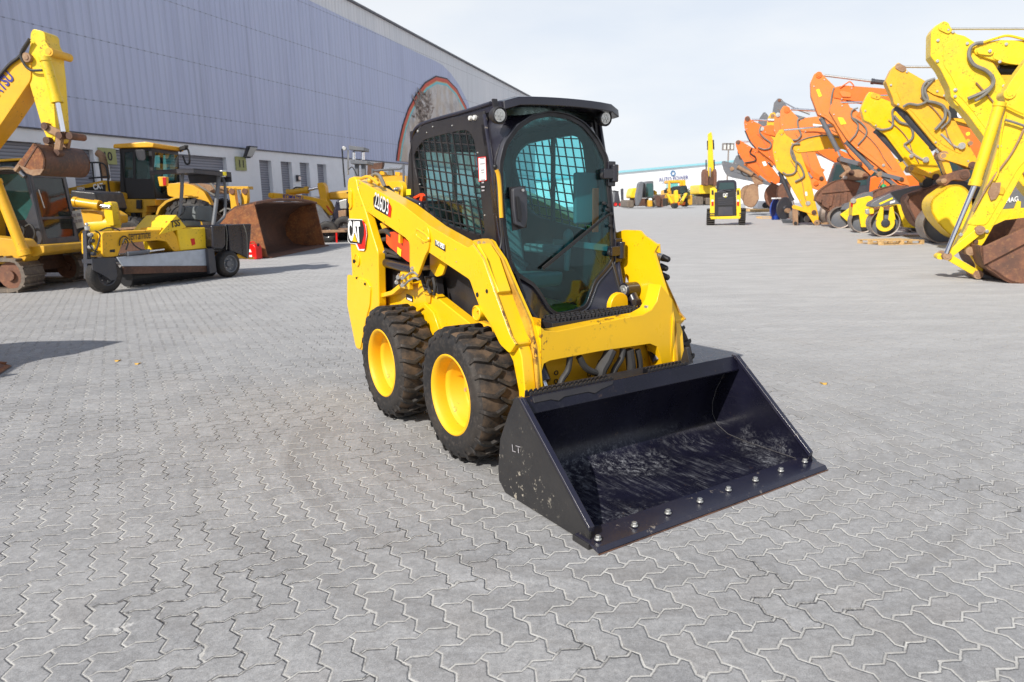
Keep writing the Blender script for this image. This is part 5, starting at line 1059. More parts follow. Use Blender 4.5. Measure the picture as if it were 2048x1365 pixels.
g = G(); g.slab([V((x, .06, z)) for x, z in pf]+[V((x-(.05 if z > .1 else 0), .06, z+(.04 if z > 1 else -.014 if z < .1 else 0))) for x, z in pf[::-1]], (0, BW-.12, 0)); g.done('bucket_shell', M['rustd'], BK2, smooth=50)
g = G(); g.slab([(x_l-.25, -.05, .03), (x_l+.12, -.05, .008), (x_l+.12, -.05, .03), (x_l-.25, -.05, .06)], (0, BW+.1, 0)); g.done('cutting_edge', M['rust'], BK2, .004)
g = G(); a = V((x_t, .0, z_t)); g.tube([(x_t, 0, z_t), (x_t+.02, BW*.3, z_t+.10), (x_t+.02, BW*.7, z_t+.10), (x_t, BW, z_t)], .045, 8); g.done('top_rim', M['rust'], BK2)
# --- tracked excavator at the far left, boom over its cab ---
X1 = Fr(-8.85, 12.3, R(-3)); T = thing('tracked_excavator', X1, 'yellow tracked excavator facing right, its rusty bucket raised above its own grey cab', 'excavator')
q2 = lambda *a, **k: part(T, X1, *a, **k)
e0 = X1.at(52, 565, 1, 0).x; e1 = X1.at(172, 550, 1, 1.9).x
crawler(T, e0-3.4, e0, .0, .5, .62); crawler(T, e1-3.6, e1, 1.75, 2.25, .62)
g = G(); g.box((e0-2.6, .5, .3), (e0-.5, 1.75, .62)); g.slab([(e0-.5, .5, .3), (e1-.3, 1.75, .3), (e1-.3, 1.75, .5), (e0-.5, .5, .5)], (-.5, 0, 0)); g.cyl((e0-1.5, 1.1, .6), (e0-1.5, 1.1, .78), .6, n=28); g.done('undercarriage', M['rustd'], T, .02)
YB = 1.0
q2([(-330, 500), (45, 494), (88, 492), (89, 506), (70, 514), (40, 512), (-330, 520)], .25, 2.4, 'deck', 'gold', rad=.04); g = G(); a = X1.at(86, 498, 1, .9); g.box((a.x-.3, .95, a.z-.07), (a.x+.02, 2.35, a.z+.06)); g.done('deck_edge', M['yel2'], T, .03)
q2([(-330, 380), (-60, 380), (-50, 492), (-330, 500)], .25, 2.4, 'engine_house', 'gold', rad=.1)
# cab
cs = [(-25, 344), (5, 341), (46, 339), (56, 352), (87, 490), (20, 492), (-20, 488)]; sw = [(-12, 350), (44, 347), (49, 356), (64, 409), (51, 440), (26, 442), (-6, 440)]
ca = X1.L(cs, 1, YB); cw = X1.L(sw, 1, YB); g = G(); g.slabh(ca, [cw], (0, .05, 0)); g.done('cab_side', M['dgrey'], T, .01); g = G(); g.slabh([p+V((0, 1.0, 0)) for p in ca], [[p+V((0, 1.0, 0)) for p in cw]], (0, .05, 0)); g.done('cab_side', M['dgrey'], T, .01)
M['tealp'] = plain('dark_teal_pane', (.025, .085, .08), .05, nz=.4, scale=2)
for d_ in (.02, 1.02): g = G(); g.face([p+V((0, d_, 0)) for p in cw]); g.done('side_window', M['tealp'], T, smooth=0)
tx, bx_ = ca[3], ca[4]; FR = lambda y, z, o=0: V((tx.x+(bx_.x-tx.x)*(tx.z-z)/(tx.z-bx_.z)+o, y, z))
g = G(); zz = tx.z; zb = bx_.z; zm = X1.at(82, 438, 1, YB).z; ym_ = YB+1.05
g.slabh([FR(YB+.05, zz+.03), FR(ym_, zz+.03), FR(ym_, zb), FR(YB+.05, zb)], [[FR(YB+.12, zz-.02), FR(ym_-.1, zz-.02), FR(ym_-.08, zm+.03), FR(YB+.12, zm+.03)], [FR(YB+.12, zm-.02), FR(ym_-.08, zm-.02), FR(ym_-.12, zb+.12), FR(YB+.15, zb+.12)]], (-.05, 0, 0)); g.done('cab_front', M['dgrey'], T, .008)
g = G(); g.face([FR(YB+.12, zz-.02, -.02), FR(ym_-.1, zz-.02, -.02), FR(ym_-.08, zm+.03, -.02), FR(YB+.12, zm+.03, -.02)]); g.done('windscreen', M['glassx'], T, smooth=0); g = G(); g.face([FR(YB+.12, zm-.02, -.02), FR(ym_-.08, zm-.02, -.02), FR(ym_-.12, zb+.12, -.02), FR(YB+.15, zb+.12, -.02)]); g.done('lower_window', M['glassx'], T, smooth=0)
g = G(); g.slab([p for p in (V((ca[0].x, YB-.02, ca[1].z-.05)), V((tx.x, YB-.02, tx.z+.05)), V((tx.x-.1, YB-.02, ca[2].z+.03)), V((ca[0].x, YB-.02, ca[1].z+.04)))], (0, 1.1, 0)); g.done('cab_roof', M['dgrey'], T, .03)
g = G(); g.tube([V((ca[0].x, YB-.04, ca[1].z+.0)), V((tx.x-.25, YB-.04, ca[2].z+.02)), V((tx.x-.05, YB-.03, tx.z-.02))], .035, 8); g.done('roof_rail', M['steel'], T)
g = G(); g.slab([V((tx.x-1.1, YB+.25, zb+.1)), V((tx.x-.6, YB+.25, zb+.2)), V((tx.x-.75, YB+.25, zb+1.0)), V((tx.x-.9, YB+.25, zb+1.0))], (0, .5, 0)); g.done('seat', M['seat'], T, .04)
g = G(); g.box((ca[0].x-.03, YB, zb), (ca[0].x+.03, YB+1.05, ca[1].z)); g.done('cab_back', M['dgrey'], T)
g = G(); g.tube([FR(YB+.15, zz-.25, .03), FR(YB+.2, zm+.2, .03)], .012, 6); g.done('wiper', M['steel'], T)
p = X1.at(157, 440, 1, 2.0); g = G(); g.slab([p+V((-.12, 0, .17)), p+V((.10, -.05, .21)), p+V((.14, -.05, -.14)), p+V((-.06, 0, -.18))], (0, .01, 0)); no = g.done('paper_notice', M['label'], T, smooth=0)
for dx, dz in ((-.05, .09), (.06, .10), (-.03, -.03), (.07, -.02)): g = G(); g.slab([p+V((dx-.04, -.055, dz-.03)), p+V((dx+.04, -.06, dz-.03)), p+V((dx+.04, -.06, dz+.03)), p+V((dx-.04, -.055, dz+.03))], (0, .004, 0)); g.done('printed_photo', M['lgrey'], no, smooth=0)
# boom, stick and raised bucket
q2([(-420, 560), (-420, 470), (-300, 420), (-180, 320), (-60, 215), (0, 152), (10, 136), (38, 110), (54, 104), (62, 116), (62, 160), (0, 252), (-60, 330), (-180, 440), (-300, 520)], .35, .75, 'boom', 'yel2', rad=.08)
kp, kq = X1.at(-30, 226, 1, .34), X1.at(29.5, 158, 1, .34); text('KOMATSU', kp, kq, .20, (0, -1, 0), M['blueink'], T, 'lettering', bold=.03)
q2([(61, 66), (66, 58), (84, 62), (90, 68), (91, 84), (102, 102), (100, 118), (104, 150), (112, 262), (110, 284), (98, 286), (84, 255), (57, 162), (56, 110), (60, 90)], .37, .73, 'stick', 'yel3', rad=.05)
pram(T, X1, (90, 115), (115, 206), .30, .085, 'yel3', (126, 264)); ppin(T, X1, (98, 104), .28, .8, .07, 'yel2'); ppin(T, X1, (52, 115), .3, .8, .08, 'tan')
phose(T, X1, ((59, 78), (42, 106), (46, 124), (60, 140), (85, 141)), .30, .022, 'hose'); phose(T, X1, ((-20, 170), (0, 150), (20, 128), (40, 112), (59, 82)), .32, .025, 'hose'); phose(T, X1, ((92, 140), (95, 160), (100, 180), (104, 205)), .29, .02, 'yel2', 'pipe')
plink(T, X1, (88, 254), (118, 268), .30, .38, .06, 'bucket_link', 'tan'); plink(T, X1, (118, 270), (112, 306), .30, .38, .05, 'bucket_link', 'tan'); plink(T, X1, (134, 268), (127, 306), .72, .8, .05, 'bucket_link', 'tan'); plink(T, X1, (118, 270), (138, 272), .36, .76, .06, 'cross_link', 'rust'); plink(T, X1, (92, 282), (108, 308), .34, .42, .06, 'ear', 'tan')
for q in ((88, 252), (92, 281), (117, 271), (112, 306), (138, 272)): ppin(T, X1, q, .26, .4, .06, 'rustd')
bucket(T, X1, [(66, 287), (78, 294), (86, 306), (91, 322), (88, 340), (80, 350), (66, 352), (52, 347), (40, 336), (36, 328)], -.05, 1.15, 'rusto', open_=(9, 0), t=.04, shell='rustx')
part(T, X1, [(72, 292), (74, 293), (46, 338), (43, 337)], -.06, -.05, 'side_weld', 'rustd', 0); part(T, X1, [(36, 329), (60, 340), (88, 338), (80, 350), (66, 352), (52, 347)], -.065, -.05, 'side_wear_plate', 'tan', .004)
phose(T, X1, ((48, 455), (62, 450), (70, 470), (58, 500), (80, 520)), .9, .02, 'hose'); phose(T, X1, ((30, 445), (48, 460), (45, 485), (60, 505), (70, 530)), .85, .022, 'hose')
pram(T, X1, (-10, 360), (50, 512), .05, .09, 'yel2'); q2([(-60, 470), (38, 480), (60, 505), (45, 528), (-60, 530)], .15, .5, 'boom_foot', 'gold', rad=.05)
# --- yellow roofed machine showing above that cab ---
fr = Fr(-14.4, 19.2, R(-3)); T = thing('excavator_cab_machine', fr, 'yellow roofed machine cab seen through the gap above the grey excavator cab', 'machine'); T.name = 'parked_machine'
part(T, fr, [(-90, 321), (0, 319), (40, 316), (43, 321), (0, 324), (-90, 327)], 0, 1.5, 'cab_roof', 'yel2', bev=.02); part(T, fr, [(-80, 327), (36, 324), (36, 430), (-80, 430)], .05, 1.4, 'cab_body', 'ink'); part(T, fr, [(-70, 332), (25, 329), (25, 370), (-70, 370)], .03, .05, 'cab_window', M['cabglass'], bev=0); crawler(T, fr.at(-140, 430, 1, 0).x, fr.at(60, 430, 1, 0).x, .1, .6, .7)
part(T, fr, [(-120, 430), (60, 430), (60, 470), (-120, 470)], .1, 2, 'house', 'gold')
# ================= the row of excavators on the right, arms folded towards the aisle =================
AH = WD+pi/2                                            # the machines face the aisle: x points to it, y towards the camera
GRP = 'excavators parked in a row with folded arms'
def base_house(par, x, col, s=1.0, cab=True):
    """Tracks, house and cab behind an arm; x is where the house front is."""
    for y0, y1 in ((.75*s, 1.3*s), (-1.3*s, -.75*s)): crawler(par, x-4.0*s, x-.2*s, y0, y1, .85*s, pitch=.22)
    g = G(); g.box((x-3.2*s, -.74*s, .3*s), (x-1.0*s, .74*s, .85*s)); g.cyl((x-2.1*s, 0, .8*s), (x-2.1*s, 0, 1.05*s), .7*s, n=20); g.done('undercarriage', M['rustd'], par, .02)
    g = G(); g.slab([(x, -1.3*s, 1.05*s), (x, -1.3*s, 1.3*s), (x-1.9*s, -1.3*s, 2.15*s), (x-4.2*s, -1.3*s, 2.15*s), (x-4.5*s, -1.3*s, 1.8*s), (x-4.4*s, -1.3*s, 1.05*s)], (0, 2.6*s, 0)); g.done('engine_house', M[col], par, .06)
    g = G(); g.slab([(x-1.75*s, .35*s, 1.06*s), (x+.05*s, .35*s, 1.06*s), (x+.10*s, .35*s, 1.9*s), (x-.15*s, .35*s, 2.85*s), (x-1.55*s, .35*s, 2.9*s), (x-1.75*s, .35*s, 2.6*s)], (0, .98*s, 0)); c = g.done('cab', M['dgrey'], par, .06)
    g = G(); g.slab([(x-.75*s, 1.335*s, 1.7*s), (x-.02*s, 1.335*s, 1.7*s), (x-.2*s, 1.335*s, 2.72*s), (x-.75*s, 1.335*s, 2.75*s)], (0, .01, 0)); g.slab([(x-1.6*s, 1.335*s, 1.75*s), (x-.85*s, 1.335*s, 1.7*s), (x-.85*s, 1.335*s, 2.75*s), (x-1.5*s, 1.335*s, 2.75*s)], (0, .01, 0)); g.done('side_window', M['glassp'], c, smooth=0)
    g = G(); g.slab([(x+.105*s, .45*s, 1.75*s), (x+.105*s, 1.23*s, 1.75*s), (x-.125*s, 1.23*s, 2.75*s), (x-.125*s, .45*s, 2.75*s)], (.008, 0, 0)); g.done('windscreen', M['glassp'], c, smooth=0)
M['glassp'] = plain('dark_window', (.03, .06, .065), .08, nz=.05)
def machine(px, py, label, col, s=1.0, hx=-6.5, depth=None, name='tracked_excavator', house=True):
    c = ground(px, py) if depth is None else V((ray(px, py).x, ray(px, py).y, 0))/ray(px, py).y*depth
    fr = Fr(c.x, c.y, AH); t = thing(name, fr, label, 'excavator', GRP)
    if house: base_house(t, hx, col, s)
    return t, fr
def run(t, fr, items):
    for it in items:
        k = it[0]
        if k == 'p':
            o = part(t, fr, it[2], it[3], it[4], it[1], it[5], it[6] if len(it) > 6 else .02, it[7] if len(it) > 7 else .05)
            if it[1] in ('stick', 'boom') and it[3] > .15:   # welded doubler plate and a row of small fittings on its near side
                a = fr.L(it[2], 1, it[3]); c = sum(a, V())/len(a); q = [c+(p-c)*.74 for p in a]
                g = G(); g.slab([p+V((0, .0, 0)) for p in rnd(q, .12)], (0, .014, 0)); d_ = g.done('doubler_plate', M[it[5]], o, .006)
                random.seed(len(a)); n_ = 0
                for i in range(0, len(a), 3):
                    b = c+(a[i]-c)*.86; g = G(); g.cyl((b.x, it[3], b.z), (b.x, it[3]+.03, b.z), .03, n=8); g.done('bolt', M['steel'], o, .003)
                i0 = max(range(len(a)), key=lambda i: a[i].z); i1 = min(range(len(a)), key=lambda i: a[i].z)
                u, w_ = c+(a[i0]-c)*.8, c+(a[i1]-c)*.8
                g = G(); g.tube([V((u.x+(w_.x-u.x)*t_+.1*sin(t_*9), it[3]+.05, u.z+(w_.z-u.z)*t_)) for t_ in (.3, .45, .6, .75, .9)], .016, 6); g.done('steel_pipe', M['rustd' if n_ else 'tan'], o)
        elif k == 'c': pram(t, fr, *it[1:])
        elif k == 'l': plink(t, fr, *it[1:])
        elif k == 'h': phose(t, fr, *it[1:])
        elif k == 'n': ppin(t, fr, *it[1:])
        elif k == 'b': bucket(t, fr, *it[1:-1], open_=it[-1])
BG = 'bright yellow excavator arm with a rusty bucket and chrome rod at the right edge of the photo'
t, fr = machine(1960, 557, 'bright yellow excavator nearest the camera, chrome rod reaching its rusty open bucket', 'yel3', hx=-5.5)
run(t, fr, [
 ('p', 'stick', [(2160, -20), (2160, 240), (2048, 343), (1968, 487), (1958, 498), (1925, 498), (1908, 494), (1932, 463), (1972, 375), (1997, 290), (2005, 240), (2012, 208), (2007, 192), (2018, 168), (2048, 127)], .16, -.16, 'yel3'),
 ('c', (2000, 205), (1949, 372), .24, .085, 'yel3', (1893, 508)), ('h', ((2048, 252), (2028, 245), (2010, 240)), .25, .02), ('h', ((2048, 228), (2030, 220), (2014, 212)), .25, .02, 'yel3'),
 ('h', ((2012, 225), (2002, 270), (1998, 320), (1996, 345), (1988, 362)), .22, .016, 'yel3', 'pipe'),
 ('l', (1895, 513), (1961, 461), .24, .17, .062, 'tilt_link', 'yel3'), ('l', (1895, 513), (1957, 549), .24, .17, .055, 'tilt_link', 'yel3'), ('l', (1895, 513), (1880, 514), .14, -.12, .05, 'cross_link', 'yel3'),
 ('p', 'bucket_ear', [(1930, 497), (1945, 492), (1955, 497), (1960, 520), (1968, 540), (1962, 556), (1950, 553), (1952, 530), (1940, 512)], .17, .10, 'yel3'),
 ('n', (1895, 513), .27, -.2, .07, 'tan'), ('n', (1961, 461), .27, -.2, .075, 'tan'), ('n', (1957, 550), .27, -.2, .075, 'tan'), ('n', (1942, 503), .27, -.2, .075, 'tan'), ('n', (1952, 484), .2, .1, .035, 'rustd'), ('n', (2020, 187), .2, -.2, .09, 'yel3'),
 ('p', 'valve_block', [(1976, 385), (1985, 366), (2002, 365), (2000, 385), (1992, 398), (1982, 402)], .21, .15, 'tan', .006, .01), ('p', 'valve_bracket', [(1997, 372), (2012, 376), (2008, 392), (1994, 388)], .2, .16, 'yel2'),
 ('b', [(1958, 490), (1968, 493), (2070, 446), (2150, 436), (2150, 562), (2062, 574), (2028, 570), (2005, 560), (1990, 546), (1968, 535)], .75, -.75, 'rust', (0, 1), .05, False, 'digger_bucket', (1, 3)),
])
part(t, fr, [(1966, 494), (2070, 447), (2150, 437), (2150, 462), (2070, 478), (1968, 531)], .80, .755, 'bucket_rim', 'rust')
t, fr = machine(2048, 528, 'bright yellow excavator with a looping grey hose, second from the camera in the right row', 'yel3', hx=-7)
run(t, fr, [
 ('p', 'stick', [(1862, 65), (1869, 53), (1888, 42), (1897, 45), (1904, 59), (1913, 68), (1930, 72), (1949, 84), (1988, 127), (2015, 171), (2070, 262), (2110, 350), (2140, 430), (2110, 440), (2060, 390), (2000, 318), (1940, 236), (1911, 202), (1902, 195), (1899, 176), (1880, 138), (1861, 113)], .24, -.24, 'yel3', .02, .03),
 ('p', 'boom', [(1948, 102), (1952, 92), (1965, 86), (1999, 80), (2048, 81), (2160, 95), (2420, 220), (2440, 330), (2400, 330), (2160, 190), (2048, 127), (2011, 125), (1984, 121), (1962, 113), (1951, 109)], .30, -.30, 'yel3', .02, .05),
 ('c', (1996, 141), (2240, 141), .0, .09, 'ink'), ('c', (2160, 58), (2060, 58), .05, .045, 'steel', (1902, 58), 'steel'), ('l', (1963, 101), (1980, 103), .34, .30, .075, 'pin_plate', 'yel3'), ('n', (1980, 102), .37, .3, .03, 'steel'), ('n', (1911, 180), .27, -.27, .035, 'steel'), ('n', (1897, 60), .27, -.27, .035, 'steel'), ('l', (1884, 55), (1897, 61), .27, .24, .06, 'pin_plate', 'yel3'),
 ('h', ((1966, 86), (1952, 88), (1941, 96), (1938, 112), (1948, 130), (1971, 141), (1984, 154), (1985, 170), (1968, 184), (1936, 198)), .34, .036), ('h', ((1984, 150), (1988, 165), (1978, 182), (1962, 195), (1950, 202)), .36, .028), ('h', ((1965, 86), (1990, 78), (2015, 72), (2048, 79), (2090, 88)), .33, .025, 'yel3', 'pipe'),
 ('c', (1916, 205), (2010, 300), .0, .10, 'yel3', (2060, 350)), ('p', 'cylinder_mount', [(1899, 190), (1912, 188), (1925, 200), (1925, 215), (1912, 212)], .2, -.2, 'yel3'),
 ('b', [(2090, 440), (2130, 420), (2190, 440), (2200, 520), (2150, 560), (2100, 545), (2080, 490)], .6, -.6, 'rust', (0, 1), .05, False, 'digger_bucket', (0, 1)),
])
t, fr = machine(1925, 493, 'amber excavator with black bucket cylinder and a bright yellow bucket', 'amber', hx=-7)
run(t, fr, [
 ('p', 'stick', [(1771, 163), (1784, 136), (1797, 125), (1808, 132), (1815, 142), (1852, 163), (1882, 180), (1905, 232), (1954, 318), (1950, 340), (1935, 336), (1900, 316), (1875, 296), (1815, 224), (1797, 213), (1788, 208), (1785, 195)], .24, -.24, 'amber', .02, .03),
 ('p', 'boom', [(1852, 180), (1858, 168), (1870, 160), (1910, 148), (1960, 140), (2100, 160), (2400, 290), (2400, 370), (2150, 250), (2060, 215), (1960, 205), (1890, 196), (1868, 190)], .30, -.30, 'amber', .02, .05),
 ('c', (2050, 137), (1990, 136), .0, .06, 'ink', (1808, 134), 'steel'), ('l', (1797, 133), (1806, 138), .27, .24, .08, 'pin_plate', 'tan'),
 ('c', (1794, 212), (1872, 297), .0, .11, 'dgrey', (1886, 313)), ('n', (1887, 312), .26, -.26, .13, 'tan'), ('l', (1887, 312), (1945, 331), .27, .2, .08, 'bucket_link', 'amber'), ('n', (1945, 331), .3, -.3, .1, 'rustd'), ('l', (1887, 312), (1898, 344), .2, -.2, .08, 'bucket_link', 'amber'),
 ('h', ((1870, 158), (1852, 165), (1845, 180), (1850, 200), (1872, 206), (1888, 215), (1890, 235), (1878, 252), (1870, 260)), .34, .04), ('h', ((1866, 160), (1850, 180), (1855, 200), (1838, 210), (1818, 208), (1806, 214)), .34, .035), ('h', ((1884, 214), (1898, 225), (1898, 242), (1882, 258)), .34, .03),
 ('h', ((1882, 268), (1895, 280), (1908, 292), (1925, 298)), .27, .03, 'steel', 'pipe'), ('n', (1924, 292), .33, .24, .09, 'steel'), ('n', (1936, 268), .262, .24, .05, 'lyel'), ('n', (1936, 282), .245, .24, .05, 'amber'), ('n', (1941, 287), .30, .24, .06, 'tan'),
 ('p', 'quick_coupler', [(1882, 364), (1890, 350), (1915, 342), (1937, 337), (1943, 352), (1932, 363), (1905, 360), (1890, 374)], .3, -.3, 'rust', .02, .08), ('n', (1929, 350), .33, -.3, .11, 'rustd'), ('n', (1888, 362), .33, -.3, .07, 'tan'),
 ('b', [(1870, 392), (1882, 384), (1904, 368), (1930, 372), (1945, 395), (1944, 440), (1928, 482), (1913, 479), (1897, 468), (1875, 446), (1862, 425), (1861, 405)], .65, -.55, 'yel3', (0, 1), .05, False, 'digger_bucket', (5, 6)),
])
for a_, b_ in (((1858, 400), (1845, 435)),): pass
p_ = fr.at(2010, 228, 1, .32); part(t, fr, [(1898, 212), (1960, 205), (2010, 222), (2010, 250), (1930, 238), (1900, 236)], .322, .30, 'boom_decal', 'ink', 0, 0)
text('CAT', fr.at(1912, 236, 1, .33), fr.at(1950, 238, 1, .33), .30, (0, 1, 0), M['label'], t, 'brand_lettering', bold=.04)
t, fr = machine(1856, 480, 'yellow excavator with black bucket cylinder and a brown ribbed bucket behind the roller', 'amber', hx=-7)
run(t, fr, [
 ('p', 'stick', [(1722, 217), (1731, 196), (1738, 184), (1748, 185), (1756, 194), (1792, 208), (1840, 256), (1880, 340), (1884, 352), (1872, 361), (1821, 337), (1772, 272), (1746, 251), (1740, 246), (1728, 241)], .24, -.24, 'yel', .02, .03),
 ('p', 'boom', [(1792, 222), (1798, 212), (1812, 206), (1850, 200), (1900, 200), (2050, 230), (2250, 330), (2200, 360), (2000, 268), (1900, 240), (1830, 240), (1800, 232)], .28, -.28, 'amber', .02, .05),
 ('c', (1900, 190), (1850, 191), .0, .07, 'steel', (1756, 192)), ('l', (1747, 191), (1756, 194), .27, .24, .08, 'pin_plate', 'amber'),
 ('c', (1752, 259), (1808, 320), .0, .11, 'dgrey', (1821, 337)), ('n', (1823, 338), .26, -.26, .12, 'tan'), ('l', (1823, 338), (1872, 354), .27, .2, .08, 'bucket_link', 'amber'), ('l', (1823, 338), (1848, 362), .2, -.2, .08, 'bucket_link', 'amber'), ('n', (1872, 354), .3, -.3, .1, 'rustd'), ('n', (1856, 366), .3, -.3, .15, 'ink'),
 ('h', ((1795, 214), (1785, 222), (1786, 240), (1783, 255), (1765, 260), (1752, 257)), .3, .035), ('h', ((1788, 232), (1800, 245), (1820, 252), (1826, 268), (1822, 280), (1808, 290)), .3, .04), ('h', ((1808, 290), (1822, 305), (1838, 316), (1852, 322)), .28, .035, 'steel', 'pipe'), ('n', (1852, 320), .34, .24, .09, 'steel'), ('n', (1823, 312), .34, .24, .06, 'steel'),
 ('b', [(1812, 402), (1818, 390), (1848, 378), (1880, 368), (1905, 372), (1890, 420), (1856, 460), (1838, 456), (1822, 436)], .6, -.6, 'rust', (0, 1), .06, False, 'digger_bucket', (3, 4)),
])
part(t, fr, [(1808, 404), (1816, 388), (1846, 380), (1846, 384), (1820, 393), (1815, 404), (1838, 452), (1850, 462), (1840, 462)], .66, .60, 'wear_strip', 'rustd')
t, fr = machine(1800, 461, 'orange excavator with yellow sticker, its brown bucket behind the small roller', 'orange', hx=-7)
run(t, fr, [
 ('p', 'stick', [(1659, 223), (1662, 211), (1668, 201), (1678, 203), (1690, 211), (1710, 219), (1730, 236), (1772, 288), (1812, 352), (1820, 372), (1800, 367), (1758, 334), (1715, 300), (1695, 280), (1676, 252)], .24, -.24, 'orange2', .02, .03),
 ('c', (1760, 204), (1728, 205), .0, .09, 'steel', (1678, 206)), ('p', 'boom', [(1712, 232), (1720, 222), (1740, 222), (1800, 228), (1900, 250), (2100, 340), (2100, 380), (1880, 300), (1800, 268), (1740, 250)], .28, -.28, 'orange', .02, .05),
 ('c', (1692, 283), (1744, 338), .0, .10, 'grey', (1760, 348)), ('n', (1761, 349), .26, -.26, .12, 'tan'), ('l', (1764, 349), (1804, 359), .27, .2, .08, 'bucket_link', 'grey'), ('l', (1764, 349), (1792, 372), .2, -.2, .07, 'bucket_link', 'grey'), ('n', (1804, 359), .3, -.3, .08, 'rustd'), ('n', (1789, 372), .3, -.3, .1, 'tan'),
 ('h', ((1716, 216), (1704, 222), (1704, 236), (1716, 250), (1712, 268), (1700, 282)), .3, .035), ('h', ((1706, 236), (1722, 246), (1733, 260), (1730, 274), (1716, 290)), .3, .035), ('n', (1767, 331), .28, .24, .06, 'steel'), ('n', (1748, 309), .25, .24, .07, 'ink'),
 ('p', 'warning_sticker', [(1675, 235), (1686, 236), (1693, 248), (1682, 250)], .268, .24, 'lyel', 0, 0),
 ('b', [(1737, 402), (1742, 388), (1758, 378), (1790, 370), (1818, 372), (1812, 400), (1790, 440), (1765, 455), (1748, 440)], .55, -.55, 'rust', (0, 1), .06, False, 'digger_bucket', (3, 4)),
])
t, fr = machine(1702, 454, 'tallest orange excavator, its grey cylinder hanging over a large brown bucket', 'orange', 1.2, -3)
run(t, fr, [
 ('p', 'stick', [(1621, 165), (1628, 149), (1637, 143), (1645, 149), (1668, 172), (1690, 196), (1735, 280), (1760, 332), (1742, 352), (1700, 310), (1668, 250), (1650, 236), (1636, 230), (1622, 192)], .3, -.3, 'orange2', .02, .03),
 ('p', 'boom', [(1667, 196), (1666, 180), (1672, 174), (1690, 171), (1776, 178), (1900, 200), (2050, 300), (2000, 330), (1860, 240), (1776, 212), (1719, 204), (1690, 200)], .36, -.36, 'orange', .02, .05),
 ('c', (1830, 172), (1742, 163), .0, .11, 'dgrey', (1647, 151), 'steel'), ('n', (1638, 150), .34, -.34, .14, 'orange'), ('c', (1642, 236), (1676, 302), .1, .11, 'grey', (1682, 318)), ('n', (1682, 318), .34, -.34, .14, 'rust'),
 ('l', (1684, 319), (1719, 328), .36, .26, .1, 'bucket_link', 'grey'), ('n', (1720, 328), .4, -.4, .1, 'rustd'), ('l', (1684, 320), (1697, 342), .2, -.2, .12, 'bucket_link', 'tan'),
 ('p', 'quick_coupler', [(1680, 353), (1693, 341), (1719, 339), (1737, 348), (1736, 359), (1712, 362), (1692, 360)], .4, -.4, 'tan', .03, .1), ('n', (1703, 346), .44, -.4, .13, 'rustd'), ('n', (1731, 352), .44, -.4, .13, 'rust'), ('n', (1690, 356), .44, -.4, .1, 'steel'),
 ('h', ((1668, 176), (1664, 190), (1662, 210), (1668, 222)), .38, .04), ('h', ((1708, 172), (1700, 164), (1692, 168), (1680, 176)), .4, .03, 'orange', 'pipe'), ('p', 'warning_sticker', [(1632, 180), (1638, 178), (1644, 192), (1638, 195)], .325, .3, 'lyel', 0, 0), ('p', 'pin_cover', [(1678, 184), (1686, 182), (1702, 186), (1702, 195), (1684, 194)], .42, .36, 'orange2', .02, .05),
 ('b', [(1631, 392), (1645, 376), (1676, 358), (1700, 360), (1722, 366), (1712, 390), (1702, 452), (1688, 446), (1666, 430), (1640, 410)], .9, -.9, 'rust', (0, 1), .07, False, 'digger_bucket', (4, 6)),
 ('p', 'wear_rib', [(1660, 392), (1668, 390), (1664, 412), (1658, 414)], .96, .9, 'rust'), ('p', 'wear_rib', [(1674, 388), (1682, 387), (1678, 426), (1670, 422)], .96, .9, 'rust'), ('p', 'wear_rib', [(1688, 384), (1696, 384), (1692, 436), (1685, 432)], .96, .9, 'rust'), ('p', 'wear_rib', [(1644, 384), (1706, 378), (1706, 382), (1644, 388)], .96, .9, 'rust'),
])
for i in range(5):
    x, y = 1634+i*15, 402+i*11; part(t, fr, [(x, y-9), (x+10, y-4), (x+9, y+5), (x-2, y)], 1.0, -.95, 'bucket_tooth', 'rust', .02)
t, fr = machine(1618, 451, 'small yellow excavator with no bucket, its stick standing on the ground among parts', 'yel2', .9, -8)
run(t, fr, [
 ('p', 'stick', [(1545, 300), (1547, 283), (1552, 270), (1560, 259), (1567, 263), (1572, 270), (1584, 279), (1602, 307), (1622, 364), (1640, 446), (1636, 452), (1628, 449), (1604, 412), (1571, 354), (1553, 338), (1549, 320)], .2, -.2, 'yel2', .02, .03),
 ('p', 'boom', [(1586, 300), (1588, 291), (1616, 275), (1640, 270), (1661, 268), (1700, 275), (1820, 330), (1800, 350), (1690, 298), (1657, 297), (1631, 303), (1596, 306)], .25, -.25, 'yel2', .02, .05),
 ('c', (1710, 246), (1645, 254), .0, .10, 'steel', (1568, 261)), ('n', (1563, 264), .24, -.24, .12, 'yel2'), ('c', (1559, 344), (1585, 402), .0, .10, 'dgrey', (1588, 414)), ('l', (1588, 414), (1628, 426), .24, .16, .10, 'bucket_link', 'yel2'), ('l', (1590, 418), (1591, 447), .22, .1, .13, 'hanging_link', 'tan'), ('n', (1628, 425), .28, -.26, .12, 'rustd'), ('n', (1591, 447), .26, .05, .09, 'ink'), ('n', (1634, 446), .26, -.26, .15, 'tan'), ('n', (1634, 446), .27, .2, .08, 'ink'),
 ('h', ((1600, 288), (1586, 290), (1582, 305), (1588, 320), (1600, 330), (1608, 350), (1602, 358), (1590, 364)), .3, .05), ('h', ((1584, 300), (1592, 325), (1590, 345), (1575, 350), (1565, 345)), .28, .045), ('h', ((1590, 288), (1612, 277), (1650, 271), (1690, 278)), .28, .03), ('n', (1616, 407), .26, .2, .12, 'steel'), ('p', 'small_decal', [(1610, 384), (1614, 384), (1615, 392), (1611, 392)], .225, .2, 'label', 0, 0),
])
t, fr = machine(1640, 443, 'broad orange excavator arm standing straight behind the small yellow excavator', 'orange', 1.2, -.3, depth=43)
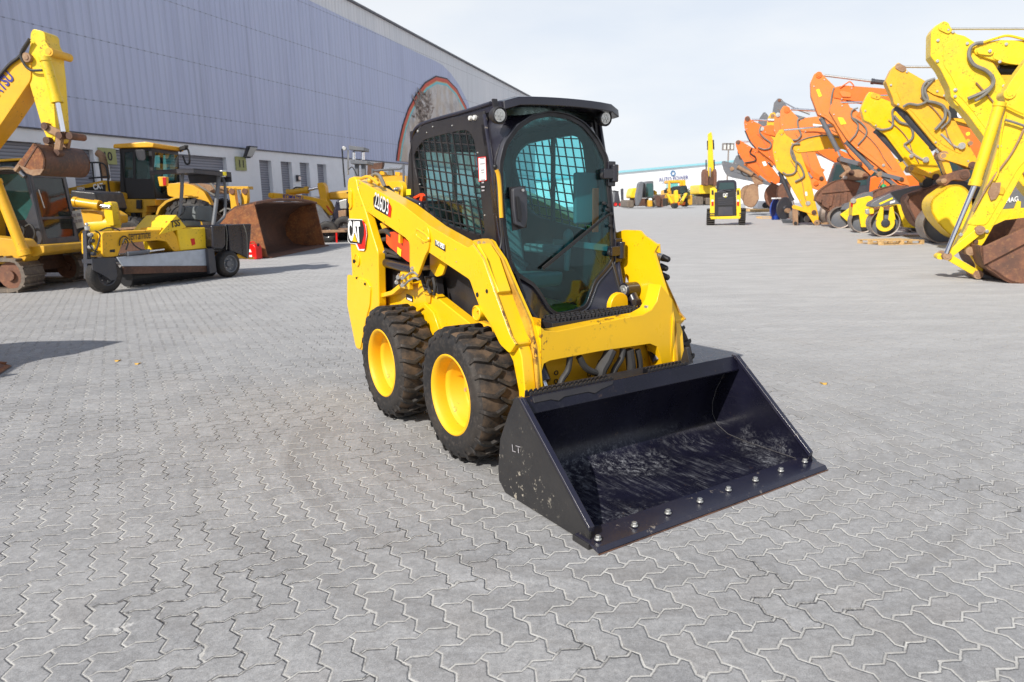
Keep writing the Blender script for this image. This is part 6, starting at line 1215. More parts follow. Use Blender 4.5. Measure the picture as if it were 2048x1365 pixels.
run(t, fr, [
 ('p', 'stick', [(1560, 245), (1561, 221), (1567, 212), (1576, 213), (1582, 221), (1600, 240), (1612, 262), (1633, 311), (1656, 369), (1646, 384), (1625, 377), (1604, 330), (1590, 300), (1572, 275), (1562, 262)], .3, -.3, 'orange2', .02, .03),
 ('p', 'boom', [(1594, 256), (1597, 244), (1610, 236), (1637, 233), (1665, 240), (1760, 290), (1740, 320), (1668, 268), (1630, 264), (1605, 264)], .36, -.36, 'orange2', .02, .05), ('c', (1700, 226), (1640, 222), .0, .14, 'steel', (1582, 219)), ('n', (1574, 220), .34, -.34, .18, 'orange'),
 ('h', ((1608, 235), (1596, 240), (1597, 256), (1602, 270), (1594, 280), (1582, 280)), .4, .05), ('c', (1590, 300), (1615, 345), .34, .12, 'orange', (1624, 356)), ('p', 'patch', [(1612, 330), (1640, 352), (1638, 362), (1610, 345)], .34, .3, 'orange', .02, .1), ('n', (1643, 357), .38, -.34, .12, 'rustd'), ('n', (1632, 367), .38, -.34, .14, 'orange'),
])
part(t, fr, [(1626, 248), (1655, 252), (1655, 256), (1626, 252)], .382, .36, 'boom_lettering_strip', 'label', 0)
t, fr = machine(1560, 430, 'orange excavator with curved stick, upper of the two leaning left towards the aisle', 'orange', 1.2, -4, depth=49)
run(t, fr, [
 ('p', 'stick', [(1488, 245), (1490, 235), (1495, 232), (1502, 240), (1520, 249), (1530, 256), (1548, 282), (1572, 335), (1562, 345), (1542, 321), (1512, 297), (1499, 279), (1489, 256)], .3, -.3, 'orange', .02, .03),
 ('p', 'boom', [(1522, 262), (1524, 254), (1540, 250), (1600, 260), (1720, 320), (1700, 340), (1600, 290), (1545, 272), (1528, 268)], .36, -.36, 'orange', .02, .05), ('c', (1580, 242), (1536, 241), .0, .12, 'steel', (1504, 240)), ('n', (1495, 238), .34, -.34, .17, 'rust'),
 ('h', ((1522, 252), (1519, 264), (1528, 276), (1541, 286), (1540, 296), (1528, 299), (1516, 295)), .4, .05), ('n', (1524, 258), .4, -.3, .14, 'steel'), ('c', (1518, 300), (1548, 330), .0, .13, 'orange2', (1560, 345)), ('h', ((1490, 262), (1500, 284), (1512, 298)), .34, .04, 'ink'),
 ('b', [(1553, 388), (1556, 372), (1568, 364), (1582, 370), (1580, 395), (1566, 404), (1556, 400)], .7, -.7, 'rust', (0, 1), .07, False, 'digger_bucket', (3, 4)),
])
t, fr = machine(1530, 425, 'orange excavator with a white decal on its stick, lowest and leftmost of the orange arms', 'orange', 1.2, -5, depth=55)
run(t, fr, [
 ('p', 'stick', [(1471, 285), (1474, 281), (1480, 281), (1493, 289), (1505, 296), (1522, 303), (1540, 330), (1560, 356), (1559, 365), (1549, 371), (1538, 365), (1512, 344), (1489, 326), (1477, 307), (1472, 293)], .35, -.35, 'orange', .02, .03),
 ('p', 'boom', [(1502, 303), (1506, 297), (1520, 292), (1580, 300), (1650, 340), (1640, 355), (1580, 320), (1520, 306)], .4, -.4, 'orange', .02, .05), ('c', (1530, 282), (1510, 283), .0, .12, 'steel', (1480, 284)), ('n', (1476, 285), .4, -.4, .16, 'rust'), ('c', (1490, 327), (1520, 350), .1, .15, 'orange2', (1534, 362)), ('h', ((1504, 296), (1500, 306), (1510, 314), (1510, 322), (1490, 326)), .45, .05, 'ink'),
 ('p', 'small_decal', [(1524, 324), (1531, 323), (1534, 331), (1528, 333)], .372, .35, 'label', 0, 0), ('p', 'model_decal', [(1533, 324), (1542, 328), (1548, 336), (1541, 334)], .372, .35, 'ink', 0, 0),
 ('b', [(1527, 392), (1532, 376), (1545, 366), (1560, 372), (1568, 395), (1560, 418), (1545, 420), (1532, 408)], .9, -.9, 'rust', (0, 1), .08, True, 'digger_bucket', (2, 3)),
])
t, fr = machine(1546, 424, 'yellow excavator arm showing as a narrow strip between two orange arms', 'yel2', 1.2, -9, depth=57, house=False)
run(t, fr, [('p', 'stick', [(1532, 262), (1535, 238), (1541, 227), (1549, 225), (1556, 235), (1560, 262), (1570, 300), (1560, 312), (1545, 292)], .35, -.35, 'yel2', .02, .05), ('p', 'boom', [(1552, 250), (1560, 240), (1640, 260), (1700, 300), (1640, 290), (1560, 270)], .4, -.4, 'yel2'), ('n', (1545, 232), .4, -.4, .15, 'tan')])
t, fr = machine(1552, 424, 'orange excavator arm tip right beside the narrow yellow strip, behind the broad orange arm', 'orange', 1.2, -9, depth=46, house=False)
run(t, fr, [('p', 'stick', [(1547, 262), (1549, 234), (1555, 226), (1563, 228), (1575, 245), (1592, 290), (1580, 310), (1560, 285)], .3, -.3, 'orange2', .02, .05), ('p', 'boom', [(1565, 250), (1575, 242), (1640, 252), (1700, 290), (1640, 285), (1580, 268)], .36, -.36, 'orange2'), ('n', (1556, 230), .36, -.36, .14, 'steel')])
t, fr = machine(1556, 424, 'grey excavator stick rising highest behind the orange arms, left of the tallest one', 'dgrey', 1.3, -9, depth=61, house=False)
run(t, fr, [('p', 'stick', [(1545, 224), (1548, 206), (1556, 197), (1563, 198), (1575, 214), (1590, 250), (1560, 262), (1548, 245)], .35, -.35, 'grey', .02, .05), ('p', 'boom', [(1566, 232), (1580, 226), (1660, 250), (1720, 300), (1640, 280), (1580, 250)], .4, -.4, 'grey'), ('c', (1620, 228), (1592, 218), .0, .1, 'steel', (1562, 202)), ('n', (1559, 201), .4, -.4, .13, 'rust')])
t, fr = machine(1530, 424, 'grey excavator stick tip, lower of the two grey points against the sky', 'dgrey', 1.3, -9, depth=66, house=False)
run(t, fr, [('p', 'stick', [(1515, 252), (1518, 238), (1527, 225), (1531, 225), (1537, 232), (1550, 262), (1536, 280), (1520, 270)], .4, -.4, 'grey', .02, .05), ('p', 'boom', [(1532, 250), (1545, 244), (1620, 262), (1690, 310), (1620, 290), (1545, 262)], .45, -.45, 'grey')])
t, fr = machine(1505, 422, 'weathered grey excavator with folded stick behind the lowest orange arm', 'dgrey', 1.3, -9, depth=62)
run(t, fr, [('p', 'stick', [(1466, 325), (1473, 311), (1484, 310), (1500, 318), (1522, 336), (1547, 358), (1552, 372), (1532, 370), (1512, 364), (1492, 352), (1474, 345)], .35, -.35, 'grey', .02, .1), ('c', (1475, 334), (1505, 350), .4, .16, 'tan', (1525, 362), 'rust'), ('n', (1482, 316), .4, -.4, .14, 'rust'), ('h', ((1476, 330), (1486, 350), (1500, 352), (1514, 345)), .42, .05, 'ink'), ('p', 'bucket_link', [(1500, 350), (1515, 352), (1528, 368), (1510, 372)], .4, -.4, 'tan', .03, .1), ('h', ((1478, 288), (1476, 305), (1480, 318)), .42, .04, 'ink'),
 ('b', [(1484, 404), (1490, 376), (1504, 366), (1516, 372), (1518, 398), (1508, 417), (1492, 414)], .9, -.9, 'tan', (0, 1), .08, True, 'digger_bucket', (3, 4))])
t, fr = machine(1478, 420, 'faded grey excavator arm farthest along the row, next to the floodlight mast', 'dgrey', 1.3, -9, depth=72)
run(t, fr, [('p', 'stick', [(1443, 324), (1448, 322), (1462, 326), (1473, 336), (1500, 354), (1512, 366), (1498, 362), (1466, 356), (1454, 352), (1447, 341)], .4, -.4, 'grey', .02, .1), ('p', 'boom', [(1455, 332), (1466, 327), (1540, 345), (1600, 370), (1540, 365), (1470, 345)], .45, -.45, 'grey'), ('n', (1464, 338), .5, -.5, .2, 'tan'), ('b', [(1478, 392), (1484, 374), (1496, 370), (1506, 380), (1504, 402), (1490, 408)], .9, -.9, 'tan', (0, 1), .08, False, 'digger_bucket', (2, 3))])
# --- double drum rollers between the excavators ---
RG = 'tandem rollers parked under the excavator buckets'
def roller(px, py, label, r, hood, body, extra=(), yoke=True):
    c = ground(px, py); fr = Fr(c.x, c.y, AH); t = thing('tandem_roller', fr, label, 'road roller', RG); w = 1.2
    for x in (0, -1.95):
        d = bpy.data.objects.new('drum', None); COL.objects.link(d); d.parent = t; d.location = (x, 0, r)
        g = G(); g.lathe((0, 0, 0), (0, 1, 0), [(r-.035, -.03), (r, -.02), (r, -w), (r-.035, -w+.01), (r-.04, -.3), (r-.04, -.05)], 44, close=True); g.done('drum_shell', M['drum'], d, smooth=50)
        g = G(); g.lathe((0, 0, 0), (0, 1, 0), [(r-.04, -.28), (.22, -.22), (.05, -.2), (0, -.2)], 28); g.done('drum_web', M['grey'], d)
        g = G(); g.lathe((0, 0, 0), (0, 1, 0), [(r-.04, -w+.1), (.05, -w+.14), (0, -w+.14)], 28); g.done('drum_web', M['grey'], d)
        if not yoke and x == 0: continue
        g = G(); pf = [V((sin(a)*(r*.62), -.03, -cos(a)*(r*.62))) for a in [-pi*.62+pi*1.24*i/16 for i in range(17)]]; g.slab([V((-.2, -.03, r+.1)), V((-.32, -.03, r*.25))]+pf+[V((.32, -.03, r*.25)), V((.2, -.03, r+.1)), V((.10, -.03, r+.06)), V((.08, -.03, .12)), V((-.08, -.03, .12)), V((-.10, -.03, r+.06))], (0, .07, 0)); g.done('drum_yoke', M['yel3'], d, .01)
        g = G(); g.lathe((0, .05, 0), (0, 1, 0), [(.15, -.1), (.15, .03), (.11, .07), (0, .07)], 10); g.done('drum_motor', M['dgrey'], d, .006)
        g = G(); g.box((r*.82, -w+.04, r*.2), (r*.96, -.05, r*.34)) if 0 else g.slab([V((r*.80, -w+.04, r*.52)), V((r*1.02, -w+.04, r*.60)), V((r*1.02, -w+.04, r*.72)), V((r*.80, -w+.04, r*.66))], (0, w-.1, 0)); g.done('scraper', M['redlens'], d, .004)
    part(t, fr, body, .02, -1.25, 'frame', 'yel3', .02, .03); part(t, fr, hood, .0, -1.2, 'engine_hood', 'grey', .05, .04)
    g = G(); g.slab([(-1.0, -.9, 1.05), (-1.45, -.9, 1.05), (-1.5, -.9, 1.45), (-1.42, -.9, 1.5), (-1.3, -.9, 1.18), (-1.0, -.9, 1.15)], (0, .5, 0)); g.done('seat', M['seat'], t, .03)
    for it in extra: run(t, fr, [it])
    return t, fr
roller(1768, 474, 'small yellow tandem roller with grey hood standing behind the wooden pallet', .49, [(1740, 414), (1743, 406), (1765, 394), (1790, 382), (1838, 371), (1850, 373), (1852, 385), (1796, 409), (1770, 412), (1752, 415)], [(1742, 416), (1794, 410), (1800, 430), (1808, 455), (1840, 457), (1860, 460), (1858, 420), (1796, 409)],
 (('p', 'hood_stripe', [(1758, 407), (1785, 395), (1786, 398), (1760, 410)], .006, .0, 'lyel', 0, 0), ('p', 'model_decal', [(1780, 404), (1790, 401), (1790, 405), (1780, 408)], .006, .0, 'label', 0, 0), ('p', 'headlamp', [(1731, 420), (1738, 418), (1740, 427), (1732, 429)], .04, -.1, 'steel', .01, .02), ('p', 'lamp_panel', [(1739, 418), (1748, 417), (1748, 428), (1739, 429)], .03, -1.2, 'yel3', .01)))
roller(1725, 466, 'yellow tandem roller partly hidden between two brown buckets', .47, [(1706, 405), (1712, 395), (1726, 388), (1738, 384), (1746, 384), (1746, 395), (1725, 400)], [(1704, 432), (1706, 405), (1714, 398), (1738, 392), (1746, 395), (1745, 430), (1735, 455), (1722, 455), (1718, 430)], yoke=False, extra=(('n', (1707, 402), .08, -.1, .1, 'steel'), ('p', 'side_lamp', [(1702, 405), (1706, 403), (1706, 414), (1702, 415)], .03, -.1, 'redlens', .01)))
roller(1886, 488, 'larger tandem roller with dark hood under the yellow bucket, its lettering facing the aisle', .58, [(1985, 420), (2000, 402), (2025, 384), (2060, 370), (2120, 362), (2130, 412), (2050, 416)], [(1935, 415), (1960, 412), (1990, 420), (2050, 416), (2130, 412), (2130, 450), (2000, 455), (1940, 452), (1930, 440)], yoke=False, extra=(('p', 'cover', [(1935, 428), (1950, 424), (1950, 452), (1936, 456)], .03, -.02, 'gold', .01),))
c = ground(1886, 488); fr = Fr(c.x, c.y, AH)
rt = [o for o in COL.objects if o.name.startswith('tandem_roller')][-1]; rt = [o for o in COL.objects if o.get('label', '').startswith('larger tandem')][0]
text('BOMAG', fr.at(1996, 409, 1, .03), fr.at(2037, 403, 1, .03), .15, (0, 1, 0), M['label'], rt, 'lettering', bold=.02)
roller(1680, 457, 'tandem roller deep behind the largest brown bucket, only its drum showing', .5, [(1680, 420), (1690, 408), (1720, 400), (1730, 405), (1725, 420)], [(1680, 430), (1700, 415), (1725, 418), (1725, 445), (1700, 448)], yoke=False)
# --- pallets and odds and ends on the ground ---
def pallet(px, py, label, yaw, s=1.0, w=1.2, d=1.0):
    c = ground(px, py); fr = Fr(c.x, c.y, yaw); t = thing('wooden_pallet', fr, label, 'pallet', 'wooden pallets lying in the yard')
    for i in range(5): y = -d/2+(d-.12)*i/4; g = G(); g.box((-w/2, y, .11), (w/2, y+.12+.03, .13)); g.done('top_board', M['wood'], t, .003)
    for i in range(3):
        y = -d/2+(d-.1)*i/2
        g = G(); g.box((-w/2, y, 0), (w/2, y+.1, .02)); g.done('bottom_board', M['wood'], t, .003)
        for k in range(3): x = -w/2+(w-.12)*k/2; g = G(); g.box((x, y+.003, .021), (x+.12, y+.097, .109)); g.done('block', M['wood'], t, .003)
    return t
pallet(1780, 488, 'pale wooden pallet lying alone on the paving in front of the small roller', R(8), w=1.45, d=1.1)
pallet(1545, 437, 'yellowish wooden pallet beside the blue steel cover, far along the row', R(-10), w=2.0, d=1.6)
def odd(name, px, py, label, cat, yaw=0): c = ground(px, py); fr = Fr(c.x, c.y, yaw); return thing(name, fr, label, cat), fr
t, fr = odd('steel_cover', 1552, 440, 'round blue steel cover leaning beside a dark disc on the ground', 'cover', R(20))
a_ = fr.at(1550, 424, 1, 0); g = G(); g.lathe((a_.x, 0, .72), (.5, -1, 0), [(.0, -.25), (.45, -.2), (.68, -.05), (.72, .02), (.60, .0), (.3, -.1), (0, -.15)], 26); g.done('cover_shell', M['blue'], t)
g = G(); g.box((a_.x-.1, -.2, 0), (a_.x+.3, .2, .25)); g.done('foot', M['blue'], t, .03); g = G(); g.box((a_.x-.25, -.15, 1.36), (a_.x+.35, .15, 1.46)); g.done('lid', M['label'], t, .03)
t, fr = odd('steel_disc', 1568, 440, 'dark round steel disc standing next to the blue cover', 'disc', R(15))
g = G(); g.lathe((0, 0, .75), (.2, -1, 0), [(0, -.1), (.72, -.08), (.75, 0), (.72, .03), (.2, .04), (.18, .2), (0, .2)], 28); g.done('disc_plate', M['dgrey'], t); g = G(); g.cyl((0, -.2, .6), (-.05, -.5, .6), .16, n=14); g.done('hub', M['tan'], t, .01)
t, fr = odd('traffic_cone', 1578, 437, 'red and white traffic cone behind the small yellow excavator arm', 'traffic cone')
g = G(); g.lathe((0, 0, 0), (0, 0, 1), [(.35, 0), (.35, .04), (.24, .05), (.17, .4)], 20); g.done('cone_base', M['redp'], t); g = G(); g.lathe((0, 0, 0), (0, 0, 1), [(.17, .4), (.11, .75)], 20); g.done('white_band', M['label'], t); g = G(); g.lathe((0, 0, 0), (0, 0, 1), [(.11, .75), (.05, 1.1), (0, 1.1)], 20); g.done('cone_top', M['redp'], t)
t, fr = odd('plate_compactor', 1583, 449, 'grey plate compactor at the foot of the small yellow arm', 'compactor', R(30))
g = G(); g.slab([(-.5, -.3, .25), (-.35, -.3, .06), (.35, -.3, .06), (.5, -.3, .25), (.45, -.3, .28), (.32, -.3, .12), (-.32, -.3, .12), (-.45, -.3, .28)], (0, .6, 0)); g.done('base_plate', M['grey'], t, .01); g = G(); g.cyl((-.2, -.25, .5), (.2, -.2, .55), .3, .24, 18); g.done('engine', M['drum'], t, .03); g = G(); g.tube([(.3, -.2, .3), (.5, -.2, .8), (.55, .2, .8), (.3, .2, .3)], .03); g.done('handle', M['ink'], t)
t, fr = odd('engine_block', 1610, 449, 'black engine block with pulleys between the legs of the yellow arm', 'engine', R(10))
g = G(); g.box((-.35, -.25, .1), (.35, .3, .6)); g.box((-.3, -.15, .6), (.25, .2, .8)); g.done('block', M['ink'], t, .03); g = G(); g.cyl((-.1, -.26, .3), (-.1, -.34, .3), .18, n=20); g.done('pulley', M['steel'], t, .01); g = G(); g.cyl((.2, -.26, .45), (.2, -.36, .45), .1, n=16); g.done('pulley', M['tan'], t, .01); g = G(); g.tube([(-.3, -.2, .7), (-.2, -.3, .95), (.1, -.3, .9), (.3, -.2, .7)], .04); g.done('hose', M['ink'], t)
t, fr = odd('steel_cover', 1652, 449, 'grey curved steel cover standing right of the yellow arm foot', 'cover', R(30)); t.name = 'steel_housing'
g = G(); g.lathe((0, 0, .55), (.3, -1, 0), [(0, -.3), (.4, -.28), (.55, -.1), (.55, .1), (.5, .1), (.3, .02), (0, 0)], 22); g.done('housing_shell', M['drum'], t)
g = G(); g.box((-.3, -.3, 0), (.4, .3, .12)); g.done('base', M['tan'], t, .01)
M['green'] = plain('green_paint', (.01, .32, .10), .45)
for px, py, lb in ((1660, 446, 'green painted pump on the ground left of the large brown bucket'), (1748, 405, 'green valve body showing above the small roller behind the brown bucket')):
    t, fr = odd('green_pump', px, py if px < 1700 else 452, lb, 'pump'); zz = 0 if px < 1700 else 1.25
    g = G(); g.ball((0, 0, .3+zz), .24, (1, .8, 1)); g.cyl((.1, 0, .25+zz), (.45, -.1, .2+zz), .1, n=12); g.ball((.3, 0, .62+zz), .16); g.done('pump_body', M['green'], t); g = G(); g.tube([(.3, 0, .75+zz), (.2, -.1, 1.0+zz), (0, -.1, .6+zz)], .03); g.cyl((0, 0, 0), (0, 0, .3+zz), .05); g.done('pipe', M['steel'], t)
for px, py, lb in ((1518, 423, 'white machine panel with black fittings lying on pale boards'), (1534, 424, 'white tank lying behind the blue steel cover')):
    t, fr = odd('machine_panel', px, py, lb, 'machine part'); g = G(); g.slab(rnd([(-1.3, -.5, .3), (1.3, -.5, .3), (1.1, -.5, 1.0), (-1.2, -.5, 1.2)], .2), (0, 1.4, 0)); g.done('panel', M['far'], t, .08); g = G(); g.ball((-.4, -.6, .7), .35, (1, .5, .9)); g.ball((.2, -.6, .5), .3, (1, .5, .9)); g.done('fittings', M['ink'], t); g = G(); g.box((-1.5, -.7, 0), (1.6, 1.0, .25)); g.done('board', M['wood'], t, .02)
# --- floodlight mast ---
c = ground(1455, 420); fr = Fr(c.x, c.y, 0); t = thing('floodlight_mast', fr, 'thin distant mast with three square floodlights against the sky', 'light mast')
tp_ = fr.at(1457, 300, 1, 0); g = G(); g.cyl((tp_.x, 0, 0), (tp_.x, 0, tp_.z), .13, .09, 10); g.bar((fr.at(1448, 299, 1, 0).x, 0, tp_.z), (fr.at(1467, 299, 1, 0).x, 0, tp_.z), .12, .12); g.done('pole', M['drum'], t)
for px in (1450, 1457, 1464): a_ = fr.at(px, 293, 1, 0); g = G(); g.slabh([V((a_.x-.3, 0, a_.z-.5)), V((a_.x+.3, 0, a_.z-.5)), V((a_.x+.3, 0, a_.z+.4)), V((a_.x-.3, 0, a_.z+.4))], [[V((a_.x-.2, 0, a_.z-.4)), V((a_.x+.2, 0, a_.z-.4)), V((a_.x+.2, 0, a_.z+.3)), V((a_.x-.2, 0, a_.z+.3))]], (0, .3, 0)); h_ = g.done('lamp_head', M['drum'], t); g = G(); g.box((a_.x-.2, .1, a_.z-.4), (a_.x+.2, .2, a_.z+.3)); g.done('lens', M['lamp'], h_)
# ================= machines down the middle of the yard, and behind the skid steer =================
# --- compact track loader seen from behind ---
c = ground(1451, 451); fr = Fr(c.x, c.y, 0); fr = Fr(c.x, c.y, R(-90)+R(-17)+pi/2)
T = thing('compact_track_loader', fr, 'small yellow and black compact loader seen from behind on its own in the yard', 'compact loader')
k_ = lambda pts, y0, y1, n, m, b=.015, r=0, fr=fr, T=T, **kw: part(T, fr, pts, y0, y1, n, m, b, r, **kw)
for xa, xb in ((1413, 1429), (1478, 1491)):
    a, b = fr.at(xa, 440, 1, .1), fr.at(xb, 440, 1, .1); g = G(); n = 14; rr = .42
    for i in range(n):
        a0, a1 = 2*pi*i/n, 2*pi*(i+1)/n
    ts = [V((a.x, y, z)) for y, z in [(.0+1.6*q, .03 if 0 else 0) for q in (0, 1)]]
    pr_ = [(.02+rr-cos(t)*0-rr*cos(t), rr+rr*1.0*sin(t)) for t in []]
    out = [(.15+.42*(1-cos(t)), .45+.44*sin(t)) for t in [-pi/2+pi*i/8*-1 for i in range(0)]]
    prof = [(.35, .0), (.10, .14), (.0, .42), (.06, .75), (.3, .92), (1.7, .80), (1.95, .5), (1.7, 0)]
    g.slab([V((a.x, y, z+.01)) for y, z in prof], (b.x-a.x, 0, 0))
    for i in range(8): z = .06+i*.11; yy = .0 if .2 < z < .7 else .05; g.slab([V((a.x-.01, yy-.03, z)), V((a.x-.01, yy+.1, z)), V((a.x-.01, yy+.1, z+.06)), V((a.x-.01, yy-.03, z+.06))], (b.x-a.x+.02, 0, 0))
    g.done('rubber_track', M['rubber'], T, .02)
k_([(1420, 377), (1429, 375), (1434, 380), (1434, 435), (1420, 436)], 0, .5, 'tower', 'yel3'); k_([(1473, 380), (1475, 376), (1481, 377), (1482, 433), (1473, 434)], 0, .5, 'tower', 'yel3')
k_([(1429, 385), (1472, 383), (1473, 434), (1429, 435)], -.05, 1.0, 'rear_door', 'ink', .03, .05); k_([(1420, 434), (1482, 432), (1480, 438), (1422, 439)], -.06, .6, 'bumper', 'yel3')
k_([(1432, 385), (1471, 384), (1470, 388), (1460, 380), (1442, 380)], .0, .9, 'hood', 'dgrey'); k_([(1433, 366), (1436, 361), (1468, 360), (1473, 364), (1474, 384), (1432, 385)], .5, 1.7, 'cab', 'navy', .05, .05)
k_([(1439, 366), (1467, 365), (1470, 378), (1437, 380)], .48, .5, 'rear_window', 'glassp', 0, .03)
for i in range(4): y = 396+i*4; k_([(1436, y), (1467, y-.5), (1467, y+1.5), (1436, y+2)], -.075, -.05, 'louvre', 'dgrey', .004)
k_([(1437, 415), (1465, 414), (1466, 431), (1436, 432)], -.07, -.05, 'lower_panel', 'dgrey', .01, .03)
for xa, xb in ((1423, 1427), (1474, 1478)):
    k_([(xa, 404), (xb, 404), (xb, 412), (xa, 412)], -.03, 0, 'tail_lamp', 'redlens', 0); k_([(xa, 400), (xb, 400), (xb, 403.5), (xa, 403.5)], -.03, 0, 'reverse_lamp', 'label', 0); k_([(xa, 381), (xb, 381), (xb+.5, 390), (xa, 390)], -.02, 0, 'arm_recess', 'ink', 0)
text('CAT', fr.at(1446, 394.5, 1, -.06), fr.at(1455.5, 394, 1, -.06), .19, (0, -1, 0), M['label'], T, 'brand_lettering', bold=.04)
k_([(1449, 395), (1453, 395), (1451, 392)], -.09, -.07, 'logo_triangle', 'lyel', 0)
def far_machine(px, py, label, name, cat, yaw=0, grp=None): c = ground(px, py); fr = Fr(c.x, c.y, yaw); T = thing(name, fr, label, cat, grp); return T, fr, (lambda pts, y0, y1, n, m, b=.05, r=0: part(T, fr, pts, y0, y1, n, m, b, r))
# yellow excavator beyond it, arm straight up
T, fr, q_ = far_machine(1415, 411, 'distant yellow excavator with its arm raised straight up behind the compact loader', 'tracked_excavator', 'excavator')
q_([(1390, 395), (1392, 393), (1407, 394), (1407, 410), (1391, 410)], 0, 9, 'crawler_track', 'track', .2, .3); q_([(1412, 396), (1430, 396), (1430, 410), (1412, 410)], 0, 9, 'crawler_track', 'track', .2, .3)
q_([(1399, 370), (1432, 368), (1434, 387), (1399, 389)], 1, 10, 'engine_house', 'yel3', .3, .3); q_([(1405, 388), (1430, 388), (1428, 396), (1407, 396)], 2, 8, 'undercarriage', 'rustd')
q_([(1417, 268), (1423, 264), (1425, 272), (1427, 320), (1429, 372), (1416, 372), (1417, 320)], -1, -.2, 'boom', 'yel3', .1); q_([(1414.5, 282), (1416.5, 282), (1417, 300), (1415, 300)], -.6, -.2, 'lamp_bracket', 'ink'); q_([(1426, 280), (1428, 280), (1429, 300), (1426, 298)], -.6, -.2, 'lamp_bracket', 'ink')
q_([(1409, 345), (1412, 338), (1417, 344), (1417, 372), (1409, 370)], -3, 0, 'digger_bucket', 'rust', .1); q_([(1428, 344), (1432, 338), (1434, 345), (1434, 372), (1428, 372)], -3, 0, 'digger_bucket', 'rust', .1); q_([(1410, 356), (1433, 355), (1432, 370), (1411, 371)], -2.5, -1, 'bucket_back', 'rustd', .1); q_([(1419, 335), (1422, 335), (1422, 355), (1419, 355)], -1.4, -1, 'piston_rod', 'steel', .05)
for x in (1412, 1428): q_([(x, 320), (x+1.5, 320), (x+2, 340), (x, 340)], -.5, 0, 'hose', 'ink')
# backhoe and motor behind it
T, fr, q_ = far_machine(1352, 417, 'distant yellow backhoe loader seen from behind with its arm folded, right of the grey excavator', 'backhoe_loader', 'backhoe loader')
q_([(1359, 372), (1374, 371), (1377, 388), (1358, 389)], 0, 6, 'cab', 'ink', .2); q_([(1361, 374), (1371, 373), (1373, 386), (1360, 387)], -.1, 0, 'cab_window', M['cabglass'], 0); q_([(1370, 398), (1376, 396), (1376, 414), (1369, 414)], -1, 1.5, 'wheel', 'rubber', .3, .4); q_([(1331, 398), (1336, 396), (1337, 412), (1331, 413)], -1, 1.5, 'wheel', 'rubber', .3, .4)
q_([(1350, 382), (1356, 380), (1358, 402), (1352, 408), (1349, 400)], -4, -3, 'boom', 'yel3', .1); q_([(1333, 388), (1337, 387), (1347, 406), (1343, 408)], -2, -1, 'stabiliser_arm', 'yel3', .1); q_([(1372, 386), (1376, 387), (1364, 409), (1360, 408)], -2, -1, 'stabiliser_arm', 'yel3', .1); q_([(1342, 390), (1352, 388), (1352, 406), (1342, 407)], -1, 4, 'body', 'amber', .2); q_([(1342, 405), (1372, 404), (1370, 411), (1343, 412)], -1, 0, 'rear_frame', 'orange', .1); q_([(1348, 408), (1356, 406), (1357, 414), (1351, 418), (1347, 414)], -5, -3, 'digger_bucket', 'ink', .1); q_([(1376, 391), (1385, 390), (1385, 410), (1376, 412)], 1, 3, 'loader_bucket', 'gold', .1)
T, fr, q_ = far_machine(1346, 413, 'distant tall yellow machine with its own cab standing directly behind the backhoe loader', 'wheel_loader', 'wheel loader')
q_([(1338, 361), (1371, 360), (1371, 366), (1338, 367)], 0, 5, 'cab_roof', 'amber', .2); q_([(1342, 365), (1356, 364), (1357, 376), (1342, 377)], .2, 5, 'cab', M['cabglass'], .1); q_([(1337, 362), (1341, 362), (1341, 386), (1337, 387)], -.2, .5, 'cab_post', 'amber'); q_([(1360, 362), (1364, 362), (1364, 372), (1360, 372)], -.2, .5, 'cab_post', 'amber'); q_([(1341, 376), (1358, 375), (1358, 380), (1341, 381)], -.2, 5, 'front_grille', 'ink'); q_([(1333, 380), (1360, 378), (1362, 398), (1333, 400)], 0, 6, 'body', 'amber', .3, .3); q_([(1329, 380), (1334, 379), (1334, 386), (1330, 387)], -.5, .5, 'mirror', 'ink'); q_([(1365, 361), (1371, 361), (1372, 372), (1366, 372)], -1, 1, 'raised_arm', 'yel2', .1)
# grey-armed yellow excavator
T, fr, q_ = far_machine(1282, 417, 'distant excavator with grey arm, teal cab and yellow engine cover', 'tracked_excavator', 'excavator')
q_([(1254, 402), (1257, 400), (1269, 401), (1269, 416), (1254, 416)], 0, 8, 'crawler_track', 'track', .3, .4); q_([(1307, 401), (1312, 400), (1312, 414), (1307, 415)], 0, 8, 'crawler_track', 'track', .3, .4); q_([(1268, 397), (1310, 397), (1308, 412), (1270, 413)], 1, 6, 'undercarriage', 'rustd', .1)
q_([(1260, 392), (1264, 377), (1270, 376), (1276, 377), (1275, 397), (1262, 397)], 1, 6, 'engine_house', 'yel3', .4, .5); q_([(1292, 363), (1307, 362), (1308, 396), (1291, 396)], 0, 5, 'cab', 'grey', .2, .2); q_([(1293, 368), (1305, 367), (1306, 393), (1292, 393)], -.1, 0, 'cab_window', M['cabglass'], 0); q_([(1308, 380), (1315, 384), (1314, 390), (1308, 390)], 2, 5, 'side_box', 'yel2', .2)
q_([(1276, 368), (1281, 363), (1288, 364), (1285, 396), (1278, 412), (1273, 412), (1272, 392), (1275, 380)], -4, -2.5, 'boom', 'grey', .2, .3); q_([(1284, 364), (1291, 368), (1291, 396), (1286, 396)], -1, 0, 'hose_bundle', 'ink', .1); q_([(1297, 400), (1305, 400), (1306, 414), (1297, 415)], -5, -3.5, 'digger_bucket', 'gold', .2, .3); q_([(1299, 397), (1304, 397), (1304, 401), (1299, 401)], -5, -4, 'white_box', 'label')
T, fr, q_ = far_machine(1320, 415, 'rusty brown loader bucket standing on edge between the distant machines', 'loader_bucket', 'bucket')
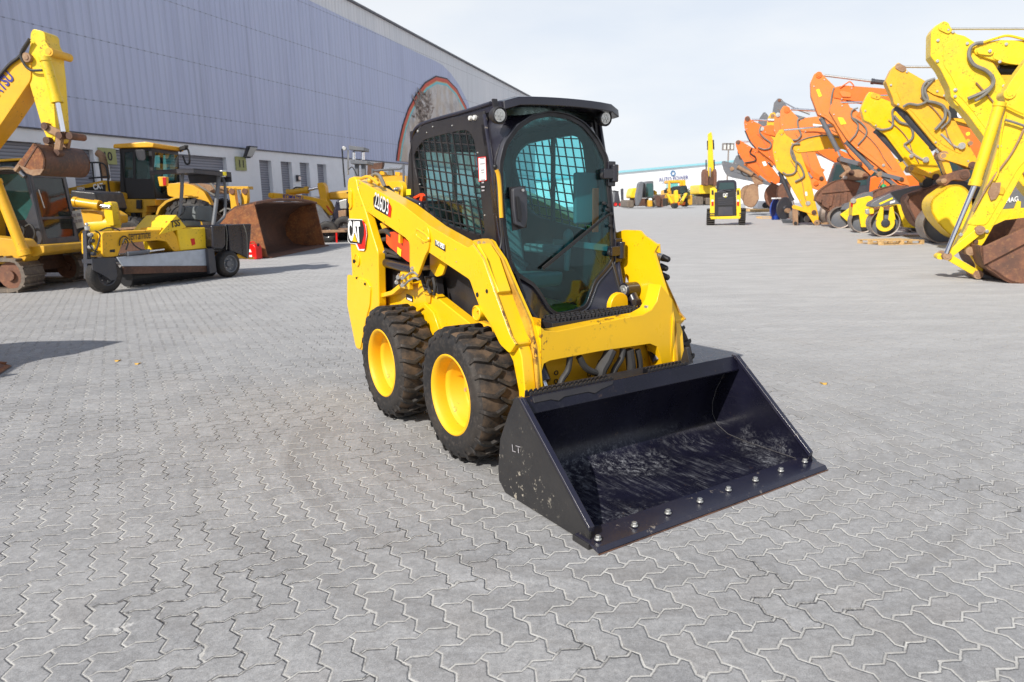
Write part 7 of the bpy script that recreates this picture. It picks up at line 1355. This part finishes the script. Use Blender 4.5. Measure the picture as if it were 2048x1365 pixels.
q_([(1312, 392), (1318, 390), (1322, 396), (1320, 414), (1314, 413)], 0, 3, 'side_plate', 'rustd', .1); q_([(1319, 394), (1332, 389), (1333, 400), (1331, 413), (1320, 415)], .5, 3.5, 'bucket_shell', 'rust', .1)
T, fr, q_ = far_machine(1241, 414, 'distant dark forklift with red wheels beside the cab hinge', 'forklift', 'forklift')
q_([(1242, 378), (1247, 377), (1248, 413), (1244, 413)], 0, 1, 'mast', 'dgrey', .1); q_([(1230, 383), (1237, 383), (1240, 400), (1242, 412), (1228, 412)], 1, 5, 'body', 'dgrey', .2); q_([(1228, 381), (1238, 383), (1238, 385), (1228, 383)], 1, 5, 'overhead_guard', 'ink', .05)
for px in (1231, 1240.5): a = fr.at(px, 409, 1, 0); wheel(T, (a.x, .3, a.z if a.z > .6 else .6), (0, -1, 0), .62 if px < 1235 else .55, .5, 'redp', .6)
# boundary wall / bushes at the foot of the far building
M['leaf'] = plain('dry_hedge_leaf', (.09, .11, .035), .8, nz=.5, scale=3); M['leaf2'] = plain('dusty_branch', (.2, .17, .12), .9, nz=.4, scale=3)
for i, (px, py, w_, h_, lb) in enumerate(((1322, 411, 9, 3, 'scrubby bush in front of the far white building, behind the rusty bucket'), (1386, 410, 12, 4.5, 'green bush left of the distant yellow excavator with raised arm'), (1252, 411, 9, 3, 'low bush between the forklift and the grey armed excavator'))):
    c = ground(px, py); fr = Fr(c.x, c.y, 0); T = thing('bush', fr, lb, 'bush', 'bushes by the far white building'); random.seed(20+i); g = G(); g2 = G()
    for j in range(2600):
        a, u = random.uniform(0, 2*pi), random.random()**.5; x, y, z = cos(a)*u*w_*.5, sin(a)*u*1.5, random.random()**1.2*h_*(1-u*u*.5); s_ = random.uniform(.14, .3); n_ = V((random.gauss(0, 1), random.gauss(0, 1), random.gauss(0, 1))).normalized(); t1 = n_.orthogonal().normalized()*s_; t2 = n_.cross(t1)*.6; o = V((x, y, z+.1)); g.face([o-t1, o-t2, o+t1, o+t2])
    for j in range(26): x = random.uniform(-.5, .5)*w_; g2.tube([(x*.3, 0, 0), (x*.7, random.uniform(-1, 1), h_*.5), (x, random.uniform(-1, 1), h_*random.uniform(.6, 1.0))], .04, 4)
    g.done('foliage', M['leaf'], T, smooth=0); g2.done('stem', M['leaf2'], T)
# --- behind the skid steer, left: excavator arm lying down, trailer, fork lift mast, small tractor ---
c = ground(600, 480); fr = Fr(c.x, c.y, R(-2)); T = thing('excavator_arm', fr, 'yellow and white excavator arm lying folded behind the rusty loader bucket', 'excavator arm'); q_ = lambda pts, y0, y1, n, m, b=.03, r=.05: part(T, fr, pts, y0, y1, n, m, b, r)
q_([(536, 388), (544, 386), (552, 387), (562, 388), (600, 391), (640, 398), (655, 402), (664, 420), (668, 428), (660, 433), (640, 412), (628, 405), (560, 402), (545, 400), (537, 394)], 0, .6, 'stick', 'yel2'); ppin(T, fr, (541, 391), -.05, .65, .11, 'yel2', 'pin_boss')
text('KOMATSU', fr.at(566, 397.5, 1, -.02), fr.at(606, 402, 1, -.02), .20, (0, -1, 0), M['blueink'], T, 'lettering', bold=.03)
pram(T, fr, (574, 386), (617, 380), .25, .13, 'gold', (636, 376)); q_([(634, 367), (645, 365), (650, 372), (654, 400), (666, 424), (660, 432), (648, 415), (640, 398), (636, 380)], .05, .5, 'bucket_link', 'yel2'); q_([(630, 392), (640, 400), (646, 420), (665, 446), (670, 452), (668, 459), (660, 457), (640, 445), (620, 420), (618, 400)], .1, .5, 'lower_arm', 'white'); ppin(T, fr, (665, 453), .0, .55, .1, 'ink'); q_([(655, 440), (667, 430), (670, 434), (660, 446)], .15, .4, 'white_bracket', 'white')
phose(T, fr, ((582, 386), (590, 376), (604, 376), (616, 380)), .2, .03, 'hose'); phose(T, fr, ((653, 412), (662, 424), (668, 430), (669, 448)), .0, .03, 'redp', 'red_strap')
c = ground(668, 486); fr = Fr(c.x, c.y, R(-2)); T = thing('flatbed_trailer', fr, 'low trailer bed with brown edge and a black wheel behind the loader bucket', 'trailer')
part(T, fr, [(600, 462), (688, 460), (692, 465), (600, 468)], 0, 2.5, 'bed', 'tan', .02); a = fr.at(655, 475, 1, .2); wheel(T, (a.x, .3, .42), (0, -1, 0), .42, .3, 'dgrey', .5); wheel(T, (a.x-1.3, .3, .42), (0, -1, 0), .42, .3, 'dgrey', .5); wheel(T, (a.x, 2.2, .42), (0, 1, 0), .42, .3, 'dgrey', .5)
part(T, fr, [(671, 466), (674, 466), (675, 488), (672, 489)], -.03, .0, 'red_strap', 'redp', 0)
c = ground(705, 482); fr = Fr(c.x, c.y, R(-2)); T = thing('forklift', fr, 'grey forklift with tall mast and cylinders right behind the skid steer tower', 'forklift'); q_ = lambda pts, y0, y1, n, m, b=.015, r=0: part(T, fr, pts, y0, y1, n, m, b, r)
q_([(697, 291), (728, 295), (728, 302), (698, 300)], 0, .9, 'mast_head', 'grey'); q_([(700, 321), (735, 323), (735, 329), (701, 328)], -.1, 1.0, 'mast_crossbeam', 'grey'); q_([(709, 328), (716, 328), (717, 470), (710, 470)], .1, .3, 'mast_upright', 'grey'); q_([(722, 329), (730, 329), (731, 470), (724, 470)], .1, .3, 'mast_upright', 'grey'); q_([(694, 300), (697, 300), (697, 350), (694, 350)], .3, .4, 'lift_chain', 'steel')
for xa in (703, 722): q_([(xa, 303), (xa+6, 303), (xa+6, 322), (xa, 322)], .2, .4, 'lift_cylinder', 'chrome', .05)
phose(T, fr, ((684, 298), (687, 340), (690, 375)), .1, .03, 'ink'); phose(T, fr, ((697, 340), (705, 335), (714, 352)), .1, .02, 'ink'); a = fr.at(688, 297, 1, .1); g = G(); g.cyl(a, a+V((0, .12, 0)), .08, n=16); g.done('pulley', M['steel'], T, .01)
q_([(672, 400), (690, 402), (760, 405), (760, 470), (668, 470), (664, 430)], 1.0, 3.0, 'body', 'navy', .1); q_([(655, 385), (700, 380), (760, 382), (760, 400), (655, 400)], 2.0, 4.4, 'counterweight', 'gold', .1); a = fr.at(688, 455, 1, .6)
wheel(T, (a.x, .8, .5), (0, -1, 0), .5, .35, 'dgrey'); wheel(T, (a.x+1.8, .8, .5), (0, -1, 0), .5, .35, 'dgrey'); q_([(678, 402), (693, 398), (693, 418), (680, 418)], .8, 1.0, 'engine_part', 'steel', .02); q_([(676, 422), (692, 420), (692, 445), (678, 445)], .7, .9, 'engine_part', 'tan', .02)
q_([(735, 328), (766, 325), (762, 345), (740, 355), (734, 350)], 3.2, 3.6, 'rusty_guard', 'rustd', .02)
c = ground(760, 480); fr = Fr(c.x+.8, c.y+2.0, R(-2)); T = thing('small_tractor', fr, 'yellow tractor with grey roll frame behind the skid steer cab', 'tractor'); q_ = lambda pts, y0, y1, n, m, b=.02, r=.03: part(T, fr, pts, y0, y1, n, m, b, r)
for yy in (0, 1.5): phose(T, fr, ((748, 470), (745, 350), (752, 342), (800, 338), (807, 339), (806, 470)), yy, .05, 'grey', 'roll_frame')
q_([(738, 350), (770, 350), (812, 352), (812, 372), (735, 372)], .2, 1.6, 'engine_hood', 'amber', .05); q_([(760, 342), (768, 344), (770, 352), (758, 352)], .4, 1.0, 'air_filter', 'yel2'); q_([(790, 344), (800, 345), (800, 352), (790, 352)], .4, 1.0, 'side_box', 'yel2'); q_([(735, 372), (812, 372), (812, 440), (735, 440)], .3, 1.5, 'chassis', 'ink'); q_([(774, 350), (786, 352), (784, 336), (778, 336)], .6, 1.0, 'seat', 'seat')
for px in (745, 815):
    a = fr.at(px, 440, 1, .2)
    for yy, sd in ((.1, -1), (1.7, 1)): wheel(T, (a.x, yy, .7), (0, sd, 0), .7, .4, 'yel2', .5, 12)
# --- bucket at the very left edge, resting on the paving, with an unseen shape added for the shadow ---
c = ground(-62, 760); fr = Fr(c.x, c.y, R(20)); T = thing('digger_arm', fr, 'orange rusty bucket tip resting on the paving at the far left edge', 'digger bucket'); T.name = 'digger_bucket'
bx = [V((x, -.45, z)) for x, z in ((-.7, .10), (-.2, .01), (.14, .02), (.17, .05), (-.1, .10), (-.35, .35), (-.45, .75), (-.85, .8), (-1.1, .5))]
for y_ in (0, .86): g = G(); g.slab([p+V((0, y_, 0)) for p in bx], (0, .04, 0)); g.done('side_plate', M['rusto'], T, .006)
g = G(); g.slab([V((x, -.41, z)) for x, z in ((.19, .012), (-.2, .005), (-.9, .09), (-1.1, .5), (-.85, .8), (-.82, .77), (-1.05, .5), (-.87, .13), (-.2, .04), (.17, .03))], (0, .82, 0)); g.done('bucket_shell', M['rusto'], T, .005)
g = G(); g.slab([(.20, -.5, .008), (.12, -.5, .05), (-.05, -.5, .05), (-.05, -.5, .008)], (0, .95, 0)); g.done('cutting_edge', M['rust'], T, .004)
pw = []                                                # unseen shape added to throw the shadow, worked back from that shadow's edge
for px, py in ((-60, 752), (10, 752), (50, 728), (90, 718), (150, 709), (250, 683), (180, 681), (100, 683), (30, 689), (-60, 700)):
    q = ground(px, py); s_ = (q.x+6.3)/.607; pw.append(fr.I @ V((q.x-.607*s_, q.y-.794*s_, max(.02, s_*tan(EL)))))
g = G(); g.slab(pw, fr.R @ V((-.25, 0, 0))); g.done('shadow_caster', M['rust'], T, .01)
# --- leaves and stones on the paving ---
for px, py, s_, lb in ((275, 729, .03, 'small orange leaf on the paving left of the skid steer'), (1648, 769, .028, 'tiny yellow leaf on the paving beyond the bucket'), (235, 723, .03, 'pale yellow scrap left of the small orange leaf')):
    c = ground(px, py); fr = Fr(c.x, c.y, 0); g = G(); pts = [V((cos(a)*s_*(1+.3*sin(3*a)), sin(a)*s_*.7, .006+.008*cos(2*a))) for a in [2*pi*i/12 for i in range(12)]]; g.slab(pts, (0, 0, .003)); o = g.done('fallen_leaf', plain('dry_leaf', (.5, .3, .06), .8), smooth=0); o.location = (c.x, c.y, 0); tag(o, lb, 'leaf', 'leaves on the paving')
# ---------- camera ----------
cam = bpy.data.cameras.new('camera'); co = bpy.data.objects.new('camera', cam); COL.objects.link(co)
cam.sensor_width = 36; cam.lens = F/2048*36; cam.clip_start = .05; cam.clip_end = 2500
Rx = V((1, 0, 0)); Up = V((0, sp_, cp_)); Fw = V((0, cp_, -sp_))
X = Rx*cr_+Up*sr_; Y = Up*cr_-Rx*sr_                    # image axes of the slightly tilted camera
m = Matrix((X, Y, -Fw)).transposed().to_4x4(); m.translation = V((0, 0, CH)); co.matrix_world = m
cam.dof.use_dof = True; cam.dof.focus_distance = 4.1; cam.dof.aperture_fstop = 4.5
sc.camera = co
sc.render.engine = 'CYCLES'
sc.view_settings.view_transform = 'Standard'; sc.view_settings.look = 'None'; sc.view_settings.gamma = 1
sc.view_settings.exposure = EXPO
sc.cycles.max_bounces = 8; sc.cycles.transparent_max_bounces = 16
